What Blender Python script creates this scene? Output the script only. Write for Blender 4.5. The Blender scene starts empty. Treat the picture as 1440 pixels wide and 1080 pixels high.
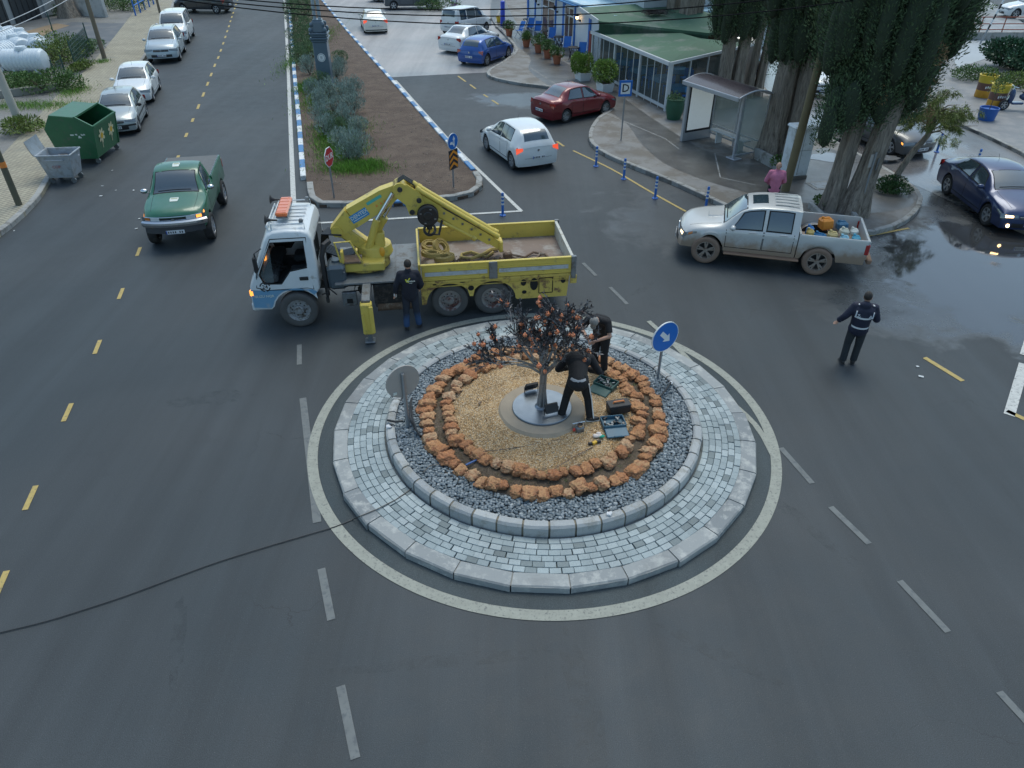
import bpy, bmesh, math, random
import numpy as np
from mathutils import Vector, Matrix, noise as mnoise
R = math.radians
PI = math.pi
random.seed(7)
scene = bpy.context.scene
col = scene.collection

# ---------------------------------------------------------------- camera, sky, sun, exposure
CAM_H, PITCH, FPX = 8.8, R(35.2), 1000.0
cam_data = bpy.data.cameras.new('camera')
cam_data.sensor_width = 36.0
cam_data.lens = 36.0 * FPX / 1440.0
cam_data.clip_end = 3000
cam = bpy.data.objects.new('camera', cam_data)
cam.location = (0, 0, CAM_H)
cam.rotation_euler = (PI / 2 - PITCH, 0, 0)
col.objects.link(cam)
scene.camera = cam

SUN_EL, SUN_AZ = R(66), R(15)
world = bpy.data.worlds.new('World')
scene.world = world
world.use_nodes = True
wn = world.node_tree.nodes
sky = wn.new('ShaderNodeTexSky')
sky.sky_type = 'NISHITA'
sky.sun_disc = False
sky.sun_elevation = SUN_EL
sky.sun_rotation = SUN_AZ
sky.air_density = 1.0
sky.dust_density = 2.0
sky.ozone_density = 1.0
tint = wn.new('ShaderNodeMix')      # thin high cloud takes the violet out of the blue
tint.data_type = 'RGBA'
tint.blend_type = 'MULTIPLY'
tint.inputs[0].default_value = 1.0
tint.inputs[7].default_value = (.95, 1.06, 1.0, 1)
world.node_tree.links.new(sky.outputs[0], tint.inputs[6])
world.node_tree.links.new(tint.outputs[2], wn['Background'].inputs[0])
wn['Background'].inputs[1].default_value = 0.15
sun_data = bpy.data.lights.new('sun', 'SUN')
sun_data.energy = 0.95
sun_data.angle = R(32)
sun_data.color = (1.0, 1.0, .94)
sun = bpy.data.objects.new('sun', sun_data)
sd = Vector((math.sin(SUN_AZ) * math.cos(SUN_EL), math.cos(SUN_AZ) * math.cos(SUN_EL), math.sin(SUN_EL)))
sun.rotation_euler = (-sd).to_track_quat('-Z', 'Y').to_euler()
sun.location = sd * 60
col.objects.link(sun)
scene.view_settings.view_transform = 'Standard'
scene.view_settings.look = 'None'
scene.view_settings.exposure = 0.46
scene.view_settings.gamma = 1.0
scene.cycles.max_bounces = 6
scene.cycles.transparent_max_bounces = 8


def at(px, py, z=0.0):
    """point of the place at height z that the photo shows at pixel px, py"""
    u = (px - 720) / FPX
    v = (py - 540) / FPX
    d = (u, math.cos(PITCH) - v * math.sin(PITCH), -math.sin(PITCH) - v * math.cos(PITCH))
    t = (z - CAM_H) / d[2]
    return Vector((d[0] * t, d[1] * t, z))


# ---------------------------------------------------------------- materials
class NT:
    def __init__(s, name):
        s.m = bpy.data.materials.new(name)
        s.m.use_nodes = True
        s.n = s.m.node_tree.nodes
        s.l = s.m.node_tree.links
        s.b = s.n['Principled BSDF']

    def node(s, t, **k):
        n = s.n.new(t)
        for a, v in k.items():
            if a.startswith('i_'):
                n.inputs[int(a[2:])].default_value = v
            else:
                setattr(n, a, v)
        return n

    def coords(s, kind='Object'):
        return s.node('ShaderNodeTexCoord').outputs[kind]

    def noise(s, scale, detail=3, rough=.55, vec=None, dist=0):
        n = s.node('ShaderNodeTexNoise')
        n.inputs['Scale'].default_value = scale
        n.inputs['Detail'].default_value = detail
        n.inputs['Roughness'].default_value = rough
        n.inputs['Distortion'].default_value = dist
        s.l.new(vec if vec is not None else s.coords(), n.inputs['Vector'])
        return n.outputs['Fac']

    def math(s, op, a, b=None, c=None, clamp=False):
        n = s.node('ShaderNodeMath', operation=op, use_clamp=clamp)
        for i, x in enumerate((a, b, c)):
            if x is None:
                continue
            if isinstance(x, (int, float)):
                n.inputs[i].default_value = x
            else:
                s.l.new(x, n.inputs[i])
        return n.outputs[0]

    def ramp(s, fac, stops):
        n = s.node('ShaderNodeValToRGB')
        e = n.color_ramp.elements
        while len(e) > 1:
            e.remove(e[-1])
        for i, (p, c) in enumerate(stops):
            k = e[0] if i == 0 else e.new(p)
            k.position = p
            if isinstance(c, (int, float)):
                c = (c, c, c)
            k.color = (c[0], c[1], c[2], 1)
        s.l.new(fac, n.inputs[0])
        return n.outputs[0]

    def mix(s, fac, a, b, mode='MIX'):
        n = s.node('ShaderNodeMix', data_type='RGBA', blend_type=mode)
        for i, x in ((0, fac), (6, a), (7, b)):
            if isinstance(x, (int, float)):
                n.inputs[i].default_value = x
            elif isinstance(x, (tuple, list)):
                n.inputs[i].default_value = (x[0], x[1], x[2], 1)
            else:
                s.l.new(x, n.inputs[i])
        return n.outputs[2]

    def bump(s, h, strength=.3, dist=.01):
        n = s.node('ShaderNodeBump')
        n.inputs['Strength'].default_value = strength
        n.inputs['Distance'].default_value = dist
        s.l.new(h, n.inputs['Height'])
        s.l.new(n.outputs[0], s.b.inputs['Normal'])

    def set(s, key, v):
        if isinstance(v, (int, float)):
            s.b.inputs[key].default_value = v
        elif isinstance(v, (tuple, list)):
            s.b.inputs[key].default_value = (v[0], v[1], v[2], 1)
        else:
            s.l.new(v, s.b.inputs[key])


MATS = {}


def M(name, c=(.5, .5, .5), r=.5, m=0.0, var=.12, vs=6, bump=0, bs=60, coat=0, dirt=None, ds=4, dl=.55, emit=None, es=1, spec=None, isl=0, trans=0):
    """general material: base colour with noise variation, worn patches (dirt colour), bump"""
    if name in MATS:
        return MATS[name]
    t = NT(name)
    base = t.noise(vs, 4)
    f = t.math('MULTIPLY_ADD', base, 2 * var, 1 - var)
    if isl:
        g = t.node('ShaderNodeNewGeometry')
        f2 = t.math('MULTIPLY_ADD', g.outputs['Random Per Island'], 2 * isl, 1 - isl)
        f = t.math('MULTIPLY', f, f2)
    cc = t.mix(1.0, c, f, 'MULTIPLY')
    if dirt:
        d = t.noise(ds, 6, .7)
        k = t.ramp(d, [(dl - .06, 0.0), (dl + .08, 1.0)])
        cc = t.mix(k, cc, dirt)
    t.set('Base Color', cc)
    t.set('Roughness', t.math('MULTIPLY_ADD', t.noise(vs * 2, 2), .16, r - .08, clamp=True))
    t.set('Metallic', m)
    if coat:
        t.set('Coat Weight', coat)
        t.set('Coat Roughness', .06)
    if spec is not None:
        t.set('Specular IOR Level', spec)
    if trans:
        t.set('Transmission Weight', trans)
    if emit:
        t.set('Emission Color', emit)
        t.set('Emission Strength', es)
    if bump:
        t.bump(t.noise(bs, 4, .6), bump, .01)
    MATS[name] = t.m
    return t.m


# ---------------------------------------------------------------- mesh building
def _ico(sub):
    bm = bmesh.new()
    bmesh.ops.create_icosphere(bm, subdivisions=sub, radius=1)
    v = [tuple(x.co) for x in bm.verts]
    f = [tuple(x.index for x in q.verts) for q in bm.faces]
    bm.free()
    return v, f


ICO = {k: _ico(k) for k in (1, 2, 3, 4)}


def frame(d):
    d = Vector(d).normalized()
    a = Vector((0, 0, 1)) if abs(d.z) < .95 else Vector((1, 0, 0))
    x = a.cross(d).normalized()
    return x, d.cross(x), d


class MB:
    def __init__(s):
        s.v, s.f, s.m, s.uv = [], [], [], {}
        s.T = None

    def add(s, vs, fs, mi=0):
        o = len(s.v)
        if s.T is not None:
            vs = [s.T @ Vector(p) for p in vs]
        s.v.extend([tuple(p) for p in vs])
        s.f.extend([tuple(i + o for i in q) for q in fs])
        s.m.extend([mi] * len(fs))
        return s

    def box(s, c, d, rz=0, mi=0, bev=0, rot=None, top=None):
        x, y, z = d[0] / 2, d[1] / 2, d[2] / 2
        tx, ty = (1, 1) if top is None else top
        if bev <= 0:
            P = [(-x, -y, -z), (x, -y, -z), (x, y, -z), (-x, y, -z), (-x * tx, -y * ty, z), (x * tx, -y * ty, z), (x * tx, y * ty, z), (-x * tx, y * ty, z)]
            F = [(3, 2, 1, 0), (4, 5, 6, 7), (0, 1, 5, 4), (1, 2, 6, 5), (2, 3, 7, 6), (3, 0, 4, 7)]
        else:
            b = min(bev, x * .95, y * .95, z * .95)
            P = []
            for sz in (-1, 1):
                for sy in (-1, 1):
                    for sx in (-1, 1):
                        kx, ky = (tx, ty) if sz > 0 else (1, 1)
                        P += [(sx * x * kx, sy * (y - b) * ky, sz * (z - b)), (sx * (x - b) * kx, sy * y * ky, sz * (z - b)), (sx * (x - b) * kx, sy * (y - b) * ky, sz * z)]
            I = lambda sx, sy, sz, k: ((sz > 0) * 4 + (sy > 0) * 2 + (sx > 0)) * 3 + k
            F = []
            for sg in (-1, 1):
                q = [(sg, -1, -1, 0), (sg, 1, -1, 0), (sg, 1, 1, 0), (sg, -1, 1, 0)]
                F.append(q if sg > 0 else q[::-1])
                q = [(-1, sg, -1, 1), (1, sg, -1, 1), (1, sg, 1, 1), (-1, sg, 1, 1)]
                F.append(q[::-1] if sg > 0 else q)
                q = [(-1, -1, sg, 2), (1, -1, sg, 2), (1, 1, sg, 2), (-1, 1, sg, 2)]
                F.append(q if sg > 0 else q[::-1])
            for a in (-1, 1):
                for b_ in (-1, 1):
                    F.append([(a, b_, -1, 0), (a, b_, 1, 0), (a, b_, 1, 1), (a, b_, -1, 1)])
                    F.append([(a, -1, b_, 0), (a, 1, b_, 0), (a, 1, b_, 2), (a, -1, b_, 2)])
                    F.append([(-1, a, b_, 1), (1, a, b_, 1), (1, a, b_, 2), (-1, a, b_, 2)])
                    for c_ in (-1, 1):
                        F.append([(a, b_, c_, 0), (a, b_, c_, 1), (a, b_, c_, 2)])
            F = [tuple(I(*k) for k in q) for q in F]
            G = []
            for q in F:  # orient outward
                a, b2, c2 = (Vector(P[i]) for i in q[:3])
                nrm = (b2 - a).cross(c2 - a)
                ctr = sum((Vector(P[i]) for i in q), Vector()) / len(q)
                G.append(q if nrm.dot(ctr) > 0 else q[::-1])
            F = G
        mtx = Matrix.Translation(c) @ (rot if rot is not None else Matrix.Rotation(rz, 4, 'Z'))
        return s.add([mtx @ Vector(p) for p in P], F, mi)

    def beam(s, p, q, w, h, mi=0, bev=0, up=None):
        """box from p to q, w wide (sideways), h high"""
        p, q = Vector(p), Vector(q)
        d = (q - p)
        L = d.length
        d.normalize()
        u = Vector(up) if up else (Vector((0, 0, 1)) if abs(d.z) < .95 else Vector((1, 0, 0)))
        y = u.cross(d).normalized()
        z = d.cross(y)
        m = Matrix(((d.x, y.x, z.x, 0), (d.y, y.y, z.y, 0), (d.z, y.z, z.z, 0), (0, 0, 0, 1)))
        return s.box((p + q) / 2, (L, w, h), mi=mi, bev=bev, rot=m)

    def cyl(s, p, q, r0, r1=None, n=12, mi=0, cap=True):
        r1 = r0 if r1 is None else r1
        p, q = Vector(p), Vector(q)
        x, y, d = frame(q - p)
        V = []
        for c, r in ((p, r0), (q, r1)):
            for i in range(n):
                a = 2 * PI * i / n
                V.append(c + x * (r * math.cos(a)) + y * (r * math.sin(a)))
        F = [(i, (i + 1) % n, n + (i + 1) % n, n + i) for i in range(n)]
        if cap:
            F += [tuple(range(n - 1, -1, -1)), tuple(range(n, 2 * n))]
        return s.add(V, F, mi)

    def tube(s, pts, r, n=8, mi=0, cap=True):
        pts = [Vector(p) for p in pts]
        rs = r if isinstance(r, (list, tuple)) else [r] * len(pts)
        V = []
        px = None
        for i, p in enumerate(pts):
            d = (pts[min(i + 1, len(pts) - 1)] - pts[max(i - 1, 0)])
            if d.length < 1e-6:
                d = Vector((0, 0, 1))
            d.normalize()
            if px is None:
                x = frame(d)[0]
            else:
                x = px - d * px.dot(d)
                x = x.normalized() if x.length > 1e-5 else frame(d)[0]
            px = x
            y = d.cross(x)
            for k in range(n):
                a = 2 * PI * k / n
                V.append(p + (x * math.cos(a) + y * math.sin(a)) * rs[i])
        F = []
        for i in range(len(pts) - 1):
            for k in range(n):
                k2 = (k + 1) % n
                F.append((i * n + k, i * n + k2, (i + 1) * n + k2, (i + 1) * n + k))
        if cap:
            F += [tuple(range(n - 1, -1, -1)), tuple((len(pts) - 1) * n + k for k in range(n))]
        return s.add(V, F, mi)

    def lathe(s, prof, c=(0, 0, 0), axis=(0, 0, 1), n=24, mi=0, closed=False, mis=None):
        x, y, d = frame(axis)
        c = Vector(c)
        V = []
        for r, h in prof:
            for i in range(n):
                a = 2 * PI * i / n
                V.append(c + d * h + x * (r * math.cos(a)) + y * (r * math.sin(a)))
        k = len(prof)
        for j in range(k if closed else k - 1):
            F = []
            j2 = (j + 1) % k
            for i in range(n):
                i2 = (i + 1) % n
                F.append((j * n + i, j * n + i2, j2 * n + i2, j2 * n + i))
            o = len(s.v)
            s.f.extend([tuple(a + o for a in q) for q in F])
            s.m.extend([mis[j] if mis else mi] * len(F))
        s.v.extend([tuple(s.T @ p) if s.T is not None else tuple(p) for p in V])
        return s

    def ell(s, c, r, rot=None, sub=2, mi=0):
        v, f = ICO[sub]
        if isinstance(r, (int, float)):
            r = (r, r, r)
        P = [Vector((a * r[0], b * r[1], d * r[2])) for a, b, d in v]
        if rot is not None:
            P = [rot @ p for p in P]
        c = Vector(c)
        return s.add([c + p for p in P], f, mi)

    def cap(s, p, q, r0, r1, n=12, mi=0):
        """tapered capsule: cone with rounded ends"""
        p, q = Vector(p), Vector(q)
        d = (q - p)
        L = d.length
        pr = []
        for a in (-90, -60, -30, 0):
            pr.append((max(r0 * math.cos(R(a)), 1e-4), r0 * math.sin(R(a))))
        for a in (0, 30, 60, 90):
            pr.append((max(r1 * math.cos(R(a)), 1e-4), L + r1 * math.sin(R(a))))
        return s.lathe(pr, p, d, n, mi)

    def prism(s, poly, z0, z1, mi=0, side=None):
        n = len(poly)
        a = sum(poly[i][0] * poly[(i + 1) % n][1] - poly[(i + 1) % n][0] * poly[i][1] for i in range(n))
        if a < 0:
            poly = poly[::-1]
        V = [(p[0], p[1], z0) for p in poly] + [(p[0], p[1], z1) for p in poly]
        s.add(V, [tuple(range(n, 2 * n))], mi)
        return s.add(V, [(i, (i + 1) % n, n + (i + 1) % n, n + i) for i in range(n)] + [tuple(range(n - 1, -1, -1))], mi if side is None else side)

    def grid(s, fn, nu, nv, mi=0, flip=False):
        V = [fn(i / nu, j / nv) for i in range(nu + 1) for j in range(nv + 1)]
        F = []
        for i in range(nu):
            for j in range(nv):
                q = (i * (nv + 1) + j, (i + 1) * (nv + 1) + j, (i + 1) * (nv + 1) + j + 1, i * (nv + 1) + j + 1)
                F.append(q[::-1] if flip else q)
        return s.add(V, F, mi)

    def sweep(s, path, prof, mi=0, closed=False, cap=True):
        """profile (offset right of path, z) along a flat path; smooth mitres"""
        P = [Vector((p[0], p[1])) for p in path]
        n = len(P)
        V = []
        for i in range(n):
            a = P[(i - 1) % n] if (closed or i > 0) else None
            b = P[(i + 1) % n] if (closed or i < n - 1) else None
            d1 = (P[i] - a).normalized() if a is not None else (b - P[i]).normalized()
            d2 = (b - P[i]).normalized() if b is not None else d1
            n1, n2 = Vector((d1.y, -d1.x)), Vector((d2.y, -d2.x))
            m = (n1 + n2)
            m = m / max(m.dot(n1), .4) if m.length > 1e-6 else n1
            for o, z in prof:
                V.append((P[i].x + m.x * o, P[i].y + m.y * o, z))
        k = len(prof)
        F = []
        for i in range(n if closed else n - 1):
            for j in range(k - 1):
                a, b = i * k + j, ((i + 1) % n) * k + j
                F.append((a, b, b + 1, a + 1))
        if cap and not closed:
            F += [tuple(range(k)), tuple((n - 1) * k + j for j in range(k - 1, -1, -1))]
        return s.add(V, F, mi)

    def text(s, string, size, mtx, mi=0, ext=.002, align='CENTER'):
        cu = bpy.data.curves.new('t', 'FONT')
        cu.body = string
        cu.size = size
        cu.align_x = align
        cu.align_y = 'CENTER'
        cu.extrude = ext
        cu.resolution_u = 2
        cu.offset = size * .012
        ob = bpy.data.objects.new('t', cu)
        col.objects.link(ob)
        dg = bpy.context.evaluated_depsgraph_get()
        me = bpy.data.meshes.new_from_object(ob.evaluated_get(dg))
        s.add([mtx @ v.co for v in me.vertices], [tuple(p.vertices) for p in me.polygons], mi)
        bpy.data.objects.remove(ob)
        bpy.data.meshes.remove(me)
        bpy.data.curves.remove(cu)
        return s

    def build(s, name, mats, parent=None, smooth=35, loc=None, rz=0, remesh=0):
        me = bpy.data.meshes.new(name)
        me.from_pydata(s.v, [], s.f)
        if not isinstance(mats, (list, tuple)):
            mats = [mats]
        for m in mats:
            me.materials.append(m)
        if len(mats) > 1:
            me.polygons.foreach_set('material_index', s.m)
        if s.uv:
            pass
        me.update()
        if smooth:
            me.polygons.foreach_set('use_smooth', [True] * len(me.polygons))
            if smooth < 180:
                me.set_sharp_from_angle(angle=R(smooth))
        o = bpy.data.objects.new(name, me)
        col.objects.link(o)
        if parent is not None:
            o.parent = parent
        if loc is not None:
            o.location = loc
            o.rotation_euler = (0, 0, rz)
        if remesh:
            md = o.modifiers.new('remesh', 'REMESH')
            md.mode = 'VOXEL'
            md.voxel_size = remesh
            md.use_smooth_shade = True
            ms = o.modifiers.new('smooth', 'SMOOTH')
            ms.factor = .5
            ms.iterations = 4
        return o


def tag(o, label, cat, group=None, kind=None):
    o['label'] = label
    o['category'] = cat
    if group:
        o['group'] = group
    if kind:
        o['kind'] = kind
    return o


def thing(name, label, cat, loc=(0, 0, 0), rz=0, group=None, rot=None):
    o = bpy.data.objects.new(name, None)
    o.empty_display_size = .2
    col.objects.link(o)
    o.location = loc
    o.rotation_euler = rot if rot is not None else (0, 0, rz)
    return tag(o, label, cat, group)


def struct(mb, name, mats, smooth=35, kind='structure'):
    o = mb.build(name, mats, smooth=smooth)
    o['kind'] = kind
    return o


def copy_tree(o, parent=None):
    c = o.copy()
    col.objects.link(c)
    if parent is not None:
        c.parent = parent
    for ch in [x for x in bpy.data.objects if x.parent == o]:
        copy_tree(ch, c)
    return c


def kids(o):
    return [x for x in bpy.data.objects if x.parent == o]


def dup(root, loc, rz, label=None, group=None, sc=None):
    c = copy_tree(root)
    c.location = loc
    c.rotation_euler = (0, 0, rz)
    if sc is not None:
        c.scale = sc if isinstance(sc, tuple) else (sc, sc, sc)
    if label:
        c['label'] = label
    if group:
        c['group'] = group
    return c


def raw_mesh(name, V, F, mats, parent=None, smooth=False):
    """big numpy meshes (leaves, pebbles); F rows all of one length"""
    me = bpy.data.meshes.new(name)
    k = F.shape[1]
    me.vertices.add(len(V))
    me.vertices.foreach_set('co', np.ascontiguousarray(V, dtype=np.float32).ravel())
    me.loops.add(F.size)
    me.loops.foreach_set('vertex_index', np.ascontiguousarray(F, dtype=np.int32).ravel())
    me.polygons.add(len(F))
    me.polygons.foreach_set('loop_start', np.arange(0, F.size, k, dtype=np.int32))
    me.polygons.foreach_set('loop_total', np.full(len(F), k, dtype=np.int32))
    if smooth:
        me.polygons.foreach_set('use_smooth', np.ones(len(F), dtype=bool))
    me.update(calc_edges=True)
    for m in (mats if isinstance(mats, (list, tuple)) else [mats]):
        me.materials.append(m)
    o = bpy.data.objects.new(name, me)
    col.objects.link(o)
    if parent is not None:
        o.parent = parent
    return o


RNG = np.random.default_rng(5)


def leaves(P, D, ln, wd, jit=.5, droop=0):
    """one folded blade (two triangles as a quad strip) per point P along direction D"""
    n = len(P)
    D = D + RNG.normal(0, jit, D.shape)
    D /= np.linalg.norm(D, axis=1, keepdims=True) + 1e-9
    Rv = RNG.normal(0, 1, D.shape)
    X = np.cross(D, Rv)
    X /= np.linalg.norm(X, axis=1, keepdims=True) + 1e-9
    L = (ln * RNG.uniform(.6, 1.3, n))[:, None]
    W = (wd * RNG.uniform(.7, 1.2, n))[:, None]
    a = P
    b = P + D * L * .5 + X * W * .5
    c = P + D * L - np.array([0, 0, 1.]) * droop * L
    d = P + D * L * .5 - X * W * .5
    V = np.stack([a, b, c, d], 1).reshape(-1, 3)
    F = np.arange(4 * n).reshape(n, 4)
    return V, F


def rand_in(n, r, shell=.0):
    u = RNG.normal(0, 1, (n, 3))
    u /= np.linalg.norm(u, axis=1, keepdims=True)
    q = (shell + (1 - shell) * RNG.uniform(0, 1, n)) ** (1 / 3)
    return u * q[:, None] * np.array(r), u

# ================================================================ GROUND, ROADS, MARKINGS
def asphalt(name, c, rough=.62, wet=(), patch=.25):
    t = NT(name)
    v = t.coords()
    big = t.noise(.22, 5, .6, v, .6)
    mid = t.noise(1.7, 5, .65, v, .3)
    fine = t.noise(75, 3, .8, v)
    k = t.math('MULTIPLY_ADD', big, patch * 2, 1 - patch)
    k = t.math('MULTIPLY', k, t.math('MULTIPLY_ADD', mid, .36, .82))
    k = t.math('MULTIPLY', k, t.math('MULTIPLY_ADD', fine, 2.0, .0))
    c2 = (c[0] * 1.42, c[1] * 1.27, c[2] * 1.2)
    c = t.mix(t.ramp(t.noise(.11, 3, .5, v, .5), [(.4, 0.0), (.62, 1.0)]), c, c2)
    cc = t.mix(1.0, c, k, 'MULTIPLY')
    mq = t.node('ShaderNodeMapping')
    mq.inputs['Rotation'].default_value = (0, 0, R(-15))
    mq.inputs['Scale'].default_value = (1.1, .05, 1)
    t.l.new(v, mq.inputs[0])
    cc = t.mix(1.0, cc, t.math('MULTIPLY_ADD', t.noise(1.0, 5, .65, mq.outputs[0], .3), .9, .55), 'MULTIPLY')
    oil = t.ramp(t.noise(.8, 7, .75, v, 1.2), [(.60, 0.0), (.72, .5)])
    cc = t.mix(oil, cc, (.030, .034, .038))
    sp = t.ramp(t.noise(95, 1, .5, v), [(.70, 0.0), (.76, 1.0)])
    cc = t.mix(t.math('MULTIPLY', sp, .35), cc, (.30, .30, .29))
    r = t.math('MULTIPLY_ADD', mid, .25, rough - .12)
    # hairline cracks
    vo = t.node('ShaderNodeTexVoronoi', feature='DISTANCE_TO_EDGE')
    vo.inputs['Scale'].default_value = .33
    mp = t.node('ShaderNodeVectorMath', operation='ADD')
    t.l.new(v, mp.inputs[0])
    nn = t.node('ShaderNodeTexNoise')
    nn.inputs['Scale'].default_value = 1.3
    nn.inputs['Detail'].default_value = 6
    t.l.new(v, nn.inputs['Vector'])
    t.l.new(nn.outputs['Color'], mp.inputs[1])
    t.l.new(mp.outputs[0], vo.inputs['Vector'])
    crack = t.math('LESS_THAN', vo.outputs['Distance'], .0022)
    crack = t.math('MULTIPLY', crack, t.ramp(t.noise(.35, 2, .5, v), [(.56, 0.0), (.64, .5)]))
    cc = t.mix(crack, cc, (.018, .018, .02))
    w = None
    sep = t.node('ShaderNodeSeparateXYZ')
    t.l.new(v, sep.inputs[0])
    for cx, cy, rx, ry, strength in wet:
        dx = t.math('DIVIDE', t.math('SUBTRACT', sep.outputs[0], cx), rx)
        dy = t.math('DIVIDE', t.math('SUBTRACT', sep.outputs[1], cy), ry)
        d = t.math('SQRT', t.math('ADD', t.math('MULTIPLY', dx, dx), t.math('MULTIPLY', dy, dy)))
        d = t.math('ADD', d, t.math('MULTIPLY_ADD', t.noise(.9, 5, .65, v, .4), 1.5, -.75))
        s_ = t.math('MULTIPLY', t.ramp(d, [(.62, 1.0), (.98, 0.0)]), strength)
        w = s_ if w is None else t.math('MAXIMUM', w, s_)
    if w is not None:
        cc = t.mix(t.math('MULTIPLY', w, .45), cc, (.035, .033, .032))
        r = t.math('MULTIPLY', r, t.math('SUBTRACT', 1.0, t.math('MULTIPLY', w, .93)))
    t.set('Base Color', cc)
    t.set('Roughness', r)
    t.set('Specular IOR Level', .33 if w is None else t.math('MULTIPLY_ADD', w, .65, .33))
    h = t.math('ADD', t.math('MULTIPLY', fine, .6), t.math('MULTIPLY', mid, .3))
    b = t.node('ShaderNodeBump')
    b.inputs['Distance'].default_value = .008
    t.l.new(h, b.inputs['Height'])
    if w is not None:
        t.l.new(t.math('MULTIPLY_ADD', w, -.43, .45), b.inputs['Strength'])
    else:
        b.inputs['Strength'].default_value = .45
    t.l.new(b.outputs[0], t.b.inputs['Normal'])
    return t.m


def loose_ground(name, c1, c2, scale=1.5, bump=.6, bs=30, c3=None):
    t = NT(name)
    v = t.coords()
    a = t.noise(scale, 6, .65, v, .5)
    f = t.noise(bs, 5, .75, v)
    cc = t.mix(t.ramp(a, [(.38, 0.0), (.62, 1.0)]), c1, c2)
    cc = t.mix(1.0, cc, t.math('MULTIPLY_ADD', f, 1.3, .35), 'MULTIPLY')
    if c3:
        cc = t.mix(t.ramp(t.noise(scale * 2.7, 5, .6, v), [(.58, 0.0), (.66, .8)]), cc, c3)
    t.set('Base Color', cc)
    t.set('Roughness', .93)
    t.bump(f, bump, .03)
    return t.m


CX, CY = .60, 11.0
wet_spots = [(at(1345, 390).x, at(1345, 390).y, 2.6, 3.9, 1.0), (at(1400, 345).x, at(1400, 345).y, 3.0, 2.6, 1.0), (at(1290, 430).x, at(1290, 430).y, 3.0, 2.0, .6),
             (at(735, 140).x, at(735, 140).y, 3.0, 1.8, .45), (at(1330, 250).x, at(1330, 250).y, 4, 8, .6), (7.5, 21.5, 5, 4, .35)]
m_road = asphalt('asphalt_new', (.035, .044, .050), .60, wet_spots)
m_road_old = asphalt('asphalt_old', (.25, .26, .262), .5, [(-1, 45, 3, 3, .4)])
m_road_back = asphalt('asphalt_back', (.13, .14, .147), .40, [(14, 30, 5, 9, .75), (14, 44, 6, 9, .5)])
m_earth = loose_ground('earth', (.17, .15, .12), (.24, .22, .19), .4)

g = MB()
g.add([(-900, -300, -.02), (900, -300, -.02), (900, 1500, -.02), (-900, 1500, -.02)], [(0, 1, 2, 3)])
struct(g, 'ground', m_earth)
rd = MB()
rd.add([(-60, -30, 0), (60, -30, 0), (60, 140, 0), (-60, 140, 0)], [(0, 1, 2, 3)])
struct(rd, 'road', m_road)
ro = MB()
P = [at(x, y) for x, y in ((545, 109), (620, 105), (706, 101), (760, 60), (760, -60), (450, -60), (447, 0))]
ro.add([(p.x, p.y, .004) for p in P], [tuple(range(len(P)))[::-1]])
struct(ro, 'old_road', m_road_old)
rb = MB()
P = [at(x, y) for x, y in ((1180, 222), (1290, 262), (1440, 330), (1540, 300), (1400, 60), (1330, -60), (960, -60), (1000, 80))]
rb.add([(p.x, p.y, .004) for p in P], [tuple(range(len(P)))[::-1]])


def smooth_path(pts, step=.25, closed=False):
    """Catmull-Rom through ground points, resampled"""
    P = [Vector((p[0], p[1])) for p in pts]
    n = len(P)
    out = []
    for i in range(n if closed else n - 1):
        a = P[(i - 1) % n] if (closed or i > 0) else P[0] * 2 - P[1]
        b, c = P[i], P[(i + 1) % n]
        d = P[(i + 2) % n] if (closed or i + 2 < n) else P[-1] * 2 - P[-2]
        k = max(1, int((c - b).length / step))
        for j in range(k):
            t = j / k
            out.append(.5 * ((2 * b) + (c - a) * t + (2 * a - 5 * b + 4 * c - d) * t * t + (3 * b - a - 3 * c + d) * t ** 3))
    if not closed:
        out.append(P[-1])
    return out


def resample(path, step):
    P = [Vector((p[0], p[1])) for p in path]
    out = [P[0]]
    need = step
    for a, b in zip(P, P[1:]):
        L = (b - a).length
        pos = 0
        while L - pos >= need:
            pos += need
            out.append(a + (b - a) * (pos / L))
            need = step
        need -= (L - pos)
    return out


def kerb_line(name, path, mats, step=.7, w=.16, h=.15, side=1, pick=None, bev=.018, gap=.012, z0=0):
    """row of bevelled kerb stones; side=1: the stones lie right of the path"""
    mb = MB()
    P = resample(path, step)
    for i, (a, b) in enumerate(zip(P, P[1:])):
        d = (b - a).normalized()
        nr = Vector((d.y, -d.x)) * side
        o = nr * (w / 2)
        jz = random.uniform(-.006, .006)
        p, q = a + o + d * gap / 2, b + o - d * gap / 2
        q2 = q + d * .012
        mb.beam((p.x, p.y, z0 + h / 2 + jz - .02), (q2.x, q2.y, z0 + h / 2 + jz - .02), w, h + .04, mi=pick(i) if pick else 0, bev=bev)
    return struct(mb, name, mats, smooth=0)


m_kerb = M('kerb_concrete', (.30, .30, .285), .85, var=.25, vs=2.2, bump=.5, bs=40, dirt=(.16, .15, .13), ds=3, dl=.56)
m_kerb_blue = M('kerb_blue_paint', (.07, .21, .42), .7, var=.2, vs=5, bump=.3, bs=40, dirt=(.22, .22, .2), ds=7, dl=.58)
m_kerb_white = M('kerb_white_paint', (.66, .68, .68), .7, var=.15, vs=5, bump=.3, bs=40, dirt=(.25, .25, .23), ds=7, dl=.58)
m_mortar = M('mortar', (.19, .21, .21), .9)
m_white_line = M('road_paint_white', (.50, .50, .47), .7, var=.25, vs=9, bump=.2, bs=90, dirt=(.12, .125, .13), ds=14, dl=.60)
m_worn_line = M('road_paint_worn', (.29, .295, .25), .75, var=.25, vs=7, bump=.2, bs=90, dirt=(.12, .12, .12), ds=22, dl=.60)
m_faint_line = M('road_paint_faint', (.14, .15, .147), .75, var=.3, vs=5, dirt=(.095, .105, .11), ds=9, dl=.56)
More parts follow.
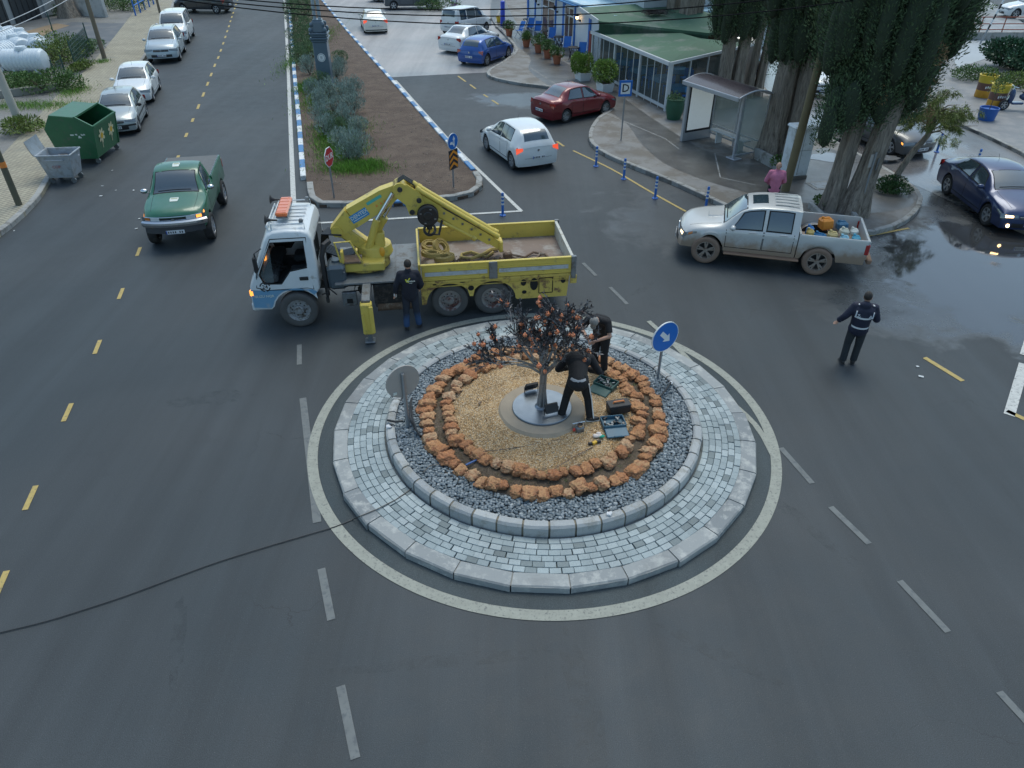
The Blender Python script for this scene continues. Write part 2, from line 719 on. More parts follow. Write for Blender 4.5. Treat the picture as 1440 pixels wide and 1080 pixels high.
m_yellow_line = M('road_paint_yellow', (.42, .31, .10), .7, var=.25, vs=9, dirt=(.15, .13, .09), ds=16, dl=.60)
Z1 = .008


def line(mb, pts, w, z=Z1, mi=0):
    n = len(pts)
    P = [Vector((p[0], p[1])) for p in pts]
    V = []
    for i in range(n):
        d = (P[min(i + 1, n - 1)] - P[max(i - 1, 0)]).normalized()
        nr = Vector((d.y, -d.x)) * w / 2
        V += [(P[i].x + nr.x, P[i].y + nr.y, z), (P[i].x - nr.x, P[i].y - nr.y, z)]
    mb.add(V, [(2 * i, 2 * i + 2, 2 * i + 3, 2 * i + 1) for i in range(n - 1)], mi)


def dens(pts, step=.5):
    out = []
    for a, b in zip(pts, pts[1:]):
        a, b = Vector((a[0], a[1])), Vector((b[0], b[1]))
        k = max(1, int((b - a).length / step))
        out += [a + (b - a) * j / k for j in range(k)]
    out.append(Vector((pts[-1][0], pts[-1][1])))
    return out


wl = MB()
line(wl, dens([at(394, -60), at(400, 0), at(405, 90), at(413.5, 300)]), .17)
line(wl, dens([at(556, 113), at(640, 207), at(733, 297)]), .13)
line(wl, dens([at(734, 297), at(432, 315)]), .12, z=.012)
for a, b, w in [((1440, 512), (1419, 584), .2), ((1441, 500), (1450, 470), .2)]:
    line(wl, [at(*a), at(*b)], w)
struct(wl, 'road_edge_lines', m_white_line)
fl = MB()
for a, b, w in [((421, 485), (421, 513), .11), ((426, 560), (446, 735), .14), ((452, 800), (466, 872), .12), ((479, 965), (500, 1067), .12),
                ((858, 404), (882, 428), .1), ((1098, 630), (1142, 680), .11), ((1168, 713), (1222, 765), .11), ((1265, 817), (1333, 889), .11), ((1405, 973), (1450, 1022), .11), ((820, 370), (838, 388), .1)]:
    line(fl, dens([at(*a), at(*b)]), w)
struct(fl, 'lane_dashes', m_faint_line)
fl2 = MB()
line(fl2, smooth_path([at(912, 452), at(950, 487), at(1005, 545), at(1062, 598), at(1092, 650)], .3), .12, z=.014)
yl = MB()
ycs = [at(x, y) for x, y in ((-50, 960), (0, 825), (43, 700), (95, 580), (137, 488), (170, 413), (195, 354), (218, 300), (236, 258), (250, 222), (262, 190), (271, 169), (279, 150), (286, 133), (292, 118), (297, 105), (302, 92), (307, 81), (310.5, 71), (314, 61), (317, 52), (319.5, 44), (322, 37), (324, 30), (326, 24), (328, 18), (330, 12), (332, 6), (334, 0))]
for i, p in enumerate(ycs):
    d = Vector((-.262, 1, 0)).normalized() if i > 3 else Vector((-.235, 1, 0)).normalized()
    L = .62 if p.y < 35 else .9
    line(yl, [p - d * L / 2, p + d * L / 2], .095 if p.y < 25 else .12)
line(yl, smooth_path([at(806, 212), at(860, 238), at(915, 270), at(975, 303), at(1010, 318)], .4), .09)
line(yl, [at(1215, 333), at(1278, 321)], .09)
for a, b in [((783, 199), (793, 206)), ((644, 107), (655, 115)), ((661, 119), (669, 125)), ((680, 133), (686, 137)), ((692, 141), (701, 147)), ((1300, 503), (1354, 536)), ((1416, 578), (1450, 594))]:
    line(yl, [at(*a), at(*b)], .1 if a[0] < 1200 else .12)
struct(yl, 'yellow_lane_marks', m_yellow_line)
circ = MB()
line(circ, [(CX + .0 + 4.43 * math.cos(a * PI / 90), CY + 4.43 * math.sin(a * PI / 90)) for a in range(181)], .19, z=.010)
circ.f += fl2.f and [tuple(i + len(circ.v) for i in q) for q in fl2.f]
circ.m += fl2.m
circ.v += fl2.v
struct(circ, 'roundabout_line', m_worn_line)
# dark fresh asphalt apron round the kerb
ap = MB()
line(ap, [(CX + 4.18 * math.cos(a * PI / 60), CY + 4.18 * math.sin(a * PI / 60)) for a in range(121)], .30, z=.005)
struct(ap, 'asphalt_apron', asphalt('asphalt_fresh', (.038, .052, .058), .7, (), .3))

pt_ = MB()
for x, y, rx, ry, a_ in ((300, 560, .9, .25, .2), (620, 930, 1.5, .10, .1), (1130, 735, .12, .9, .5), (1240, 440, .9, .3, .2), (905, 405, .5, .12, .9), (250, 900, .10, .8, .3), (820, 990, .2, 1.1, .1), (1010, 920, .9, .12, -.6)):
    c = at(x, y)
    n = 40
    pts = []
    for i in range(n):
        w_ = 2 * PI * i / n
        k = 1 + .6 * mnoise.noise((math.cos(w_) * 2, math.sin(w_) * 2, x))
        u_, v_ = rx * k * math.cos(w_), ry * k * math.sin(w_)
        pts.append((c.x + u_ * math.cos(a_) - v_ * math.sin(a_), c.y + u_ * math.sin(a_) + v_ * math.cos(a_), .004))
    pt_.add(pts, [tuple(range(n))])
st2 = NT('road_stain')
st2.set('Base Color', (.034, .045, .050))
st2.set('Roughness', .5)
st2.set('Alpha', st2.ramp(st2.noise(3.5, 6, .75), [(.46, 0.0), (.72, .35)]))
struct(pt_, 'road_stains', st2.m)

# ---------------------------------------------------------------- median between the carriageways
md_left = [at(398, -60), at(407, 0), at(411, 30), at(417, 105), at(424, 170), at(432, 262)]
nose = [at(433, 272), at(437, 285), at(450, 292), at(500, 291.5), at(560, 290), at(625, 284), at(652, 280), at(670, 274), at(679, 264), at(677, 252), at(669, 243)]
md_right = [at(669, 243), at(610, 178), at(545, 106), at(490, 45), at(453, 0), at(415, -60)]
kerb_line('median_kerb_west', dens(md_left), [m_kerb_blue, m_kerb_white], step=.95, side=-1 * -1, pick=lambda i: (i // 1) % 2, w=.2, h=.17)
kerb_line('median_kerb_nose', smooth_path([md_left[-1]] + nose, .1), [m_kerb, m_kerb_blue], step=.75, side=-1 * 1 if False else -1, pick=lambda i: 1 if i == 6 else 0, w=.22, h=.17)
kerb_line('median_kerb_east', dens(md_right), [m_kerb_blue, m_kerb_white], step=.95, side=-1, pick=lambda i: i % 2, w=.18, h=.17)
m_soil = loose_ground('median_soil', (.085, .058, .042), (.125, .09, .066), 1.2, 1.0, 22, (.06, .042, .03))
ms = MB()
poly = [(p.x, p.y) for p in md_left + nose + md_right[1:]]
cxm = sum(p[0] for p in poly) / len(poly)
ms.prism(poly, -.01, .10)
struct(ms, 'median_soil', m_soil, smooth=0)

# ---------------------------------------------------------------- pavements
PH = .13
isl = [(735, -60), (700, 20), (706, 45), (722, 66), (724, 76), (706, 90), (685, 103), (692, 112), (735, 121), (776, 126), (820, 140), (857, 156), (841, 168), (829, 186), (829, 203), (848, 219), (890, 238), (950, 262), (1010, 290), (1060, 312), (1130, 328), (1210, 333), (1258, 323), (1285, 306), (1295, 290), (1290, 272), (1240, 238), (1184, 208), (1115, 167), (1060, 112), (1015, 55), (985, 5), (960, -60)]
isl_w = [at(*p) for p in isl]
kerb_line('cafe_pavement_kerb', smooth_path(isl_w, .2), m_kerb, step=.8, side=-1, w=.17, h=.15)
m_pave = M('pavement_concrete', (.20, .195, .185), .72, var=.25, vs=1.1, bump=.4, bs=50, dirt=(.135, .12, .10), ds=.8, dl=.5)
m_pave_wet = M('pavement_wet', (.085, .08, .073), .35, var=.3, vs=1.4, bump=.25, bs=50, dirt=(.12, .115, .105), ds=1.1, dl=.52)
pv = MB()
pv.prism([(p.x, p.y) for p in isl_w], -.01, PH)
struct(pv, 'cafe_pavement', m_pave, smooth=0)
# darker damp asphalt path along the pavement, and paving joints
pw = MB()
P = [at(x, y, PH) for x, y in ((690, 20), (716, 55), (745, 80), (745, 100), (790, 130), (870, 165), (905, 205), (945, 235), (1040, 268), (1160, 290), (1215, 300), (1280, 290), (1275, 270), (1225, 240), (1160, 208), (1090, 235), (1000, 215), (930, 175), (850, 120), (770, 72), (725, 30), (700, -20))]
P = smooth_path(P, .4, True)
pw.add([(p.x, p.y, PH + .004) for p in P], [tuple(range(len(P)))[::-1]])
struct(pw, 'damp_asphalt_path', m_pave_wet)
pj = MB()
for a, b in [((1005, 215), (1013, 250)), ((1013, 250), (1070, 262)), ((745, 95), (800, 130)), ((840, 155), (935, 195)), ((935, 195), (955, 210))]:
    line(pj, [at(a[0], a[1], PH), at(b[0], b[1], PH)], .05, z=PH + .009)
struct(pj, 'pavement_seams', m_kerb)
pu = MB()
for cx_, cy_, rx, ry in [(1150, 185, 1.1, 1.2), (1185, 222, 1.3, .6), (1240, 222, .7, .35)]:
    c = at(cx_, cy_, PH)
    pts = [(c.x + rx * math.cos(a * PI / 18) * (1 + .25 * mnoise.noise((a * .4, cx_, 0))), c.y + ry * math.sin(a * PI / 18) * (1 + .3 * mnoise.noise((a * .5, cx_, 3)))) for a in range(36)]
    pu.add([(x, y, PH + .012) for x, y in pts], [tuple(range(36))])
struct(pu, 'pavement_puddles', M('puddle_water', (.16, .16, .16), .12, var=.3, vs=2, spec=.8))
struct(rb, 'back_street', m_road_back)
# pavement across the back street
rp = [(1500, 262), (1440, 221), (1390, 196), (1340, 174), (1285, 150), (1240, 120), (1300, 60), (1330, 20), (1600, 20), (1600, 250)]
rp_w = [at(*p) for p in rp]
kerb_line('far_pavement_kerb', dens(rp_w[:6]), m_kerb, step=.9, side=1, w=.16, h=.14)
q = MB()
q.prism([(p.x, p.y) for p in rp_w], -.01, .12)
struct(q, 'far_pavement', M('far_pavement', (.17, .175, .18), .6, var=.25, vs=.8, bump=.3, dirt=(.22, .215, .21), ds=1.3, dl=.5), smooth=0)
# left pavement of yellowish pavers
lk = [at(x, y) for x, y in ((-90, 395), (0, 334), (36, 304), (60, 277), (72, 256), (108, 200), (152, 150), (210, 76), (243, 15), (262, -60))]
kerb_line('west_pavement_kerb', smooth_path(lk, .3), m_kerb, step=.9, side=-1, w=.2, h=.16)
t = NT('block_paving')
br = t.node('ShaderNodeTexBrick')
br.offset = .5
br.inputs['Scale'].default_value = 1.0
br.inputs['Color1'].default_value = (.36, .33, .24, 1)
br.inputs['Color2'].default_value = (.30, .27, .20, 1)
br.inputs['Mortar'].default_value = (.15, .135, .11, 1)
br.inputs['Mortar Size'].default_value = .012
br.inputs['Brick Width'].default_value = .22
br.inputs['Row Height'].default_value = .12
mpn = t.node('ShaderNodeMapping')
mpn.inputs['Rotation'].default_value = (0, 0, R(29))
t.l.new(t.coords(), mpn.inputs[0])
t.l.new(mpn.outputs[0], br.inputs[0])
cc = t.mix(1.0, br.outputs[0], t.math('MULTIPLY_ADD', t.noise(.7, 5, .6), .7, .65), 'MULTIPLY')
cc = t.mix(t.ramp(t.noise(.5, 6, .7), [(.55, 0.0), (.68, .7)]), cc, (.20, .20, .17))
t.set('Base Color', cc)
t.set('Roughness', .85)
t.bump(br.outputs[1], -.4, .01)
lp = MB()
outer = [at(x, y) for x, y in ((190, -60), (190, 18), (150, 70), (108, 117), (80, 140), (40, 185), (0, 228), (-120, 330))]
lp.prism([(p.x, p.y) for p in lk] + [(p.x, p.y) for p in outer], -.01, .14)
struct(lp, 'west_pavement', t.m, smooth=0)
m_lot = loose_ground('gravel_lot', (.17, .165, .15), (.21, .205, .195), .35, .5, 18, (.13, .13, .10))
lt = MB()
lt.prism([(p.x, p.y) for p in outer] + [(-70, 15), (-90, 60), (-90, 120), (-50, 130)], -.01, .12)
struct(lt, 'gravel_lot', m_lot, smooth=0)
dk = MB()
P = [at(x, y, .12) for x, y in ((45, 55), (100, 31), (178, 33), (160, 55), (135, 70), (95, 62), (60, 60))]
dk.add([(p.x, p.y, .126) for p in P], [tuple(range(len(P)))[::-1]])
struct(dk, 'dark_concrete_slab', M('dark_slab', (.095, .105, .115), .75, var=.3, vs=.8, dirt=(.14, .14, .14), ds=.9))
dk = MB()
P = smooth_path([at(x, y, .12) for x, y in ((18, 52), (45, 42), (80, 33), (98, 36), (70, 45), (50, 58), (30, 60))], 1, True)
dk.add([(p.x, p.y, .130) for p in P], [tuple(range(len(P)))[::-1]])
struct(dk, 'sand_patch', M('sandy_patch', (.25, .18, .11), .9, var=.3, vs=1.2))


# ================================================================ ROUNDABOUT ISLAND
def ring(r0, r1, z0, z1, n=96, mb=None, mi=0):
    mb = mb or MB()
    V = []
    for i in range(n):
        a = 2 * PI * i / n
        V += [(CX + r0 * math.cos(a), CY + r0 * math.sin(a), z0), (CX + r1 * math.cos(a), CY + r1 * math.sin(a), z1)]
    return mb.add(V, [(2 * i, 2 * i + 1, (2 * i + 3) % (2 * n), (2 * i + 2) % (2 * n)) for i in range(n)], mi)


isl_base = ring(2.6, 4.0, .115, .095)
struct(isl_base, 'paver_bed', m_mortar)
# outer kerb: about thirty straight pale concrete stones, slightly splayed
ok = MB()
n = 28
a0 = R(4)
for i in range(n):
    w0 = a0 + 2 * PI * (i + .012) / n
    w1 = a0 + 2 * PI * (i + .988) / n
    j = random.uniform(-.015, .015)
    P = []
    for z, r_, e in ((-.02, 4.06, 0), (.12, 4.06, 0), (.145, 4.035, .004), (.150, 3.80, .004), (.135, 3.78, 0), (-.02, 3.78, 0)):
        P.append((r_ + j * (r_ > 3.9), z + random.uniform(-.003, .003)))
    V = []
    for w_ in (w0, w1):
        for r_, z in P:
            V.append((CX + r_ * math.cos(w_), CY + r_ * math.sin(w_), z))
    k = len(P)
    F = [(jj, jj + 1, k + jj + 1, k + jj) for jj in range(k - 1)] + [tuple(range(k))[::-1], tuple(range(k, 2 * k))]
    ok.add(V, F)
t = NT('island_kerb')
gi = t.node('ShaderNodeNewGeometry')
cc = t.mix(gi.outputs['Random Per Island'], (.20, .215, .22), (.33, .34, .33))
cc = t.mix(t.ramp(t.noise(5, 6, .7), [(.5, 0.0), (.64, .75)]), cc, (.46, .46, .43))
cc = t.mix(t.ramp(t.noise(3, 6, .7, t.coords('Generated')), [(.52, 0.0), (.7, .8)]), cc, (.17, .17, .165))
t.set('Base Color', cc)
t.set('Roughness', .85)
t.bump(t.noise(45, 5, .7), .5, .008)
struct(ok, 'island_kerb', t.m, smooth=0)
okm = ring(3.785, 4.03, .128, .125)
struct(okm, 'kerb_joint_mortar', M('joint_mortar', (.27, .27, .255), .9, var=.2))
# granite setts in rings
t = NT('granite_setts')
gi = t.node('ShaderNodeNewGeometry')
cc = t.ramp(gi.outputs['Random Per Island'], [(0, (.13, .16, .165)), (.10, (.16, .195, .20)), (.16, (.225, .27, .28)), (.6, (.275, .325, .333)), (1, (.34, .385, .39))])
cc = t.mix(1.0, cc, t.math('MULTIPLY_ADD', t.noise(60, 3, .7), .9, .55), 'MULTIPLY')
cc = t.mix(1.0, cc, t.math('MULTIPLY_ADD', t.noise(1.1, 4, .6), .8, .6), 'MULTIPLY')
t.set('Base Color', cc)
t.set('Roughness', .6)
t.bump(t.noise(80, 4, .7), .35, .006)
pm = MB()
r = 3.075
row = 0
while r < 3.76:
    dr = .117
    rc = r + dr / 2
    nb = int(2 * PI * rc / .188)
    off = random.random()
    for i in range(nb):
        w = 2 * PI * (i + off + random.uniform(-.05, .05)) / nb
        wob = .006 * math.sin(5 * w + 1) + .003 * math.sin(11 * w)
        L = 2 * PI * rc / nb - .008
        z = .125 + (3.78 - rc) * .03 + random.uniform(-.0015, .0015)
        pm.box((CX + (rc + wob) * math.cos(w), CY + (rc + wob) * math.sin(w), z), (dr - .007, L, .05), rz=w + random.uniform(-.02, .02), bev=.005)
    r += dr
    row += 1
struct(pm, 'granite_sett_paving', t.m, smooth=0)
# raised inner wall of rough grey blocks with a rounded top
iw = MB()
n = 44
for i in range(n):
    w0, w1 = 2 * PI * (i + .04) / n, 2 * PI * (i + .96) / n
    P = [(3.04, .09), (3.035, .335), (3.0, .375), (2.90, .385), (2.865, .36), (2.86, .1)]
    V = []
    j = random.uniform(-.012, .012)
    for w_ in (w0, (w0 + w1) / 2, w1):
        for r_, z in P:
            V.append((CX + (r_ + j) * math.cos(w_), CY + (r_ + j) * math.sin(w_), z + random.uniform(-.003, .003)))
    k = len(P)
    F = [(s * k + q_, s * k + q_ + 1, (s + 1) * k + q_ + 1, (s + 1) * k + q_) for s in range(2) for q_ in range(k - 1)]
    F += [tuple(range(k))[::-1], tuple(range(2 * k, 3 * k))]
    iw.add(V, F)
t = NT('wall_blocks')
gi = t.node('ShaderNodeNewGeometry')
cc = t.mix(gi.outputs['Random Per Island'], (.27, .285, .29), (.43, .435, .42))
cc = t.mix(t.ramp(t.noise(4, 6, .7), [(.5, 0.0), (.64, .8)]), cc, (.24, .23, .20))
cc = t.mix(t.ramp(t.noise(70, 3, .7), [(.5, 0.0), (.7, .5)]), cc, (.52, .53, .53))
t.set('Base Color', cc)
t.set('Roughness', .8)
t.bump(t.noise(50, 5, .7), .6, .008)
struct(iw, 'island_wall', t.m, smooth=0)
iwm = MB()
iwm.lathe([(3.018, .09), (3.012, .33), (2.98, .362), (2.91, .368), (2.88, .35), (2.88, .1)], (CX, CY, 0), n=120)
struct(iwm, 'wall_joint_mortar', M('wall_mortar', (.20, .175, .13), .9, var=.3, vs=3), smooth=0)


def isl_z(r):
    """height of the planted mound"""
    if r > 2.45:
        return .30 + .06 * (2.95 - r)
    if r > 1.75:
        return .33 + .10 * (2.45 - r) / .7
    return .43 + .12 * (1 - (r / 1.75) ** 2)


def terr(mb, r0, r1, nr, n=120, bumpy=0):
    def fn(u, v):
        r_ = r0 + (r1 - r0) * u
        a = 2 * PI * v
        x, y = CX + r_ * math.cos(a), CY + r_ * math.sin(a)
        return (x, y, isl_z(r_) + bumpy * mnoise.noise((x * 3, y * 3, 1)))
    return mb.grid(fn, nr, n)


struct(terr(MB(), 2.35, 2.93, 6, 120), 'pebble_bed', M('pebble_bed', (.035, .04, .045), .9), smooth=180)
struct(terr(MB(), 1.70, 2.45, 10, 160, .03), 'planting_trench', loose_ground('trench_soil', (.10, .075, .05), (.16, .12, .085), 3, 1.2, 30, (.05, .07, .025)), smooth=180)
t = NT('golden_gravel')
vo = t.node('ShaderNodeTexVoronoi')
vo.inputs['Scale'].default_value = 62
t.l.new(t.coords(), vo.inputs['Vector'])
sp = t.node('ShaderNodeSeparateColor')
t.l.new(vo.outputs['Color'], sp.inputs[0])
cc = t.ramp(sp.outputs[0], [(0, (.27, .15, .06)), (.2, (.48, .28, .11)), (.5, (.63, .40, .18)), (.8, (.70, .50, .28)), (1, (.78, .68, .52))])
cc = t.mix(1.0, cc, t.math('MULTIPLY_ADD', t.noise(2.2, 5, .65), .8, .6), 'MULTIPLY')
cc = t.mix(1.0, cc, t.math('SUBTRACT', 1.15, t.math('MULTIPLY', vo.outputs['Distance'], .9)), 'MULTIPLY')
t.set('Base Color', cc)
t.set('Roughness', .75)
t.bump(t.math('MULTIPLY', vo.outputs['Distance'], -1), .9, .012)
m_gravel = t.m
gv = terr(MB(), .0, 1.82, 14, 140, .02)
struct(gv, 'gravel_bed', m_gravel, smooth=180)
n = 9000
rr = np.sqrt(RNG.uniform(.35, 1, n)) * 1.8
aa = RNG.uniform(0, 2 * PI, n)
o6 = np.array([(1, 0, 0), (-1, 0, 0), (0, 1, 0), (0, -1, 0), (0, 0, 1), (0, 0, -1)], float)
f8 = np.array([(0, 2, 4), (2, 1, 4), (1, 3, 4), (3, 0, 4), (2, 0, 5), (1, 2, 5), (3, 1, 5), (0, 3, 5)])
X = CX + rr * np.cos(aa)
Y = CY + rr * np.sin(aa)
Zz = .43 + .12 * (1 - (rr / 1.75) ** 2) + .006
S = RNG.uniform(.005, .012, (n, 1, 3))
V = o6[None] * S + np.stack([X, Y, Zz], 1)[:, None, :] + RNG.uniform(-.003, .003, (n, 6, 3))
F = f8[None] + (np.arange(n) * 6)[:, None, None]
t = NT('gravel_chips')
gi = t.node('ShaderNodeNewGeometry')
t.set('Base Color', t.ramp(gi.outputs['Random Per Island'], [(0, (.30, .17, .07)), (.4, (.52, .35, .17)), (.8, (.66, .51, .33)), (1, (.8, .72, .58))]))
t.set('Roughness', .75)
o = raw_mesh('gravel_chips', V.reshape(-1, 3), F.reshape(-1, 3), t.m)
tag(o, 'golden gravel chips scattered over the middle of the island', 'gravel', kind='stuff')
# dark river pebbles
iv, iff = np.array(ICO[2][0]), np.array(ICO[2][1])
pts = []
step = .047
for i in range(-64, 65):
    for j in range(-64, 65):
        x, y = i * step + random.uniform(-.018, .018), j * step + random.uniform(-.018, .018)
        r_ = math.hypot(x, y)
        if 2.36 + .04 * math.sin(9 * math.atan2(y, x)) < r_ < 2.85:
            pts.append((x, y, isl_z(r_) + random.uniform(.0, .03)))
pts = np.array(pts)
n = len(pts)
ang = RNG.uniform(0, PI, n)
sx, sy, sz = RNG.uniform(.028, .048, n), RNG.uniform(.022, .035, n), RNG.uniform(.015, .025, n)
tl = RNG.normal(0, .25, n)
bx = iv[None, :, 0] * sx[:, None]
by = iv[None, :, 1] * sy[:, None]
bz = iv[None, :, 2] * sz[:, None]
bx, bz = bx * np.cos(tl)[:, None] - bz * np.sin(tl)[:, None], bx * np.sin(tl)[:, None] + bz * np.cos(tl)[:, None]
X = bx * np.cos(ang)[:, None] - by * np.sin(ang)[:, None] + pts[:, 0:1] + CX
Y = bx * np.sin(ang)[:, None] + by * np.cos(ang)[:, None] + pts[:, 1:2] + CY
Z = bz + pts[:, 2:3]
V = np.stack([X, Y, Z], 2)
F = iff[None] + (np.arange(n) * len(iv))[:, None, None]
t = NT('river_pebbles')
gi = t.node('ShaderNodeNewGeometry')
t.set('Base Color', t.ramp(gi.outputs['Random Per Island'], [(0, (.085, .108, .122)), (.5, (.14, .172, .19)), (.9, (.215, .245, .26)), (1, (.33, .36, .37))]))
t.set('Roughness', .5)
o = raw_mesh('river_pebbles', V.reshape(-1, 3), F.reshape(-1, 3), t.m, smooth=True)
tag(o, 'dark blue grey river pebbles filling the ring inside the island wall', 'pebbles', kind='stuff')
# orange tufa stones in two rings
t = NT('orange_tufa')
oi = t.node('ShaderNodeObjectInfo')
cc = t.ramp(oi.outputs['Random'], [(0, (.46, .18, .075)), (.4, (.55, .26, .11)), (.75, (.58, .34, .17)), (1, (.60, .42, .26))])
cc = t.mix(t.ramp(t.noise(9, 6, .75), [(.42, 0.0), (.6, 1.0)]), cc, (.33, .14, .07))
cc = t.mix(t.ramp(t.noise(26, 5, .8), [(.5, 0.0), (.68, .7)]), cc, (.60, .38, .2))
t.set('Base Color', cc)
t.set('Roughness', .9)
t.bump(t.noise(40, 6, .8), 1.0, .03)
m_tufa = t.m
tufa = []
for k in range(7):
    mb = MB()
    v, f = ICO[4]
    V = []
    for p in v:
        p = Vector(p)
        # boxy lump
        q_ = Vector([math.copysign(abs(c) ** .75, c) for c in p])
        n1 = mnoise.noise(q_ * 1.3 + Vector((k * 7, 0, 0)))
        n2 = mnoise.noise(q_ * 4.5 + Vector((k * 3, 9, 0)))
        n3 = mnoise.noise(q_ * 11 + Vector((k * 5, 2, 4)))
        n4 = mnoise.noise(q_ * 24)
        q_ = q_ * (1 + .34 * n1 + .22 * n2 + .16 * n3 + .07 * n4)
        V.append((q_.x * .115, q_.y * .10, q_.z * .085))
    mb.add(V, f)
    tufa.append(mb)
first = {}
cnt = 0
for rad, nn, lab, grp in ((2.27, 66, 'rough orange tufa stone in the outer ring of edging stones', 'orange stones of the outer edging ring'), (1.86, 58, 'rough orange tufa stone in the inner ring of edging stones round the gravel', 'orange stones of the inner edging ring')):
    for i in range(nn):
        k = random.randrange(7)
        a = 2 * PI * (i + random.uniform(-.15, .15)) / nn
        rr_ = rad + random.uniform(-.06, .06)
        loc = (CX + rr_ * math.cos(a), CY + rr_ * math.sin(a) * 1.0, isl_z(rr_) + random.uniform(.03, .06))
        if k not in first:
            first[k] = tufa[k].build('edging_stone', m_tufa, smooth=180)
            o = first[k]
        else:
            o = first[k].copy()
            col.objects.link(o)
        tag(o, lab, 'stone', grp)
        o.location = loc
        s_ = random.uniform(.72, 1.2) * (1.08 if rad > 2 else .98)
        o.scale = (s_ * random.uniform(.95, 1.25), s_ * random.uniform(.95, 1.25), s_ * random.uniform(.7, .95))
        o.rotation_euler = (random.uniform(-.2, .2), random.uniform(-.2, .2), a + random.uniform(-.3, .3))
# twiggy weeds in the trench between the stones
n = 1500
a = RNG.uniform(0, 2 * PI, n)
rr = RNG.normal(2.07, .07, n)
Pn = np.stack([CX + rr * np.cos(a), CY + rr * np.sin(a), np.full(n, .38)], 1)
V, F = leaves(Pn, np.tile([0, 0, 1.], (n, 1)), .09, .008, .8)
o = raw_mesh('dry_weeds', V, F, M('dry_weed', (.20, .15, .08), .9, isl=.5))
tag(o, 'dry twigs and weeds in the soil strip between the two rings of orange stones', 'weeds', kind='stuff')

# ================================================================ VEHICLES
def pchip(pts):
    xs = [p[0] for p in pts]
    ys = [p[1] for p in pts]
    n = len(xs)
    h = [xs[i + 1] - xs[i] for i in range(n - 1)]
    d = [(ys[i + 1] - ys[i]) / h[i] for i in range(n - 1)]
    m = [d[0]] + [0 if d[i - 1] * d[i] <= 0 else 2 * d[i - 1] * d[i] / (d[i - 1] + d[i]) for i in range(1, n - 1)] + [d[-1]]

    def f(x):
        if x <= xs[0]:
            return ys[0]
        if x >= xs[-1]:
            return ys[-1]
        i = 0
        while x > xs[i + 1]:
            i += 1
        t = (x - xs[i]) / h[i]
        return (ys[i] * (1 + 2 * t) * (1 - t) ** 2 + m[i] * h[i] * t * (1 - t) ** 2 + ys[i + 1] * t * t * (3 - 2 * t) + m[i + 1] * h[i] * t * t * (t - 1))
    return f


def sstep(a, b, x):
    t = max(0, min(1, (x - a) / (b - a)))
    return t * t * (3 - 2 * t)


def paint(name, c, metal=.0, dirt=None, dl=.6):
    return M(name, c, .32, metal, .05, 2, coat=.7, dirt=dirt, ds=2.2, dl=dl)


m_glass = M('car_glass', (.034, .056, .072), .07, 0, .1, 3, spec=1.0, coat=1.0)
m_black = M('black_plastic', (.018, .018, .02), .55, var=.2)
m_gap = M('panel_gap', (.008, .008, .008), .8)
m_tyre = M('tyre_rubber', (.022, .022, .023), .85, var=.25, vs=10, dirt=(.06, .055, .05), ds=5, dl=.6)
m_rim = M('alloy_rim', (.42, .43, .45), .35, .7, .1, 8)
m_rimsteel = M('steel_rim', (.33, .34, .35), .5, .4, .2, 8, dirt=(.12, .10, .08), ds=9)
m_chrome = M('chrome', (.6, .62, .64), .15, 1.0, .05)
m_lens = M('headlight_lens', (.17, .19, .20), .08, .3, .2, 20, coat=1)
m_lens_on = M('headlight_lit', (.9, .85, .7), .2, emit=(1, .72, .38), es=2.2)
m_lens_bright = M('headlight_bright', (.95, .9, .8), .2, emit=(1, .62, .26), es=9)
m_amber = M('amber_lens', (.55, .16, .02), .2, coat=1)
m_amber_on = M('amber_lit', (.8, .3, .05), .2, emit=(1, .36, .06), es=1.3)
m_red = M('red_lens', (.35, .015, .012), .15, coat=1)
m_red_on = M('red_lit', (.7, .06, .03), .2, emit=(1, .12, .05), es=.55)
m_plate = M('number_plate', (.62, .64, .66), .5, var=.05)
m_ink = M('plate_ink', (.02, .02, .025), .6)
m_euro = M('plate_blue', (.02, .07, .35), .5)


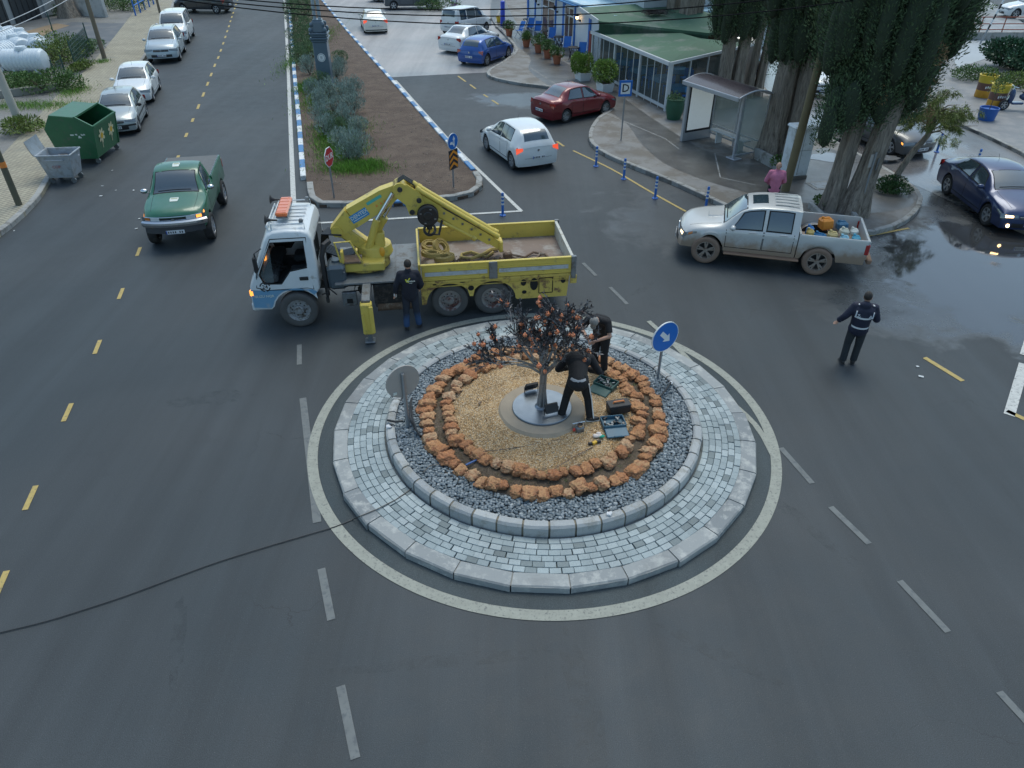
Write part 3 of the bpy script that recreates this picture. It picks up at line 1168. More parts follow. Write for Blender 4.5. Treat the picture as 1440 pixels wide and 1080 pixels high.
def wheel(parent, x, y, rad, wd, side, steel=False, tyre=None, rim=None, spokes=5, truck=False):
    """wheel with tyre and rim; side +1 outer face to +y"""
    w = thing('wheel', 'x', 'x')
    del w['label']
    del w['category']
    w.parent = parent
    w.location = (x, y, rad)
    ax = (0, side, 0)
    h = wd / 2
    t = MB()
    rr = rad * (.66 if not truck else .62)
    t.lathe([(rr, -h * .9), (rad * .93, -h), (rad * .985, -h * .8), (rad, -h * .4), (rad, h * .4), (rad * .985, h * .8), (rad * .93, h), (rad * .8, h * 1.04), (rr, h * .9), (rr, -h * .9)], axis=ax, n=36)
    t.build('tyre', tyre or m_tyre, w, smooth=50)
    m = MB()
    if truck:
        m.lathe([(rr, h * .9), (rr * .95, h * .72), (rr * .8, h * .66), (rr * .74, h * .35), (rr * .42, h * .35), (rr * .4, h * .75), (rr * .22, h * .8), (rr * .2, h * 1.0), (.001, h * 1.02)], axis=ax, n=32)
        for k in range(10):
            a = 2 * PI * k / 10
            m.cyl((rr * .58 * math.cos(a), side * h * .3, rr * .58 * math.sin(a)), (rr * .58 * math.cos(a), side * h * .45, rr * .58 * math.sin(a)), rr * .06, n=6, mi=1)
        m.build('rim', [rim or m_rimsteel, m_black], w)
        return w
    m.lathe([(rr, -h * .8), (rr, h * .88), (rr * .93, h * .92), (rr * .90, h * .5), (rr * .88, -h * .3)], axis=ax, n=32)
    m.lathe([(rr * .9, -h * .1), (.001, -h * .1)], axis=ax, n=20, mi=1)
    m.lathe([(rr * .24, h * .2), (rr * .23, h * .72), (.001, h * .78)], axis=ax, n=16)
    k = spokes
    for i in range(k):
        a = 2 * PI * i / k + .3
        for da in (-.16, .16):
            p = Vector((rr * .15 * math.cos(a), side * h * .55, rr * .15 * math.sin(a)))
            q = Vector((rr * .93 * math.cos(a + da), side * h * .72, rr * .93 * math.sin(a + da)))
            m.beam(p, q, rr * (.17 if not steel else .26), h * .3, up=ax)
    m.build('rim', [rim or (m_rimsteel if steel else m_rim), m_black], w)
    return w


STY = {
    'hatch': dict(top=[(0, .70), (.015, .76), (.06, .84), (.14, .92), (.235, .98), (.29, 1.03), (.36, 1.22), (.44, 1.40), (.50, 1.465), (.6, 1.50), (.75, 1.485), (.86, 1.43), (.92, 1.33), (.965, 1.12), (.99, .98), (1, .90)],
                  belt=[(0, .62), (.08, .74), (.26, .88), (.5, .93), (.8, .98), (1, .86)], wt=[(0, .74), (.1, .80), (.25, .84), (.31, .83), (.45, .70), (.7, .69), (.86, .66), (.93, .68), (1, .76)],
                  ws=(.30, .455), rw=(.885, .968), sw=[((.345, .44), (.57, .57)), ((.59, .59), (.82, .80))], dr=[(.315, .58), (.585, .765)]),
    'sedan': dict(top=[(0, .66), (.012, .72), (.05, .79), (.13, .87), (.22, .93), (.27, .97), (.34, 1.16), (.42, 1.34), (.49, 1.42), (.58, 1.44), (.68, 1.42), (.75, 1.33), (.82, 1.15), (.865, 1.06), (.9, 1.045), (.97, 1.02), (1, .94)],
                  belt=[(0, .6), (.08, .72), (.26, .85), (.5, .90), (.8, .95), (1, .84)], wt=[(0, .74), (.1, .80), (.22, .84), (.28, .83), (.42, .69), (.65, .68), (.78, .67), (.86, .78), (1, .76)],
                  ws=(.285, .435), rw=(.715, .845), sw=[((.33, .415), (.535, .535)), ((.555, .555), (.765, .70))], dr=[(.30, .545), (.55, .735)]),
    'fastback': dict(top=[(0, .66), (.012, .74), (.05, .82), (.13, .90), (.22, .96), (.27, 1.0), (.34, 1.17), (.42, 1.33), (.49, 1.41), (.58, 1.44), (.68, 1.42), (.78, 1.30), (.87, 1.13), (.93, 1.06), (.97, 1.04), (1, .95)],
                     belt=[(0, .62), (.08, .75), (.26, .88), (.5, .93), (.8, 1.0), (1, .90)], wt=[(0, .74), (.1, .80), (.22, .84), (.28, .83), (.42, .69), (.65, .67), (.78, .64), (.9, .74), (1, .76)],
                     ws=(.285, .44), rw=(.73, .88), sw=[((.33, .415), (.535, .535)), ((.555, .555), (.78, .72))], dr=[(.30, .545), (.55, .745)]),
    'suv': dict(top=[(0, .82), (.015, .90), (.05, 1.0), (.12, 1.06), (.22, 1.12), (.27, 1.16), (.33, 1.35), (.41, 1.57), (.48, 1.64), (.6, 1.67), (.78, 1.65), (.89, 1.56), (.94, 1.35), (.98, 1.1), (1, 1.02)],
                belt=[(0, .74), (.08, .88), (.26, 1.0), (.5, 1.05), (.85, 1.1), (1, .96)], wt=[(0, .78), (.1, .83), (.25, .86), (.29, .85), (.43, .72), (.7, .71), (.88, .68), (.96, .76), (1, .78)],
                ws=(.28, .425), rw=(.90, .97), sw=[((.325, .41), (.53, .53)), ((.55, .55), (.74, .73)), ((.76, .75), (.87, .83))], dr=[(.30, .54), (.545, .745)]),
    'van': dict(top=[(0, .84), (.015, .92), (.04, 1.0), (.10, 1.09), (.17, 1.17), (.21, 1.22), (.27, 1.45), (.35, 1.70), (.42, 1.80), (.55, 1.83), (.8, 1.82), (.95, 1.78), (.985, 1.5), (1, 1.05)],
                belt=[(0, .76), (.08, .92), (.24, 1.03), (.5, 1.06), (.9, 1.08), (1, .98)], wt=[(0, .78), (.1, .83), (.2, .86), (.24, .85), (.38, .78), (.7, .78), (.93, .76), (1, .80)],
                ws=(.215, .365), rw=(.965, .992), sw=[((.27, .36), (.47, .47)), ((.49, .49), (.70, .70)), ((.73, .73), (.90, .89))], dr=[(.245, .475), (.48, .71)]),
    'pickup': dict(top=[(0, .88), (.012, .95), (.04, 1.02), (.12, 1.10), (.21, 1.15), (.245, 1.19), (.29, 1.38), (.34, 1.58), (.385, 1.66), (.46, 1.71), (.56, 1.72), (.62, 1.70), (1, 1.68)],
                   belt=[(0, .82), (.06, .95), (.22, 1.04), (.5, 1.07), (1, 1.07)], wt=[(0, .78), (.08, .82), (.22, .85), (.26, .83), (.35, .73), (.6, .72), (1, .72)],
                   ws=(.25, .355), rw=None, sw=[((.285, .345), (.45, .45)), ((.475, .475), (.60, .60))], dr=[(.265, .46), (.465, .62)]),
}


def car(label, loc, rz, style='hatch', L=3.9, W=1.68, H=1.47, wb=2.5, fo=.78, wr=.30, mat=None, lamp=None, tail=None, plate='', group=None, name='parked_car', cat='car', steel=False,
        bed=None, mirror=None, stripe=None, zscale=None, spoke=5, rails=False, dark_low=False, tyre=None, rim=None, roofwin=False, fog=None, turn=None, cabend=None):
    st = STY[style]
    root = thing(name, label, cat, loc, rz, group)
    a, hw = L / 2, W / 2
    ks = H / max(z for _, z in st['top'])
    ftop, fbelt, fwt = pchip(st['top']), pchip(st['belt']), pchip(st['wt'])
    zb = .20 if style not in ("pickup", "suv", "van", "single") else .30
    if style in ("pickup", "single"):
        zb = .42 if style == 'pickup' else .58
    X0, X1 = a - fo, a - fo - wb            # axles
    Ra = wr * 1.17
    xend = -a if cabend is None else a - cabend * L
    U = lambda x: (a - x) / L

    def sec(x):
        u = U(x)
        w = hw * (1 - .05 * sstep(.36, .5, abs(x) / L) - .012 * (abs(x) / a) ** 2)
        top = ftop(u) * ks
        wt = fwt(u) * hw
        crown = .035
        te = top - crown
        belt = min(fbelt(u) * ks, te - .02)
        belt = max(belt, zb + .18)
        za = zb
        fl = 0
        for xw in (X0, X1):
            dx = abs(x - xw)
            if dx < Ra:
                za = max(za, wr + math.sqrt(Ra * Ra - dx * dx))
            if dx < Ra * 1.25:
                fl = max(fl, 1 - (dx / (Ra * 1.25)) ** 2)
        za = min(za, belt - .12)
        mid = max(za + .03, (za + belt) / 2)
        fz = .022 * fl
        sec_ = [(0, zb), (w - .30, zb), (w - .26, za), (w - .03 + fz, za), (w - .004 + fz, max(za + .02, zb + .12)), (w + fz * .7, mid), (w + .002, max(mid + .01, belt - .13)), (w - .012, max(mid + .015, belt - .04)), (w - .04, belt)]
        bx, bz = w - .04, belt
        tx, tz = wt, te - .015
        tx = min(tx, bx - .01)
        for k in (.25, .5, .75, 1):
            sec_.append((bx + (tx - bx) * k + .014 * math.sin(PI * k), bz + (tz - bz) * k))
        sec_ += [(tx - .04, te), (tx * .68, te + crown * .6), (tx * .35, te + crown * .93), (0, top)]
        return sec_

    def deform(x, y, z):
        s = sstep(.25 * L, .5 * L, abs(x))
        if s > 0 and not (cabend and x < 0):
            if x > 0:
                b = -.10 * sstep(.50 * ks, .80 * ks * (1.25 if style in ('suv', 'van', 'pickup') else 1), z) - .05 * sstep(.35, .2, z)
                c = .20
            else:
                b = -.05 * sstep(.55, .9, z) - .05 * sstep(.4, .25, z)
                c = .11
            x += math.copysign(1, x) * s * (b - c * min(1.2, abs(y) / hw) ** 2.6)
        return Vector((x, y, z))

    def spt(x, v, side, off=0.0):
        """point on the body side at section parameter v"""
        s_ = sec(x)
        i = min(int(v), len(s_) - 2)
        f = v - i
        p = deform(x, (s_[i][0] * (1 - f) + s_[i + 1][0] * f) * side, s_[i][1] * (1 - f) + s_[i + 1][1] * f)
        if off:
            e = .01
            q = spt(x + e, v, side)
            r_ = spt(x, min(v + .05, len(s_) - 1.001), side)
            if (r_ - p).length < 1e-6:
                r_ = p + Vector((0, 0, .01))
            nrm = (q - p).cross(r_ - p)
            if nrm.length > 1e-9:
                nrm.normalize()
                if nrm.y * side < 0:
                    nrm = -nrm
                p = p + nrm * off
        return p

    def tpt(x, s, off=0.0):
        """point on the centre surface (hood, screens, roof): s -1..1 across"""
        s_ = sec(x)
        te, tx = s_[13][1], s_[13][0]
        top = s_[-1][1]
        y = s * tx
        z = te + (top - te) * (1 - s * s)
        p = deform(x, y, z)
        if off:
            q = tpt(x + .01, s)
            r_ = tpt(x, s + .02)
            nrm = (q - p).cross(r_ - p).normalized()
            if nrm.z < 0:
                nrm = -nrm
            p = p + nrm * off
        return p

    def cpt(sg, y, z, off=0.0):
        p = deform(sg * a, y, z)
        if off:
            q = deform(sg * a, y + .01, z)
            r_ = deform(sg * a, y, z + .01)
            nrm = (q - p).cross(r_ - p).normalized()
            if nrm.x * sg < 0:
                nrm = -nrm
            p = p + nrm * off
        return p

    # ---- body
    xs = set()
    k = int((a - xend) / .07)
    for i in range(k + 1):
        xs.add(round(a + (xend - a) * i / k, 4))
    for xw in (X0, X1):
        for i in range(-8, 9):
            x = xw + Ra * math.sin(i / 8 * PI / 2)
            if x > xend:
                xs.add(round(x, 4))
    for e in (.006, .02, .04):
        xs.add(round(a - e, 4))
        if cabend is None:
            xs.add(round(-a + e, 4))
    xs = sorted(xs, reverse=True)
    B = MB()
    prof = [sec(x) for x in xs]
    nj = len(prof[0])
    for side in (1, -1):
        V = [deform(x, p[0] * side, p[1]) for x, s_ in zip(xs, prof) for p in s_]
        for i in range(len(xs) - 1):
            F1, F2 = [], []
            for j in range(nj - 1):
                q = (i * nj + j, (i + 1) * nj + j, (i + 1) * nj + j + 1, i * nj + j + 1)
                if side < 0:
                    q = q[::-1]
                (F2 if j < 3 else F1).append(q)
            o = len(B.v)
            B.f += [tuple(c + o for c in q) for q in F1 + F2]
            B.m += [0] * len(F1) + [1] * len(F2)
        B.v += [tuple(p) for p in V]
    for sg, x in ((1, xs[0]), (-1, xs[-1])):
        s_ = sec(x)
        n = 10
        V = []
        for y, z in s_[1:]:
            for i in range(n + 1):
                V.append(deform(x, y * (1 - 2 * i / n), z))
        F = []
        for j in range(len(s_) - 2):
            for i in range(n):
                q = (j * (n + 1) + i, j * (n + 1) + i + 1, (j + 1) * (n + 1) + i + 1, (j + 1) * (n + 1) + i)
                F.append(q if sg < 0 else q[::-1])
        B.add(V, [q[::-1] for q in F])
    # merge coincident rows so the shading is continuous
    bm = bmesh.new()
    bmv = [bm.verts.new(p) for p in B.v]
    for q, mi in zip(B.f, B.m):
        try:
            f = bm.faces.new([bmv[i] for i in q])
            f.material_index = mi
        except ValueError:
            pass
    bmesh.ops.remove_doubles(bm, verts=bm.verts, dist=.0008)
    bmesh.ops.recalc_face_normals(bm, faces=bm.faces)
    me = bpy.data.meshes.new('body')
    bm.to_mesh(me)
    bm.free()
    me.materials.append(mat)
    me.materials.append(m_gap)
    me.polygons.foreach_set('use_smooth', [True] * len(me.polygons))
    me.set_sharp_from_angle(angle=R(38))
    body = bpy.data.objects.new('body', me)
    col.objects.link(body)
    body.parent = root

    def side_patch(name, mt, u0b, u1b, u0t, u1t, v0, v1, side, off, nx=8, nv=5, mi=0, par=root):
        mb = MB()

        def fn(i, j):
            xb, xt = a - (u0b + (u1b - u0b) * i) * L, a - (u0t + (u1t - u0t) * i) * L
            x = xb + (xt - xb) * j
            return spt(x, v0 + (v1 - v0) * j, side, off)
        mb.grid(fn, nx, nv, flip=(side > 0))
        return mb.build(name, mt, par, smooth=60)

    def top_patch(name, mt, u0, u1, s0, s1, off, nx=8, ny=8, par=root, taper=0):
        mb = MB()
        mb.grid(lambda i, j: tpt(a - (u0 + (u1 - u0) * i) * L, (s0 + (s1 - s0) * j) * (1 - taper * i), off), nx, ny)
        return mb.build(name, mt, par, smooth=60)

    def cap_patch(name, mt, sg, y0, y1, z0, z1, off, ny=6, nz=3, par=root, dz=0):
        mb = MB()
        mb.grid(lambda i, j: cpt(sg, y0 + (y1 - y0) * i, z1 - (z1 - z0) * (1 - j) * (1 - dz * (1 - i)), off), ny, nz, flip=(sg < 0) != (y1 < y0))
        # give it thickness by a rim back to the skin
        return mb.build(name, mt, par, smooth=60)

    # ---- glass with a dark rubber edge
    top_patch('windscreen', m_glass, st['ws'][0], st['ws'][1], -.93, .93, .006, par=top_patch('screen_surround', m_gap, st['ws'][0] - .006, st['ws'][1] + .006, -.965, .965, .003))
    if st['rw'] and not cabend:
        top_patch('rear_window', m_glass, st['rw'][0], st['rw'][1], -.86, .86, .007)
    nwin = len(st['sw'])
    if bed and bed.get('single'):
        nwin = 1
    for side in (1, -1):
        for i, (b_, c_) in enumerate(st['sw'][:nwin]):
            f0, f1 = b_[0], c_[0]
            g0, g1 = b_[1], c_[1]
            s_ = side_patch('side_window', m_gap, f0 - .004, f1 + .004, g0 - .004, g1 + .004, 8.1, 11.75, side, .004)
            side_patch('pane', m_glass, f0 + .002, f1 - .002, g0 + .004, g1 - .003, 8.35, 11.55, side, .007, par=s_)
        drs = st['dr'] if nwin > 1 else st['dr'][:1]
        if W > 0:
            for i, (d0, d1) in enumerate(drs):
                lo1 = min(d1, U(X1 + Ra * 1.04)) if d1 > U(X1 + Ra) else d1
                lo0 = max(d0, U(X0 - Ra * 1.06))
                g_ = side_patch('door', m_gap, lo0 - .0015, lo1 + .0015, d0 - .0015, d1 + .0015, 4.0, 8.0, side, .002)
                side_patch('door_skin', mat, lo0 + .0015, lo1 - .0015, d0 + .0015, d1 - .0015, 4.1, 8.02, side, .0045, par=g_)
                h = MB()
                p = spt(a - (d1 - .035) * L, 7.0, side, .012)
                q = spt(a - (d1 - .075) * L, 7.0, side, .012)
                h.beam(p, q, .03, .028, bev=.008)
                h.build('handle', mat if not steel else m_black, g_)
        if steel or dark_low:
            side_patch('side_moulding', m_black, U(X0 - Ra * 1.05), U(X1 + Ra * 1.05), U(X0 - Ra * 1.05), U(X1 + Ra * 1.05), 4.9, 5.2, side, .012, 6, 1)
        # mirrors
        p = spt(a - (st['sw'][0][0][0] + .012) * L, 8.6, side, .02)
        mm = MB()
        mm.ell(p + Vector((-.0, side * .12, .045)), (.07, .11, .075), sub=2)
        mm.beam(p, p + Vector((0, side * .08, .02)), .05, .03)
        mm.build('side_mirror', mirror or mat, root, smooth=180)
        # lamps
        zt = prof[0][-1][1]
        z0, z1 = zt * .74, zt * .97
        hl = cap_patch('headlight', m_lens, 1, side * hw * .50, side * hw * .99, z0 + (.02), z1, .012, dz=.5, ny=8)
        u1 = .045
        if lamp in (m_lens_on, m_lens_bright):
            cap_patch('lit_bulb', lamp, 1, side * hw * .64, side * hw * .86, z0 + (z1 - z0) * .38, z0 + (z1 - z0) * .80, .017, dz=.3, ny=4, par=hl)
        mbl = MB()
        zz = lambda u: (z0 + z1) / 2
        mbl.grid(lambda i, j: spt(a - (.0 + u1 * 1.5 * i) * L, 6.3 + 1.5 * j * (1 - .6 * i), side, .010), 5, 3, flip=(side > 0))
        mbl.build('lamp_wrap', m_lens, hl, smooth=60)
        if turn:
            mbl = MB()
            mbl.grid(lambda i, j: spt(a - (.02 + .022 * i) * L, 6.4 + .8 * j, side, .014), 3, 3, flip=(side > 0))
            mbl.build('indicator', turn, hl, smooth=60)
        if not (bed or cabend):
            zr = prof[-1][-1][1]
            tl = cap_patch('tail_light', tail or m_red, -1, side * hw * .70, side * hw * .995, zr * .74, zr * .98, .012, ny=6, dz=.55)
            mbl = MB()
            mbl.grid(lambda i, j: spt(-a + (.03 * i) * L, 6.3 + 2.0 * j, side, .010), 4, 3, flip=(side < 0))
            mbl.build('lamp_wrap', m_red, tl, smooth=60)
        if fog:
            fg = MB()
            p = cpt(1, side * hw * .72, zb + .12, .01)
            fg.cyl(p, p + Vector((.02, 0, 0)), .05, n=12)
            fg.build('fog_light', fog, root)
    # nose: grille, lower intake, plate
    zt = prof[0][-1][1]
    gr = cap_patch('grille', m_black, 1, -hw * .46, hw * .46, zt * .80, zt * .93, .006, ny=8)
    sl = MB()
    for k in range(2):
        z = zt * (.835 + .05 * k)
        sl.tube([cpt(1, hw * .45 * (i / 4 - 1), z, .014) for i in range(9)], .006, n=5)
    sl.build('grille_bar', m_chrome, gr)
    bd = MB()
    p = cpt(1, 0, zt * .87, .016)
    bd.cyl(p - Vector((.01, 0, 0)), p + Vector((.012, 0, 0)), .055, n=16)
    bd.build('badge', m_chrome, gr)
    cap_patch('lower_intake', m_black, 1, -hw * .62, hw * .62, zb + .06, zb + .20, .006, ny=8)
    if steel or dark_low:
        cap_patch('bumper_strip', m_black, 1, -hw * .97, hw * .97, zt * .60, zt * .70, .014, ny=12, nz=2)
    pm_ = MB()
    p = cpt(1, 0, zt * .56, .02)
    pm_.box(p, (.012, .50, .11), bev=.003)
    for i in range(7):
        if i != 2:
            pm_.box(p + Vector((.0075, .19 - .062 * i, 0)), (.004, .034, .06), mi=1)
    pm_.box(p + Vector((.0075, -.235, 0)), (.004, .03, .10), mi=2)
    pm_.build('number_plate', [m_plate, m_ink, m_euro], root)
    if not (bed or cabend):
        zr = prof[-1][-1][1]
        pm_ = MB()
        p = cpt(-1, 0, zr * .60, .045)
        pm_.box(p, (.012, .50, .11), bev=.003)
        for i in range(7):
            if i != 2:
                pm_.box(p + Vector((-.0075, -.19 + .062 * i, 0)), (.004, .034, .06), mi=1)
        pm_.box(p + Vector((-.0075, .235, 0)), (.004, .03, .10), mi=2)
        pm_.build('number_plate', [m_plate, m_ink, m_euro], root)
        cap_patch('rear_bumper_strip', m_black if (steel or dark_low) else mat, -1, -hw * .9, hw * .9, zb + .05, zb + .12, .012, ny=12, nz=1)
        # tailgate seam
        sm = MB()
        sm.tube([cpt(-1, hw * .63 * (i / 5 - 1), zb + .30, .003) for i in range(11)], .004, n=4)
        sm.build('tailgate_seam', m_gap, root)
        bd = MB()
        p = cpt(-1, 0, zr * .86, .008)
        bd.cyl(p + Vector((.008, 0, 0)), p - Vector((.012, 0, 0)), .045, n=14)
        bd.build('rear_badge', m_chrome, root)
    # bonnet seams, wipers, aerial
    sm = MB()
    for side in (1, -1):
        sm.tube([tpt(a - (.035 + (st['ws'][0] - .05) * i / 8) * L, side * .90, .001) for i in range(9)], .004, n=4)
    sm.build('bonnet_seam', m_gap, root)
    wp = MB()
    for s0, s1 in ((-.75, -.05), (-.05, .65)):
        wp.tube([tpt(a - (st['ws'][0] + .012) * L, s0 + (s1 - s0) * i / 5, .018) for i in range(6)], .009, n=4)
    wp.build('wiper', m_black, root)
    if not bed:
        ar = MB()
        u = .52 if style == 'hatch' else .60
        p = tpt(a - u * L, 0, 0)
        ar.tube([p, p + Vector((-.10, 0, .18))], .005, n=4)
        ar.build('aerial', m_black, root)
    if rails:
        for side in (1, -1):
            rl = MB()
            rl.tube([tpt(a - (st['ws'][1] + .05 + .38 * i / 8) * L, side * .97, .035 if 0 < i < 8 else 0) for i in range(9)], .014, n=6)
            rl.build('roof_rail', m_chrome, root)
    if roofwin:
        top_patch('sunroof', m_glass, st['ws'][1] + .03, st['ws'][1] + .11, -.55, .55, .006)
    # wheels and axles
    for x in (X0, X1):
        for side in (1, -1):
            wheel(root, x, side * (hw - .105 + (.03 if bed else 0)), wr, .20 if not bed else .24, side, steel and not bed, spokes=spoke, tyre=tyre, rim=rim)
    if bed:
        rail, floor = bed['rail'], bed['floor']
        xb0, xb1 = xend - .03, -a + .04
        n = 40
        xs2 = [xb0 + (xb1 - xb0) * i / n for i in range(n + 1)]
        T = MB()
        rows = []
        for x in xs2:
            dx = abs(x - X1)
            za = zb
            fl = 0
            if dx < Ra:
                za = wr + math.sqrt(Ra * Ra - dx * dx)
            if dx < Ra * 1.25:
                fl = 1 - (dx / (Ra * 1.25)) ** 2
            w = hw - .015
            fz = .03 * fl
            za = min(za, rail - .08)
            rows.append([(0, zb + .1), (w - .3, zb + .1), (w - .27, max(za, zb + .1)), (w - .01 + fz, za), (w + fz, za + .02), (w + fz * .7, (za + rail) / 2), (w, rail - .04), (w - .015, rail), (w - .06, rail), (w - .075, floor), (0, floor)])
        k = len(rows[0])
        for side in (1, -1):
            V = [(x, p[0] * side, p[1]) for x, r_ in zip(xs2, rows) for p in r_]
            F = [((i * k + j), (i + 1) * k + j, (i + 1) * k + j + 1, i * k + j + 1) for i in range(n) for j in range(k - 1)]
            mi_ = [1 if j < 2 else 0 if j < 8 else 2 for i in range(n) for j in range(k - 1)]
            o = len(T.v)
            T.v += [tuple(p) for p in V]
            T.f += [tuple(c + o for c in (q[::-1] if side < 0 else q)) for q in F]
            T.m += mi_
        w = hw - .09
        T.box((xb0 - .02, 0, (rail + zb) / 2 + .08), (.05, 2 * w + .12, rail - zb - .12))
        bo = T.build('cargo_bed', [mat, m_gap, bed.get('inner', mat)], root, smooth=40)
        tg = MB()
        tg.box((xb1 - .02, 0, (rail + zb + .12) / 2), (.06, 2 * w + .1, rail - zb - .14), bev=.015)
        tg.build('tailgate', mat, root)
        for side in (1, -1):
            tl = MB()
            tl.box((xb1 + .0, side * (hw - .05), rail - .25), (.12, .09, .30), bev=.02)
            tl.build('tail_light', m_red, root)
        rb_ = MB()
        rb_.box((xb1 - .15, 0, zb + .08), (.14, W * .92, .14), bev=.03)
        rb_.build('rear_bumper', bed.get('bump', m_chrome), root)
        fr = MB()
        for sy in (-.4, .4):
            fr.box((-.3, sy, zb - .0), (L * .72, .08, .12))
        fr.cyl((X0, -hw + .2, wr), (X0, hw - .2, wr), .05)
        fr.cyl((X1, -hw + .2, wr), (X1, hw - .2, wr), .06)
        fr.build('chassis', m_gap, root)
        if bed.get('step'):
            for side in (1, -1):
                s_ = MB()
                s_.box((((X0 - Ra) + (X1 + Ra)) / 2, side * (hw + .02), zb - .03), (X0 - X1 - 2 * Ra - .05, .20, .05), bev=.02)
                s_.build('side_step', bed['step'], root)
    return root, spt, tpt, cpt


def pose_car(front, rear, side, W, wbase, fo, L, ins=.06):
    """position and heading from the ground contacts of the front and rear wheel on one side"""
    f, r_ = at(*front), at(*rear)
    d = (f - r_).normalized()
    left = Vector((-d.y, d.x, 0))
    mid = (f + r_) / 2 - left * side * (W / 2 - ins)
    # car centre relative to the axle midpoint
    c = mid + d * (-(L / 2 - fo - wbase / 2))
    return (c.x, c.y, .006), math.atan2(d.y, d.x)


white = paint('white_paint', (.66, .68, .68))
silver = paint('silver_paint', (.52, .52, .50), .12)
# --- parked row on the left, nearest first
loc, rz = pose_car((197, 185), (207, 162.5), 1, 1.64, 2.47, .74, 3.8)
car('silver grey hatchback with black bumper strips parked right behind the big green container', loc, R(-74), L=3.8, W=1.64, H=1.42, wb=2.47, fo=.74, wr=.29, mat=paint('silver_grey_paint', (.34, .38, .39), .15), group='cars parked along the west kerb', steel=True, mirror=m_black)
loc, rz = pose_car((216, 142), (226, 126), 1, 1.70, 2.51, .8, 4.0)
car('white hatchback with lit corner lamp parked behind the silver grey hatchback', loc, R(-74.5), L=4.0, W=1.70, H=1.46, wb=2.51, fo=.8, wr=.31, mat=white, group='cars parked along the west kerb')
loc, rz = pose_car((254.5, 86), (261, 72), 1, 1.84, 2.68, .9, 4.5)
car('silver blue SUV with roof rails parked in front of the white van', loc, R(-75), 'suv', L=4.5, W=1.84, H=1.65, wb=2.68, fo=.9, wr=.35, mat=paint('silver_blue_paint', (.38, .44, .47), .15), group='cars parked along the west kerb', rails=True, cat='suv')
loc, rz = pose_car((267, 61), (273, 50), 1, 1.78, 2.7, .85, 4.2)
car('small white van parked last in the row along the west kerb', loc, R(-76), 'van', L=4.2, W=1.78, H=1.80, wb=2.7, fo=.85, wr=.31, mat=white, group='cars parked along the west kerb', name='parked_van', cat='van')
car('dark minivan standing across the far end of the west carriageway', (at(283, 19).x, at(283, 19).y + .9, 0), R(172), 'van', L=4.6, W=1.85, H=1.75, wb=2.9, fo=.9, wr=.34, mat=paint('dark_grey_paint', (.03, .034, .038)), name='minivan', cat='van')
dk_paint = paint('slate_paint', (.06, .075, .09), .3)
p = at(578, 14)
car('dark grey van crossing the far end of the old road', (p.x, p.y + .9, 0), R(8), 'van', L=4.7, W=1.9, H=1.8, wb=3.0, fo=.9, wr=.34, mat=dk_paint, name='van', cat='van')
p = at(546, 9)
car('dark saloon half hidden behind the grey van at the far end of the road', (p.x + .0, p.y + 3.0, 0), R(-20), 'sedan', L=4.4, W=1.75, H=1.45, wb=2.6, fo=.85, wr=.31, mat=paint('black_paint', (.015, .016, .018)), name='sedan', steel=False)
# --- driving and parked cars on the right carriageway
p, q = at(516, 46), at(544, 46)
car('cream white saloon with glowing brake lights driving away beside the median', ((p.x + q.x) / 2 - .4, (p.y + q.y) / 2 + 1.3, 0), R(104), 'sedan', L=4.3, W=1.68, H=1.42, wb=2.55, fo=.85, wr=.30, mat=paint('cream_paint', (.66, .66, .60)), tail=m_red_on, name='driving_car', steel=True)
loc, rz = pose_car((671, 42), (633, 50), -1, 1.75, 2.7, .8, 3.98)
p = at(634, 51)
car('white boxy leisure van parked furthest up by the plants', (p.x + 1.05, p.y + 1.5, 0), R(52), 'van', L=3.98, W=1.72, H=1.74, wb=2.54, fo=.8, wr=.30, mat=white, name='parked_van', cat='van', group='cars parked before the cafe')
p = at(649, 75)
car('white saloon parked between the boxy white van and the blue hatchback', (p.x + .45, p.y + 1.55, 0), R(56), 'sedan', L=4.5, W=1.79, H=1.49, wb=2.63, fo=.86, wr=.31, mat=white, group='cars parked before the cafe')
loc, rz = pose_car((711, 82.5), (690, 91.5), -1, 1.73, 2.5, .8, 4.0)
car('bright blue hatchback parked in the bay next to the cafe pavement', loc, R(61), L=4.0, W=1.75, H=1.45, wb=2.55, fo=.8, wr=.32, mat=paint('blue_paint', (.02, .085, .32), .3), group='cars parked before the cafe', tail=m_red)
loc, rz = pose_car((848, 161), (798, 172), -1, 1.64, 2.42, .8, 4.1)
car('dark red saloon with black side strips parked in the bay by the cafe pavement', loc, rz, 'sedan', L=4.1, W=1.64, H=1.42, wb=2.42, fo=.8, wr=.29, mat=paint('dark_red_paint', (.17, .012, .018), .2), steel=False, rim=m_rimsteel, group='cars parked before the cafe', spoke=7)
loc, rz = pose_car((686, 212), (721, 238), 1, 1.70, 2.49, .8, 3.82)
corsa, *_ = car('white hatchback with glowing red tail lights driving away past the red saloon', loc, rz, L=3.9, W=1.72, H=1.49, wb=2.49, fo=.8, wr=.31, mat=white, tail=m_red_on, name='driving_car', spoke=6)
loc, rz = pose_car((1380, 314), (1331, 275), -1, 1.81, 2.71, .9, 4.6)
car('dark blue saloon with bright headlights driving into the puddle', loc, rz, 'fastback', L=4.6, W=1.81, H=1.45, wb=2.70, fo=.92, wr=.33, mat=paint('midnight_blue_paint', (.018, .035, .105), .3), lamp=m_lens_bright, fog=m_lens_bright, name='driving_car')
p = at(1264, 217)
car('dark grey hatchback with amber side lamps waiting behind the leaning small tree', (p.x - .15, p.y + 1.3, 0), R(-70), 'hatch', L=4.05, W=1.68, H=1.44, wb=2.44, fo=.82, wr=.31, mat=paint('anthracite_paint', (.07, .075, .08), .1), turn=m_amber_on, name='driving_car')
p = at(1145, 136)
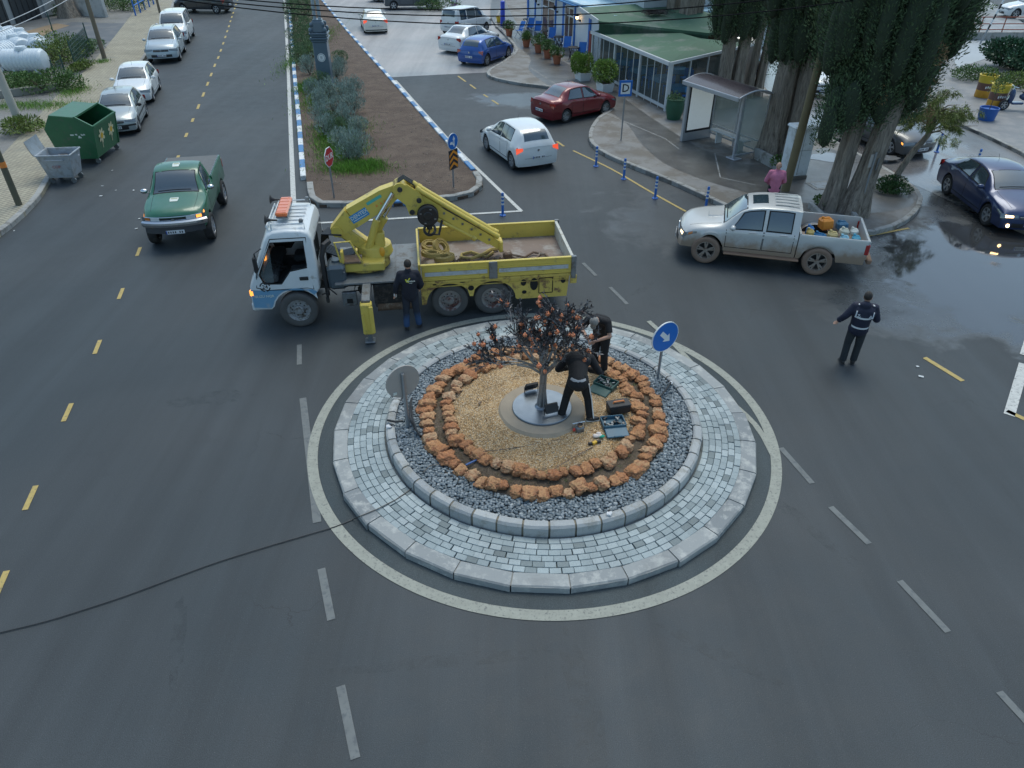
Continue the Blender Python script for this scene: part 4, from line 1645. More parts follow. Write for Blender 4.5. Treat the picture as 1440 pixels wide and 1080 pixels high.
car('white hatchback with a lit headlight coming down the back street between the cypresses', (p.x + .2, p.y + 1.6, 0), R(-88), 'hatch', L=4.0, W=1.72, H=1.46, wb=2.5, fo=.82, wr=.31, mat=white, lamp=m_lens_on, name='driving_car')
p = at(1045, 104)
car('black off-road car standing behind the twin thin cypress trunks', (p.x + .3, p.y + 2.0, 0), R(-95), 'suv', L=4.6, W=1.9, H=1.75, wb=2.8, fo=.9, wr=.36, mat=paint('black_paint', (.012, .013, .015)), cat='suv')
p = at(1432, 34)
car('white car parked on the ramp above the rusty railing', (p.x + 1.1, p.y + 1.0, .35), R(172), 'hatch', L=4.1, W=1.75, H=1.5, wb=2.55, fo=.8, wr=.32, mat=white)

# --- silver double cab pickup
mud = (.30, .19, .12)
sil2 = M('muddy_silver_paint', (.52, .52, .50), .34, .12, .05, 2, coat=.6)
mt = NT('silver_muddy')
sp = mt.node('ShaderNodeSeparateXYZ')
mt.l.new(mt.coords(), sp.inputs[0])
lowm = mt.math('SUBTRACT', 1.46, mt.math('MULTIPLY', sp.outputs[2], 1.25))
nz = mt.noise(3.2, 6, .65)
k = mt.ramp(mt.math('ADD', lowm, mt.math('MULTIPLY_ADD', nz, .9, -.55)), [(.25, 0.0), (.62, .85)])
mt.set('Base Color', mt.mix(k, (.52, .52, .50), (.30, .20, .125)))
mt.set('Roughness', mt.math('MULTIPLY_ADD', k, .5, .3))
mt.set('Metallic', mt.math('MULTIPLY_ADD', k, -.12, .12))
mt.set('Coat Weight', .25)
m_mudtyre = M('muddy_tyre', (.22, .15, .11), .9, var=.2, bump=.3)
m_mudrim = M('muddy_rim', (.30, .25, .21), .7, .2, .3, 10, dirt=(.2, .14, .1), ds=9)
m_step = M('muddy_step', (.24, .15, .10), .85)
loc, rz = pose_car((991, 370), (1145.6, 387), 1, 1.80, 2.95, .85, 4.9, ins=.0)
pk, spt_, tpt_, cpt_ = car('silver double cab pickup with mud up its sides and coloured canisters in its bed', loc, rz, 'pickup', L=5.0, W=1.80, H=1.70, wb=2.95, fo=.86, wr=.39, mat=mt.m, cabend=.64, lamp=m_lens_on, turn=m_amber,
      bed=dict(rail=1.10, floor=.62, step=m_step, bump=m_step), name='pickup_truck', cat='pickup truck', mirror=silver, roofwin=True, tyre=m_mudtyre, rim=m_mudrim)
sc_ = MB()
sc_.box((1.45, 0, 1.125), (.50, .42, .07), bev=.03, rot=Matrix.Rotation(R(4), 4, 'Y'))
sc_.build('bonnet_scoop', sil2, pk)
for i in range(5):
    rbm = MB()
    rbm.beam((-.0, -.44 + .22 * i, 1.715 - .003 * abs(i - 2)), (-.62, -.44 + .22 * i, 1.712 - .003 * abs(i - 2)), .05, .012)
    rbm.build('roof_rib', sil2, pk)
# canisters in the bed
pkm = Matrix.Translation(loc) @ Matrix.Rotation(rz, 4, 'Z')
cans = [((-1.02, .50, .80), (.24, .26, .34), 'dull yellow', (.42, .32, .10)), ((-1.05, .15, .78), (.22, .30, .28), 'blue', (.03, .16, .42)), ((-1.30, .42, .74), (.42, .24, .22), 'sea blue', (.02, .14, .30)),
        ((-1.50, -.35, .84), (.40, .40, .36), 'orange', (.62, .23, .03)), ((-1.95, -.45, .78), (.34, .34, .28), 'steel blue', (.04, .14, .24)), ((-1.62, .35, .78), (.30, .28, .26), 'pale ochre', (.50, .40, .18)),
        ((-1.95, .05, .80), (.30, .26, .22), 'ivory', (.55, .54, .44)), ((-2.22, .42, .76), (.26, .28, .24), 'turquoise', (.08, .34, .46)), ((-1.92, .48, .76), (.26, .26, .24), 'pale blue', (.22, .45, .56)), ((-2.22, -.02, .80), (.24, .3, .2), 'cream white', (.6, .6, .54))]
for i, (c, d, nm, cl) in enumerate(cans):
    mb = MB()
    d = tuple(k * .85 for k in d)
    mb.box((0, 0, 0), d, bev=.05)
    mb.box((0, 0, d[2] / 2 + .01), (d[0] * .5, d[1] * .25, .03), bev=.01)
    mb.cyl((d[0] * .3, 0, d[2] / 2 - .01), (d[0] * .3, 0, d[2] / 2 + .05), .035, n=10, mi=0)
    o = mb.build('canister', M('canister_' + nm.replace(' ', '_'), cl, .5, var=.15, vs=9), smooth=30)
    pw_ = pkm @ (Vector(c) + Vector((0, 0, .17)))
    o.location = pw_
    o.rotation_euler = (random.uniform(-.15, .15), random.uniform(-.15, .15), rz + random.uniform(-.4, .4))
    tag(o, nm + ' plastic canister lying in the bed of the silver pickup', 'canister', 'canisters in the pickup bed')

# --- green single cab pickup
gp = NT('green_pickup_paint')
gp.set('Base Color', gp.mix(gp.ramp(gp.noise(3, 5, .6), [(.5, 0.0), (.8, .35)]), (.018, .12, .065), (.09, .17, .13)))
gp.set('Roughness', .3)
gp.set('Coat Weight', .5)
m_grey_in = M('bed_liner', (.10, .105, .105), .8, var=.25, dirt=(.16, .15, .14), ds=3)
STY['single'] = dict(STY['pickup'])
STY['single']['top'] = [(0, 1.0), (.012, 1.06), (.04, 1.12), (.12, 1.18), (.22, 1.24), (.265, 1.28), (.32, 1.50), (.37, 1.68), (.41, 1.76), (.48, 1.80), (.55, 1.79), (1, 1.76)]
STY['single']['belt'] = [(0, .94), (.06, 1.06), (.22, 1.16), (.5, 1.20), (1, 1.20)]
STY['single']['ws'] = (.268, .385)
STY['single']['sw'] = [((.31, .38), (.485, .485))]
STY['single']['dr'] = [(.285, .50)]
locg, rzg = pose_car((303, 334), (316, 287), 1, 1.72, 2.85, .8, 4.75, ins=.02)
rzg = R(-78)
pg, spt_, tpt_, cpt_ = car('lifted dark green single cab pickup with round badges driving towards the roundabout', locg, rzg, 'single', L=4.7, W=1.72, H=1.86, wb=2.85, fo=.80, wr=.39, mat=gp.m, cabend=.53, lamp=m_lens, turn=m_amber_on,
      bed=dict(rail=1.32, floor=.86, single=True, inner=m_grey_in, bump=m_black), name='pickup_truck', cat='pickup truck', mirror=m_chrome)
mb = MB()
for z0_, z1_, o0, o1 in ((.70, .76, .04, .085), (.76, .84, .085, .085), (.84, .88, .085, .03)):
    mb.grid(lambda i, j: cpt_(1, .86 * (2 * i - 1), z0_ + (z1_ - z0_) * j, o0 + (o1 - o0) * j), 14, 1)
mb.build('front_bumper', m_chrome, pg)
mb = MB()
mb.grid(lambda i, j: cpt_(1, .80 * (2 * i - 1), .55 + .15 * j, .02), 12, 1)
mb.build('air_dam', m_black, pg)
for z_ in (.895, 1.0):
    mb = MB()
    mb.tube([cpt_(1, .76 * (i / 6 - 1), z_, .016) for i in range(13)], .012, n=6)
    mb.build('grille_trim', m_chrome, pg)
for s_ in (1, -1):
    mb = MB()
    mb.grid(lambda i, j: cpt_(1, s_ * (.36 + .24 * i), .905 + .085 * j, .022), 4, 2)
    mb.build('headlight_glass', M('pickup_lamp', (.62, .64, .64), .1, coat=1), pg)
    mb = MB()
    mb.grid(lambda i, j: cpt_(1, s_ * (.62 + .14 * i), .905 + .085 * j, .024), 4, 2)
    mb.build('corner_lamp', m_amber_on if s_ > 0 else m_amber, pg)
m_sticker = M('sticker_white', (.62, .66, .60), .5)
m_sticker2 = M('sticker_print', (.30, .33, .12), .5)
for u, nm in ((.14, 'bonnet_badge'), (.425, 'roof_badge')):
    mb = MB()
    mb.grid(lambda i, j: tpt_(2.35 - (u + .055 * i) * 4.7, (j - .5) * .36 * (1 - .25 * abs(i - .6)), .008), 5, 6)
    o = mb.build(nm, m_sticker, pg)
    mb = MB()
    mb.grid(lambda i, j: tpt_(2.35 - (u + .034 + .008 * i) * 4.7, (j - .5) * .26, .012), 2, 6)
    mb.build('badge_print', m_sticker2, o)
mb = MB()
mb.add([(-.16, -.80, 1.33), (-.16, .80, 1.33), (-2.28, .80, 1.33), (-2.28, -.80, 1.33), (-1.2, 0, 1.345)], [(0, 1, 4), (1, 2, 4), (2, 3, 4), (3, 0, 4)])
mb.build('bed_cover', M('tonneau_cloth', (.13, .135, .135), .85, var=.2, bump=.3, bs=20), pg)
for side in (1, -1):
    for i in range(12):
        mb = MB()
        mb.box((-.3 - .17 * i, side * .80, 1.345), (.05, .02, .02))
        mb.build('cover_hook', m_chrome, pg)

# ================================================================ CRANE TRUCK (local: x forward, y towards the camera side)
TR = thing('crane_truck', 'white cab truck with folded yellow crane and open yellow cargo bed standing beside the roundabout', 'truck', (-5.217, 15.875, 0), R(-172.24))
y_yel = M('truck_yellow', (.60, .455, .085), .45, var=.10, vs=3, coat=.15, dirt=(.25, .19, .08), ds=3.5, dl=.63)
y_rust = M('worn_yellow', (.55, .41, .09), .6, var=.15, vs=3, dirt=(.16, .085, .045), ds=5, dl=.56)
t_white = M('cab_white', (.60, .63, .64), .4, var=.08, coat=.3, dirt=(.30, .29, .26), ds=3, dl=.64)
t_blue = M('cab_blue_band', (.14, .30, .45), .45, var=.1, dirt=(.35, .37, .38), ds=5, dl=.62)
m_dark = M('dark_grease_metal', (.035, .035, .036), .6, .3, .3, 8, bump=.2, dirt=(.10, .09, .08), ds=7)
m_steel = M('grey_steel', (.20, .215, .225), .45, .5, .15, 5, dirt=(.12, .11, .10), ds=5)
m_deck = M('deck_plate', (.16, .175, .185), .55, .3, .2, 4, dirt=(.10, .09, .08), ds=4)
m_rust = M('rusty_metal', (.17, .11, .075), .8, .2, .3, 6, bump=.3, dirt=(.30, .25, .2), ds=5)
m_floor = M('bed_floor_wood', (.20, .15, .12), .8, var=.25, vs=2, bump=.3, dirt=(.30, .27, .24), ds=1.6, dl=.55)
m_hose = M('hydraulic_hose', (.015, .015, .016), .4)


def tum(z):
    return 1 - .075 * max(0, z - 1.2) ** 1.3


prof = [(-.50, .88), (-.57, 1.0), (-.58, 1.6), (-.56, 2.20), (-.50, 2.33), (-.36, 2.40), (0, 2.42), (.28, 2.40), (.40, 2.34), (.50, 2.20), (.72, 1.74), (.93, 1.26), (1.00, 1.12), (1.03, .9), (1.03, .62), (.99, .52), (.62, .50)]
arch = [(.56 * math.cos(a * PI / 12), .45 + .56 * math.sin(a * PI / 12)) for a in range(0, 12)]
arch = [p for p in arch if p[1] > .52 and p[0] > -.50]
ss = [-1, -.985, -.93, -.7, -.35, 0, .35, .7, .93, .985, 1]
shr = [.045, .02, 0, 0, 0, 0, 0, 0, 0, .02, .045]
mb = MB()


def cabp(i, s, k):
    x, z = prof[i]
    cx_, cz_ = .2, 1.45
    L_ = math.hypot(x - cx_, z - cz_)
    f = 1 - k / L_
    x2, z2 = cx_ + (x - cx_) * f, cz_ + (z - cz_) * f
    bow = .05 * (1 - s * s) if x > .35 else 0
    return (x2 + bow, s * 1.0 * tum(z2), z2 + (.03 * (1 - s * s) if z > 2.3 else 0))


WIN = [(-.35, 1.55), (-.35, 2.16), (.36, 2.16), (.73, 1.42), (.66, 1.20), (.28, 1.18), (.05, 1.48)]


def holed(mb, outer, inner):
    """flat panel with a window opening"""
    b_ = bmesh.new()
    ed = []
    for lp_ in (outer, inner):
        vs = [b_.verts.new(p) for p in lp_]
        ed += [b_.edges.new((vs[i], vs[(i + 1) % len(vs)])) for i in range(len(vs))]
    bmesh.ops.triangle_fill(b_, use_beauty=True, edges=ed)
    b_.verts.index_update()
    mb.add([tuple(v.co) for v in b_.verts], [tuple(v.index for v in f.verts) for f in b_.faces])
    b_.free()


nP = len(prof)
V = [cabp(i, s, k) for s, k in zip(ss, shr) for i in range(nP)]
F = [(j * nP + i, j * nP + i + 1, (j + 1) * nP + i + 1, (j + 1) * nP + i) for j in range(len(ss) - 1) for i in range(nP - 1)]
mb.add(V, F)
for sd_ in (1, -1):
    pl = [cabp(i, sd_, .045) for i in range(nP)] + [(x, sd_ * 1.0, z) for x, z in arch]
    up = [cabp(i, sd_, .045) for i in range(2, 12)]
    lo = [cabp(i, sd_, .045) for i in (0, 1, 2)] + [cabp(i, sd_, .045) for i in range(11, nP)] + [(x, sd_ * tum(z), z) for x, z in arch]
    holed(mb, pl, [(x, sd_ * tum(z), z) for x, z in WIN])
bm = bmesh.new()
bv = [bm.verts.new(p) for p in mb.v]
for q_ in mb.f:
    bm.faces.new([bv[i] for i in q_])
bmesh.ops.remove_doubles(bm, verts=bm.verts, dist=.001)
bmesh.ops.recalc_face_normals(bm, faces=bm.faces)
me = bpy.data.meshes.new('cab')
bm.to_mesh(me)
bm.free()
me.materials.append(t_white)
me.polygons.foreach_set('use_smooth', [True] * len(me.polygons))
me.set_sharp_from_angle(angle=R(40))
cab = bpy.data.objects.new('cab', me)
col.objects.link(cab)
cab.parent = TR


def side_plate(name, poly, mt, side, off=.006, par=TR, th=0):
    b = MB()
    P_ = [(x, side * (tum(z) + off), z) for x, z in poly]
    if side > 0:
        P_ = P_[::-1]
    b.add(P_, [tuple(range(len(P_)))])
    return b.build(name, mt, par, smooth=0)


m_cabin = M('cab_interior', (.02, .021, .022), .8, var=.3)
m_clear = M('truck_window_glass', (.03, .034, .036), .05, spec=.8)
sg_t = NT('quarter_glass')
sg_t.set('Base Color', (.2, .25, .26))
sg_t.set('Roughness', .05)
sg_t.set('Alpha', .35)
m_sgl = sg_t.m
st_ = MB()
for yy in (.48, -.45):
    st_.box((-.12, yy, 1.22), (.50, .50, .16), bev=.05)
    st_.box((-.38, yy, 1.58), (.14, .48, .70), bev=.05, rot=Matrix.Rotation(-.15, 4, 'Y'))
st_.box((.55, 0, 1.22), (.35, 1.7, .22), bev=.05)
st_.box((.1, 0, 1.0), (1.2, 1.8, .08))
st_.build('seats_and_dash', M('seat_grey', (.07, .075, .08), .8, var=.3), cab)
st_ = MB()
st_.lathe([(.19, -.012), (.215, 0), (.19, .012), (.175, 0), (.19, -.012)], (.40, .48, 1.42), (-.5, 0, .85), n=24)
st_.beam((.22, .48, 1.36), (.58, .48, 1.48), .03, .02)
st_.cyl((.40, .48, 1.42), (.60, .48, 1.15), .03)
st_.build('steering_wheel', m_black, cab)
for sd_ in (1, -1):
    grown = [(-.37, 1.53), (-.37, 2.18), (.37, 2.18), (.75, 1.42), (.67, 1.18), (.27, 1.16), (.03, 1.46)]
    pb = MB()
    holed(pb, [(x, sd_ * (tum(z) + .002), z) for x, z in [(-.44, .98), (-.44, 2.26), (.36, 2.26), (.80, 1.42), (.86, 1.10), (.62, 1.02), (-.30, 1.02)]], [(x, sd_ * (tum(z) + .002), z) for x, z in WIN])
    d = pb.build('door', m_gap, cab, smooth=0)
    pb = MB()
    holed(pb, [(x, sd_ * (tum(z) + .006), z) for x, z in [(-.425, 1.0), (-.425, 2.24), (.35, 2.24), (.785, 1.42), (.84, 1.12), (.6, 1.04), (-.29, 1.04)]], [(x, sd_ * (tum(z) + .006), z) for x, z in grown])
    pb.build('door_skin', t_white, d, smooth=0)
    if sd_ < 0:
        side_plate('window', WIN, m_clear, sd_, -.01, d)
    else:
        side_plate('quarter_window', [(.40, 2.06), (.71, 1.42), (.65, 1.22), (.44, 1.21)], m_sgl, sd_, -.01, d)
    h = MB()
    h.box((-.25, sd_ * 1.01, 1.28), (.20, .03, .09), bev=.012)
    h.build('handle', m_black, d)
    side_plate('blue_band', [(1.0, .60), (1.0, 1.06), (.60, 1.02), (-.40, .99), (-.50, .92), (-.42, .84)] + [(x * 1.06, .45 + (z - .45) * 1.06) for x, z in arch[::-1] if x * 1.06 > -.40 and x < .55] + [(.62, .56)], t_blue, sd_, .004, cab)
    mr = MB()
    mr.tube([(.58, sd_ * .95, 2.05), (.72, sd_ * 1.08, 2.0), (.74, sd_ * 1.10, 1.55), (.80, sd_ * 1.0, 1.36)], .015, n=6)
    mr.box((.74, sd_ * 1.10, 1.74), (.07, .19, .40), bev=.03)
    mr.build('side_mirror', m_black, cab)
    hl = MB()
    hl.box((1.03, sd_ * .74, .80), (.05, .34, .17), bev=.02)
    hl.build('headlight', m_lens, cab)
    ti = MB()
    ti.box((.99, sd_ * .965, .97), (.10, .085, .15), bev=.02)
    ti.build('indicator', m_amber_on, cab)
ws = MB()
ws.grid(lambda i, j: ((.92 - .43 * j) + .012 + .05 * (1 - (2 * i - 1) ** 2), (2 * i - 1) * .90 * tum(1.3 + .9 * j), 1.32 + .86 * j + .006), 8, 3)
ws.build('windscreen', m_clear, cab, smooth=60)
rw_ = MB()
rw_.box((-.585, 0, 1.85), (.01, 1.5, .5))
rw_.build('rear_window', m_clear, cab)
lg = MB()   # round black badge on the door
side_y = 1.008
for k in range(4):
    for q_ in range(5):
        a, b_ = k * PI / 2 + .18 + q_ * .24, k * PI / 2 + .18 + (q_ + 1) * .24
        V = [(.66 + r_ * math.cos(w_), side_y, 1.12 + r_ * math.sin(w_)) for r_, w_ in ((.095, a), (.125, a), (.125, b_), (.095, b_))]
        lg.add(V, [(0, 1, 2, 3)])
TM = Matrix.Translation((.66, side_y, 1.12)) @ Matrix.Rotation(PI, 4, 'Z') @ Matrix.Rotation(PI / 2, 4, 'X')
lg.text('24', .13, TM)
lg.build('door_badge', m_ink, cab, smooth=0)
lg = MB()
TM = Matrix.Translation((.72, 1.012, .88)) @ Matrix.Rotation(PI, 4, 'Z') @ Matrix.Rotation(PI / 2, 4, 'X')
lg.text('ISUZU NQR', .085, TM)
lg.build('band_lettering', m_sticker, cab, smooth=0)
bp = MB()
bp.box((.98, 0, .58), (.18, 1.9, .22), bev=.04)
bp.box((1.04, 0, .95), (.03, 1.1, .12), bev=.01)
bp.build('front_bumper', t_white, cab)
# roof rack, light bar, horns
rk = MB()
rk.tube([(.30, -.78, 2.40), (.30, -.78, 2.54), (.30, .78, 2.54), (.30, .78, 2.40)], .018, n=6)
rk.tube([(.38, -.72, 2.36), (.42, -.72, 2.46), (.42, .72, 2.46), (.38, .72, 2.36)], .018, n=6)
for yy in (-.5, 0, .5):
    rk.tube([(.30, yy, 2.54), (.42, yy, 2.46)], .012, n=5)
rk.tube([(.30, -.74, 2.52), (-.42, -.74, 2.52), (-.42, -.74, 2.38)], .014, n=6)
rk.tube([(.30, .74, 2.52), (-.42, .74, 2.52), (-.42, .74, 2.38)], .014, n=6)
rk.build('roof_rack', t_white, cab)
rb_ = MB()
for k in range(6):
    rb_.box((-.08 + .02, -.55 + .22 * k, 2.455), (.62, .035, .014))
rb_.build('roof_rib', t_white, cab)
lb = MB()
lb.box((.08, 0, 2.58), (.26, 1.0, .05), bev=.015, mi=1)
lb.box((.08, 0, 2.65), (.27, 1.04, .10), bev=.03)
for k in range(5):
    lb.box((.08, -.40 + .2 * k, 2.70), (.22, .012, .012))
lb.build('beacon_bar', [M('beacon_orange', (.70, .17, .05), .3, coat=.6), m_steel], cab)
for x, yy in ((.36, -.62), (.30, .66)):
    hn = MB()
    hn.lathe([(.02, -.14), (.025, 0), (.05, .07), (.11, .12), (.10, .125), (.001, .05)], (x, yy, 2.60), (1, 0, .1), n=14)
    hn.build('horn', m_black, cab)
for x, yy in ((-.36, .70), (-.36, -.70)):
    hn = MB()
    hn.box((x, yy, 2.56), (.09, .09, .10), bev=.02)
    hn.build('marker_lamp', m_steel, cab)
# wheels
m_dtyre = M('dusty_tyre', (.085, .082, .078), .9, var=.2, vs=6)
for yy, sd_ in ((.90, 1), (-.90, -1)):
    wheel(TR, 0, yy, .45, .24, sd_, truck=True, tyre=m_dtyre)
    for x in (-3.60, -4.65):
        wheel(TR, x, yy, .45, .26, sd_, truck=True, tyre=m_dtyre, rim=M('truck_hub', (.28, .27, .26), .5, .4, .2, 8, dirt=(.14, .06, .05), ds=6))
# chassis and the clutter between cab and bed
ch = MB()
for yy in (-.38, .38):
    ch.box((-2.9, yy, .82), (7.0, .09, .22))
for x in (-.7, -1.7, -2.7, -4.1, -5.2, -6.2):
    ch.box((x, 0, .82), (.1, .8, .16))
for x in (0, -3.6, -4.65):
    ch.cyl((x, -.85, .46), (x, .85, .46), .08, n=10)
    ch.ell((x, 0, .46), (.22, .2, .2))
ch.build('chassis', m_dark, TR)
tk = MB()
tk.box((-.98, .62, 1.18), (.42, .58, .62), bev=.07)
tk.cyl((-.98, .62, 1.48), (-.98, .62, 1.54), .10, n=12)
tk.tube([(-1.16, .9, 1.30), (-1.16, .5, 1.50), (-.82, .5, 1.50)], .012, n=5)
tk.box((-.98, .91, 1.40), (.40, .02, .03))
tk.build('oil_tank', M('tank_dark_blue', (.085, .11, .13), .4, .3, .15, 5, coat=.3), TR)
ex = MB()
ex.tube([(-.70, .78, .7), (-.70, .78, 1.7), (-.78, .70, 1.95), (-.90, .60, 2.0)], [.05, .06, .07, .07], n=10)
ex.tube([(-.72, -.3, .8), (-.72, -.3, 1.9)], .07, n=10)
ex.build('air_intake', m_black, TR)
random.seed(3)
for k in range(26):
    x, yy, z = random.uniform(-1.55, -.62), random.uniform(-.3, .95), random.uniform(.55, .98)
    jk = MB()
    if k % 2:
        jk.box((x, yy, z), (random.uniform(.05, .2), random.uniform(.05, .2), random.uniform(.04, .16)), rz=random.uniform(-.3, .3), bev=.01)
    else:
        jk.tube([(x, yy, z), (x + random.uniform(-.2, .2), yy + random.uniform(-.1, .1), z + random.uniform(-.15, .1)), (x + random.uniform(-.25, .25), yy, z - .15)], .018, n=5)
    jk.build('valve' if k % 2 else 'pipe', m_dark, TR)
jb = MB()
jb.box((-1.22, .95, .66), (.34, .12, .36), bev=.02)
jb.box((-1.22, 1.012, .62), (.14, .01, .12), mi=1)
jb.build('tool_bracket', [m_steel, m_gap], TR)
dp = MB()
dp.box((-1.95, 0, 1.075), (2.05, 2.10, .05), bev=.008)
dp.box((-2.35, 0, 1.12), (.012, 2.05, .02))
dp.build('deck_plate', m_deck, TR)
sk = MB()
sk.box((-2.32, .86, .74), (1.05, .30, .52), bev=.02)
for k in range(7):
    sk.box((-2.32, 1.015, .56 + k * .065), (.95, .012, .018))
sk.box((-1.84, 1.0, .72), (.05, .08, .58))
sk.build('side_box', m_dark, TR)
ft = MB()
ft.cyl((-1.85, .84, .40), (-2.84, .84, .40), .17, n=18)
ft.build('air_tank', m_rust, TR)
# turret of the crane
ub = MB()
ub.lathe([(.001, 1.10), (.56, 1.10), (.60, 1.13), (.60, 1.28), (.55, 1.33), (.001, 1.33)], (-1.62, 0, 0), n=36)
ub.build('slewing_base', y_rust, TR)
tp = MB()
tp.box((-1.62, .28, 1.30), (.98, .78, .22), bev=.03)
tp.box((-1.35, .50, 1.46), (.46, .40, .06), bev=.01, mi=1)
tp.box((-1.15, .62, 1.60), (.06, .20, .30), bev=.01)
tp.build('turret_platform', [y_yel, m_rust], TR)
tr_ = MB()
tr_.lathe([(.001, 1.33), (.40, 1.33), (.44, 1.40), (.40, 1.60), (.28, 1.68), (.001, 1.70)], (-1.88, -.05, 0), n=24)
tr_.beam((-1.80, -.05, 1.45), (-1.08, -.05, 2.08), .34, .30, bev=.04)
tr_.box((-2.02, .12, 1.75), (.26, .22, .42), bev=.03)
tr_.build('crane_column', y_yel, TR)
hr = MB()
hr.tube([(-1.12, .70, 1.40), (-1.02, .72, 2.0), (-1.38, .74, 2.02), (-1.62, .72, 1.42)], .022, n=6)
hr.build('hand_rail', y_yel, TR)
ol = MB()
ol.ell((-2.06, .32, 1.52), (.07, .05, .13))
ol.build('orange_cap', M('orange_plastic', (.75, .35, .03), .4), TR)
# first boom
b1 = MB()


def boom_section(mbx, p, q, w0, h0, w1, h1, mi=0):
    p, q = Vector(p), Vector(q)
    d = (q - p).normalized()
    up = Vector((0, 1, 0)).cross(d)
    if up.z < 0:
        up = -up
    V = []
    for c, w_, h_ in ((p, w0, h0), (q, w1, h1)):
        for sy, sz in ((-1, -1), (1, -1), (1, 1), (-1, 1)):
            V.append(c + Vector((0, 1, 0)) * sy * w_ / 2 + up * sz * h_ / 2)
    return mbx.add(V, [(3, 2, 1, 0), (4, 5, 6, 7), (0, 1, 5, 4), (1, 2, 6, 5), (2, 3, 7, 6), (3, 0, 4, 7)], mi)


boom_section(b1, (-1.0, 0, 1.98), (-1.45, 0, 2.34), .30, .30, .30, .50)
boom_section(b1, (-1.45, 0, 2.34), (-2.25, 0, 2.78), .302, .50, .30, .44)
boom_section(b1, (-2.25, 0, 2.78), (-2.62, 0, 2.99), .298, .44, .28, .26)
boom_section(b1, (-1.15, 0, 2.28), (-2.65, 0, 3.10), .20, .05, .20, .05)
b1.cyl((-2.62, -.20, 2.97), (-2.62, .20, 2.97), .17, n=18)
b1.cyl((-1.05, -.19, 2.03), (-1.05, .19, 2.03), .13, n=16)
B1 = b1.build('first_boom', y_yel, TR)
bx = MB()
d1 = Vector((-.8, 0, .44)).normalized()
u1_ = Vector((.44, 0, .8)).normalized()
for c, w_, h_, mi in ((Vector((-1.62, .158, 2.40)), .46, .20, 0),):
    bx.add([c + d1 * sx * w_ / 2 + u1_ * sz * h_ / 2 for sx, sz in ((-1, -1), (1, -1), (1, 1), (-1, 1))], [(0, 1, 2, 3)])
m_lb = M('logo_blue', (.03, .24, .50), .5)
m_lg = M('logo_green', (.08, .42, .36), .5)
bx.build('logo_panel', m_lb, B1, smooth=0)
rotm = Matrix((( -d1.x * -1, u1_.x, 0, 0), (0, 0, 1, 0), (-d1.z * -1, u1_.z, 0, 0), (0, 0, 0, 1)))
# text x axis runs towards the elbow (-x), y axis up, normal towards +y
xa, ya = d1, u1_
TM = Matrix(((xa.x, ya.x, 0, -1.62), (0, 0, 1, .163), (xa.z, ya.z, 0, 2.425), (0, 0, 0, 1)))
lt_ = MB()
lt_.text('DENTEX', .12, TM, align='CENTER')
lt_.add([TM @ Vector(v) for v in ((-.20, -.085, 0), (.18, -.085, 0), (.18, -.07, 0), (-.20, -.07, 0))], [(0, 1, 2, 3)])
lt_.build('logo_lettering', m_sticker, B1, smooth=0)
TM = Matrix(((xa.x, ya.x, 0, -2.0), (0, 0, 1, .158), (xa.z, ya.z, 0, 2.76), (0, 0, 0, 1)))
bx = MB()
bx.add([TM @ Vector(v) for v in ((-.20, -.035, 0), (.20, -.035, 0), (.20, .035, 0), (-.20, .035, 0))], [(0, 1, 2, 3)])
bx.build('green_stripe', m_lg, B1, smooth=0)
TM2 = Matrix(((xa.x, ya.x, 0, -2.15), (0, 0, 1, .160), (xa.z, ya.z, 0, 2.68), (0, 0, 0, 1)))
bx = MB()
for dx in (-.12, 0, .10):
    bx.add([TM2 @ Vector((v[0] + dx, v[1], 0)) for v in ((-.035, -.03), (.035, -.03), (0, .035))], [(0, 1, 2)])
bx.build('warning_marks', M('warning_orange', (.75, .25, .05), .5), B1, smooth=0)
cy = MB()
cy.cyl((-1.72, .0, 1.45), (-2.12, .0, 2.18), .10, n=16)
cy.cyl((-2.12, .0, 2.18), (-2.18, .0, 2.28), .115, n=16)
cy.cyl((-2.18, .0, 2.28), (-2.52, .0, 2.84), .055, n=14, mi=1)
cy.build('lift_cylinder', [y_yel, m_chrome], TR)
cy = MB()
cy.cyl((-1.72, .22, 1.50), (-2.02, .22, 2.30), .09, n=16)
cy.cyl((-2.02, .22, 2.30), (-2.45, .20, 2.92), .05, n=14, mi=1)
cy.build('lift_cylinder', [y_yel, m_chrome], TR)
# elbow plates
el = MB()
for yy in (-.19, .19):
    P_ = [(-2.50, 3.08), (-2.80, 3.10), (-3.08, 2.88), (-3.18, 2.55), (-3.00, 2.36), (-2.80, 2.36), (-2.72, 2.62), (-2.48, 2.84)]
    n_ = len(P_)
    V = [(x, yy - .02, z) for x, z in P_] + [(x, yy + .02, z) for x, z in P_]
    el.add(V, [tuple(range(n_)), tuple(range(2 * n_ - 1, n_ - 1, -1))] + [(i, (i + 1) % n_, n_ + (i + 1) % n_, n_ + i)[::-1] for i in range(n_)])
for x, z in ((-2.62, 3.0), (-3.04, 2.72), (-2.86, 2.44)):
    el.cyl((x, -.25, z), (x, .25, z), .06, n=12, mi=1)
el.build('elbow_link', [y_yel, m_dark], TR)
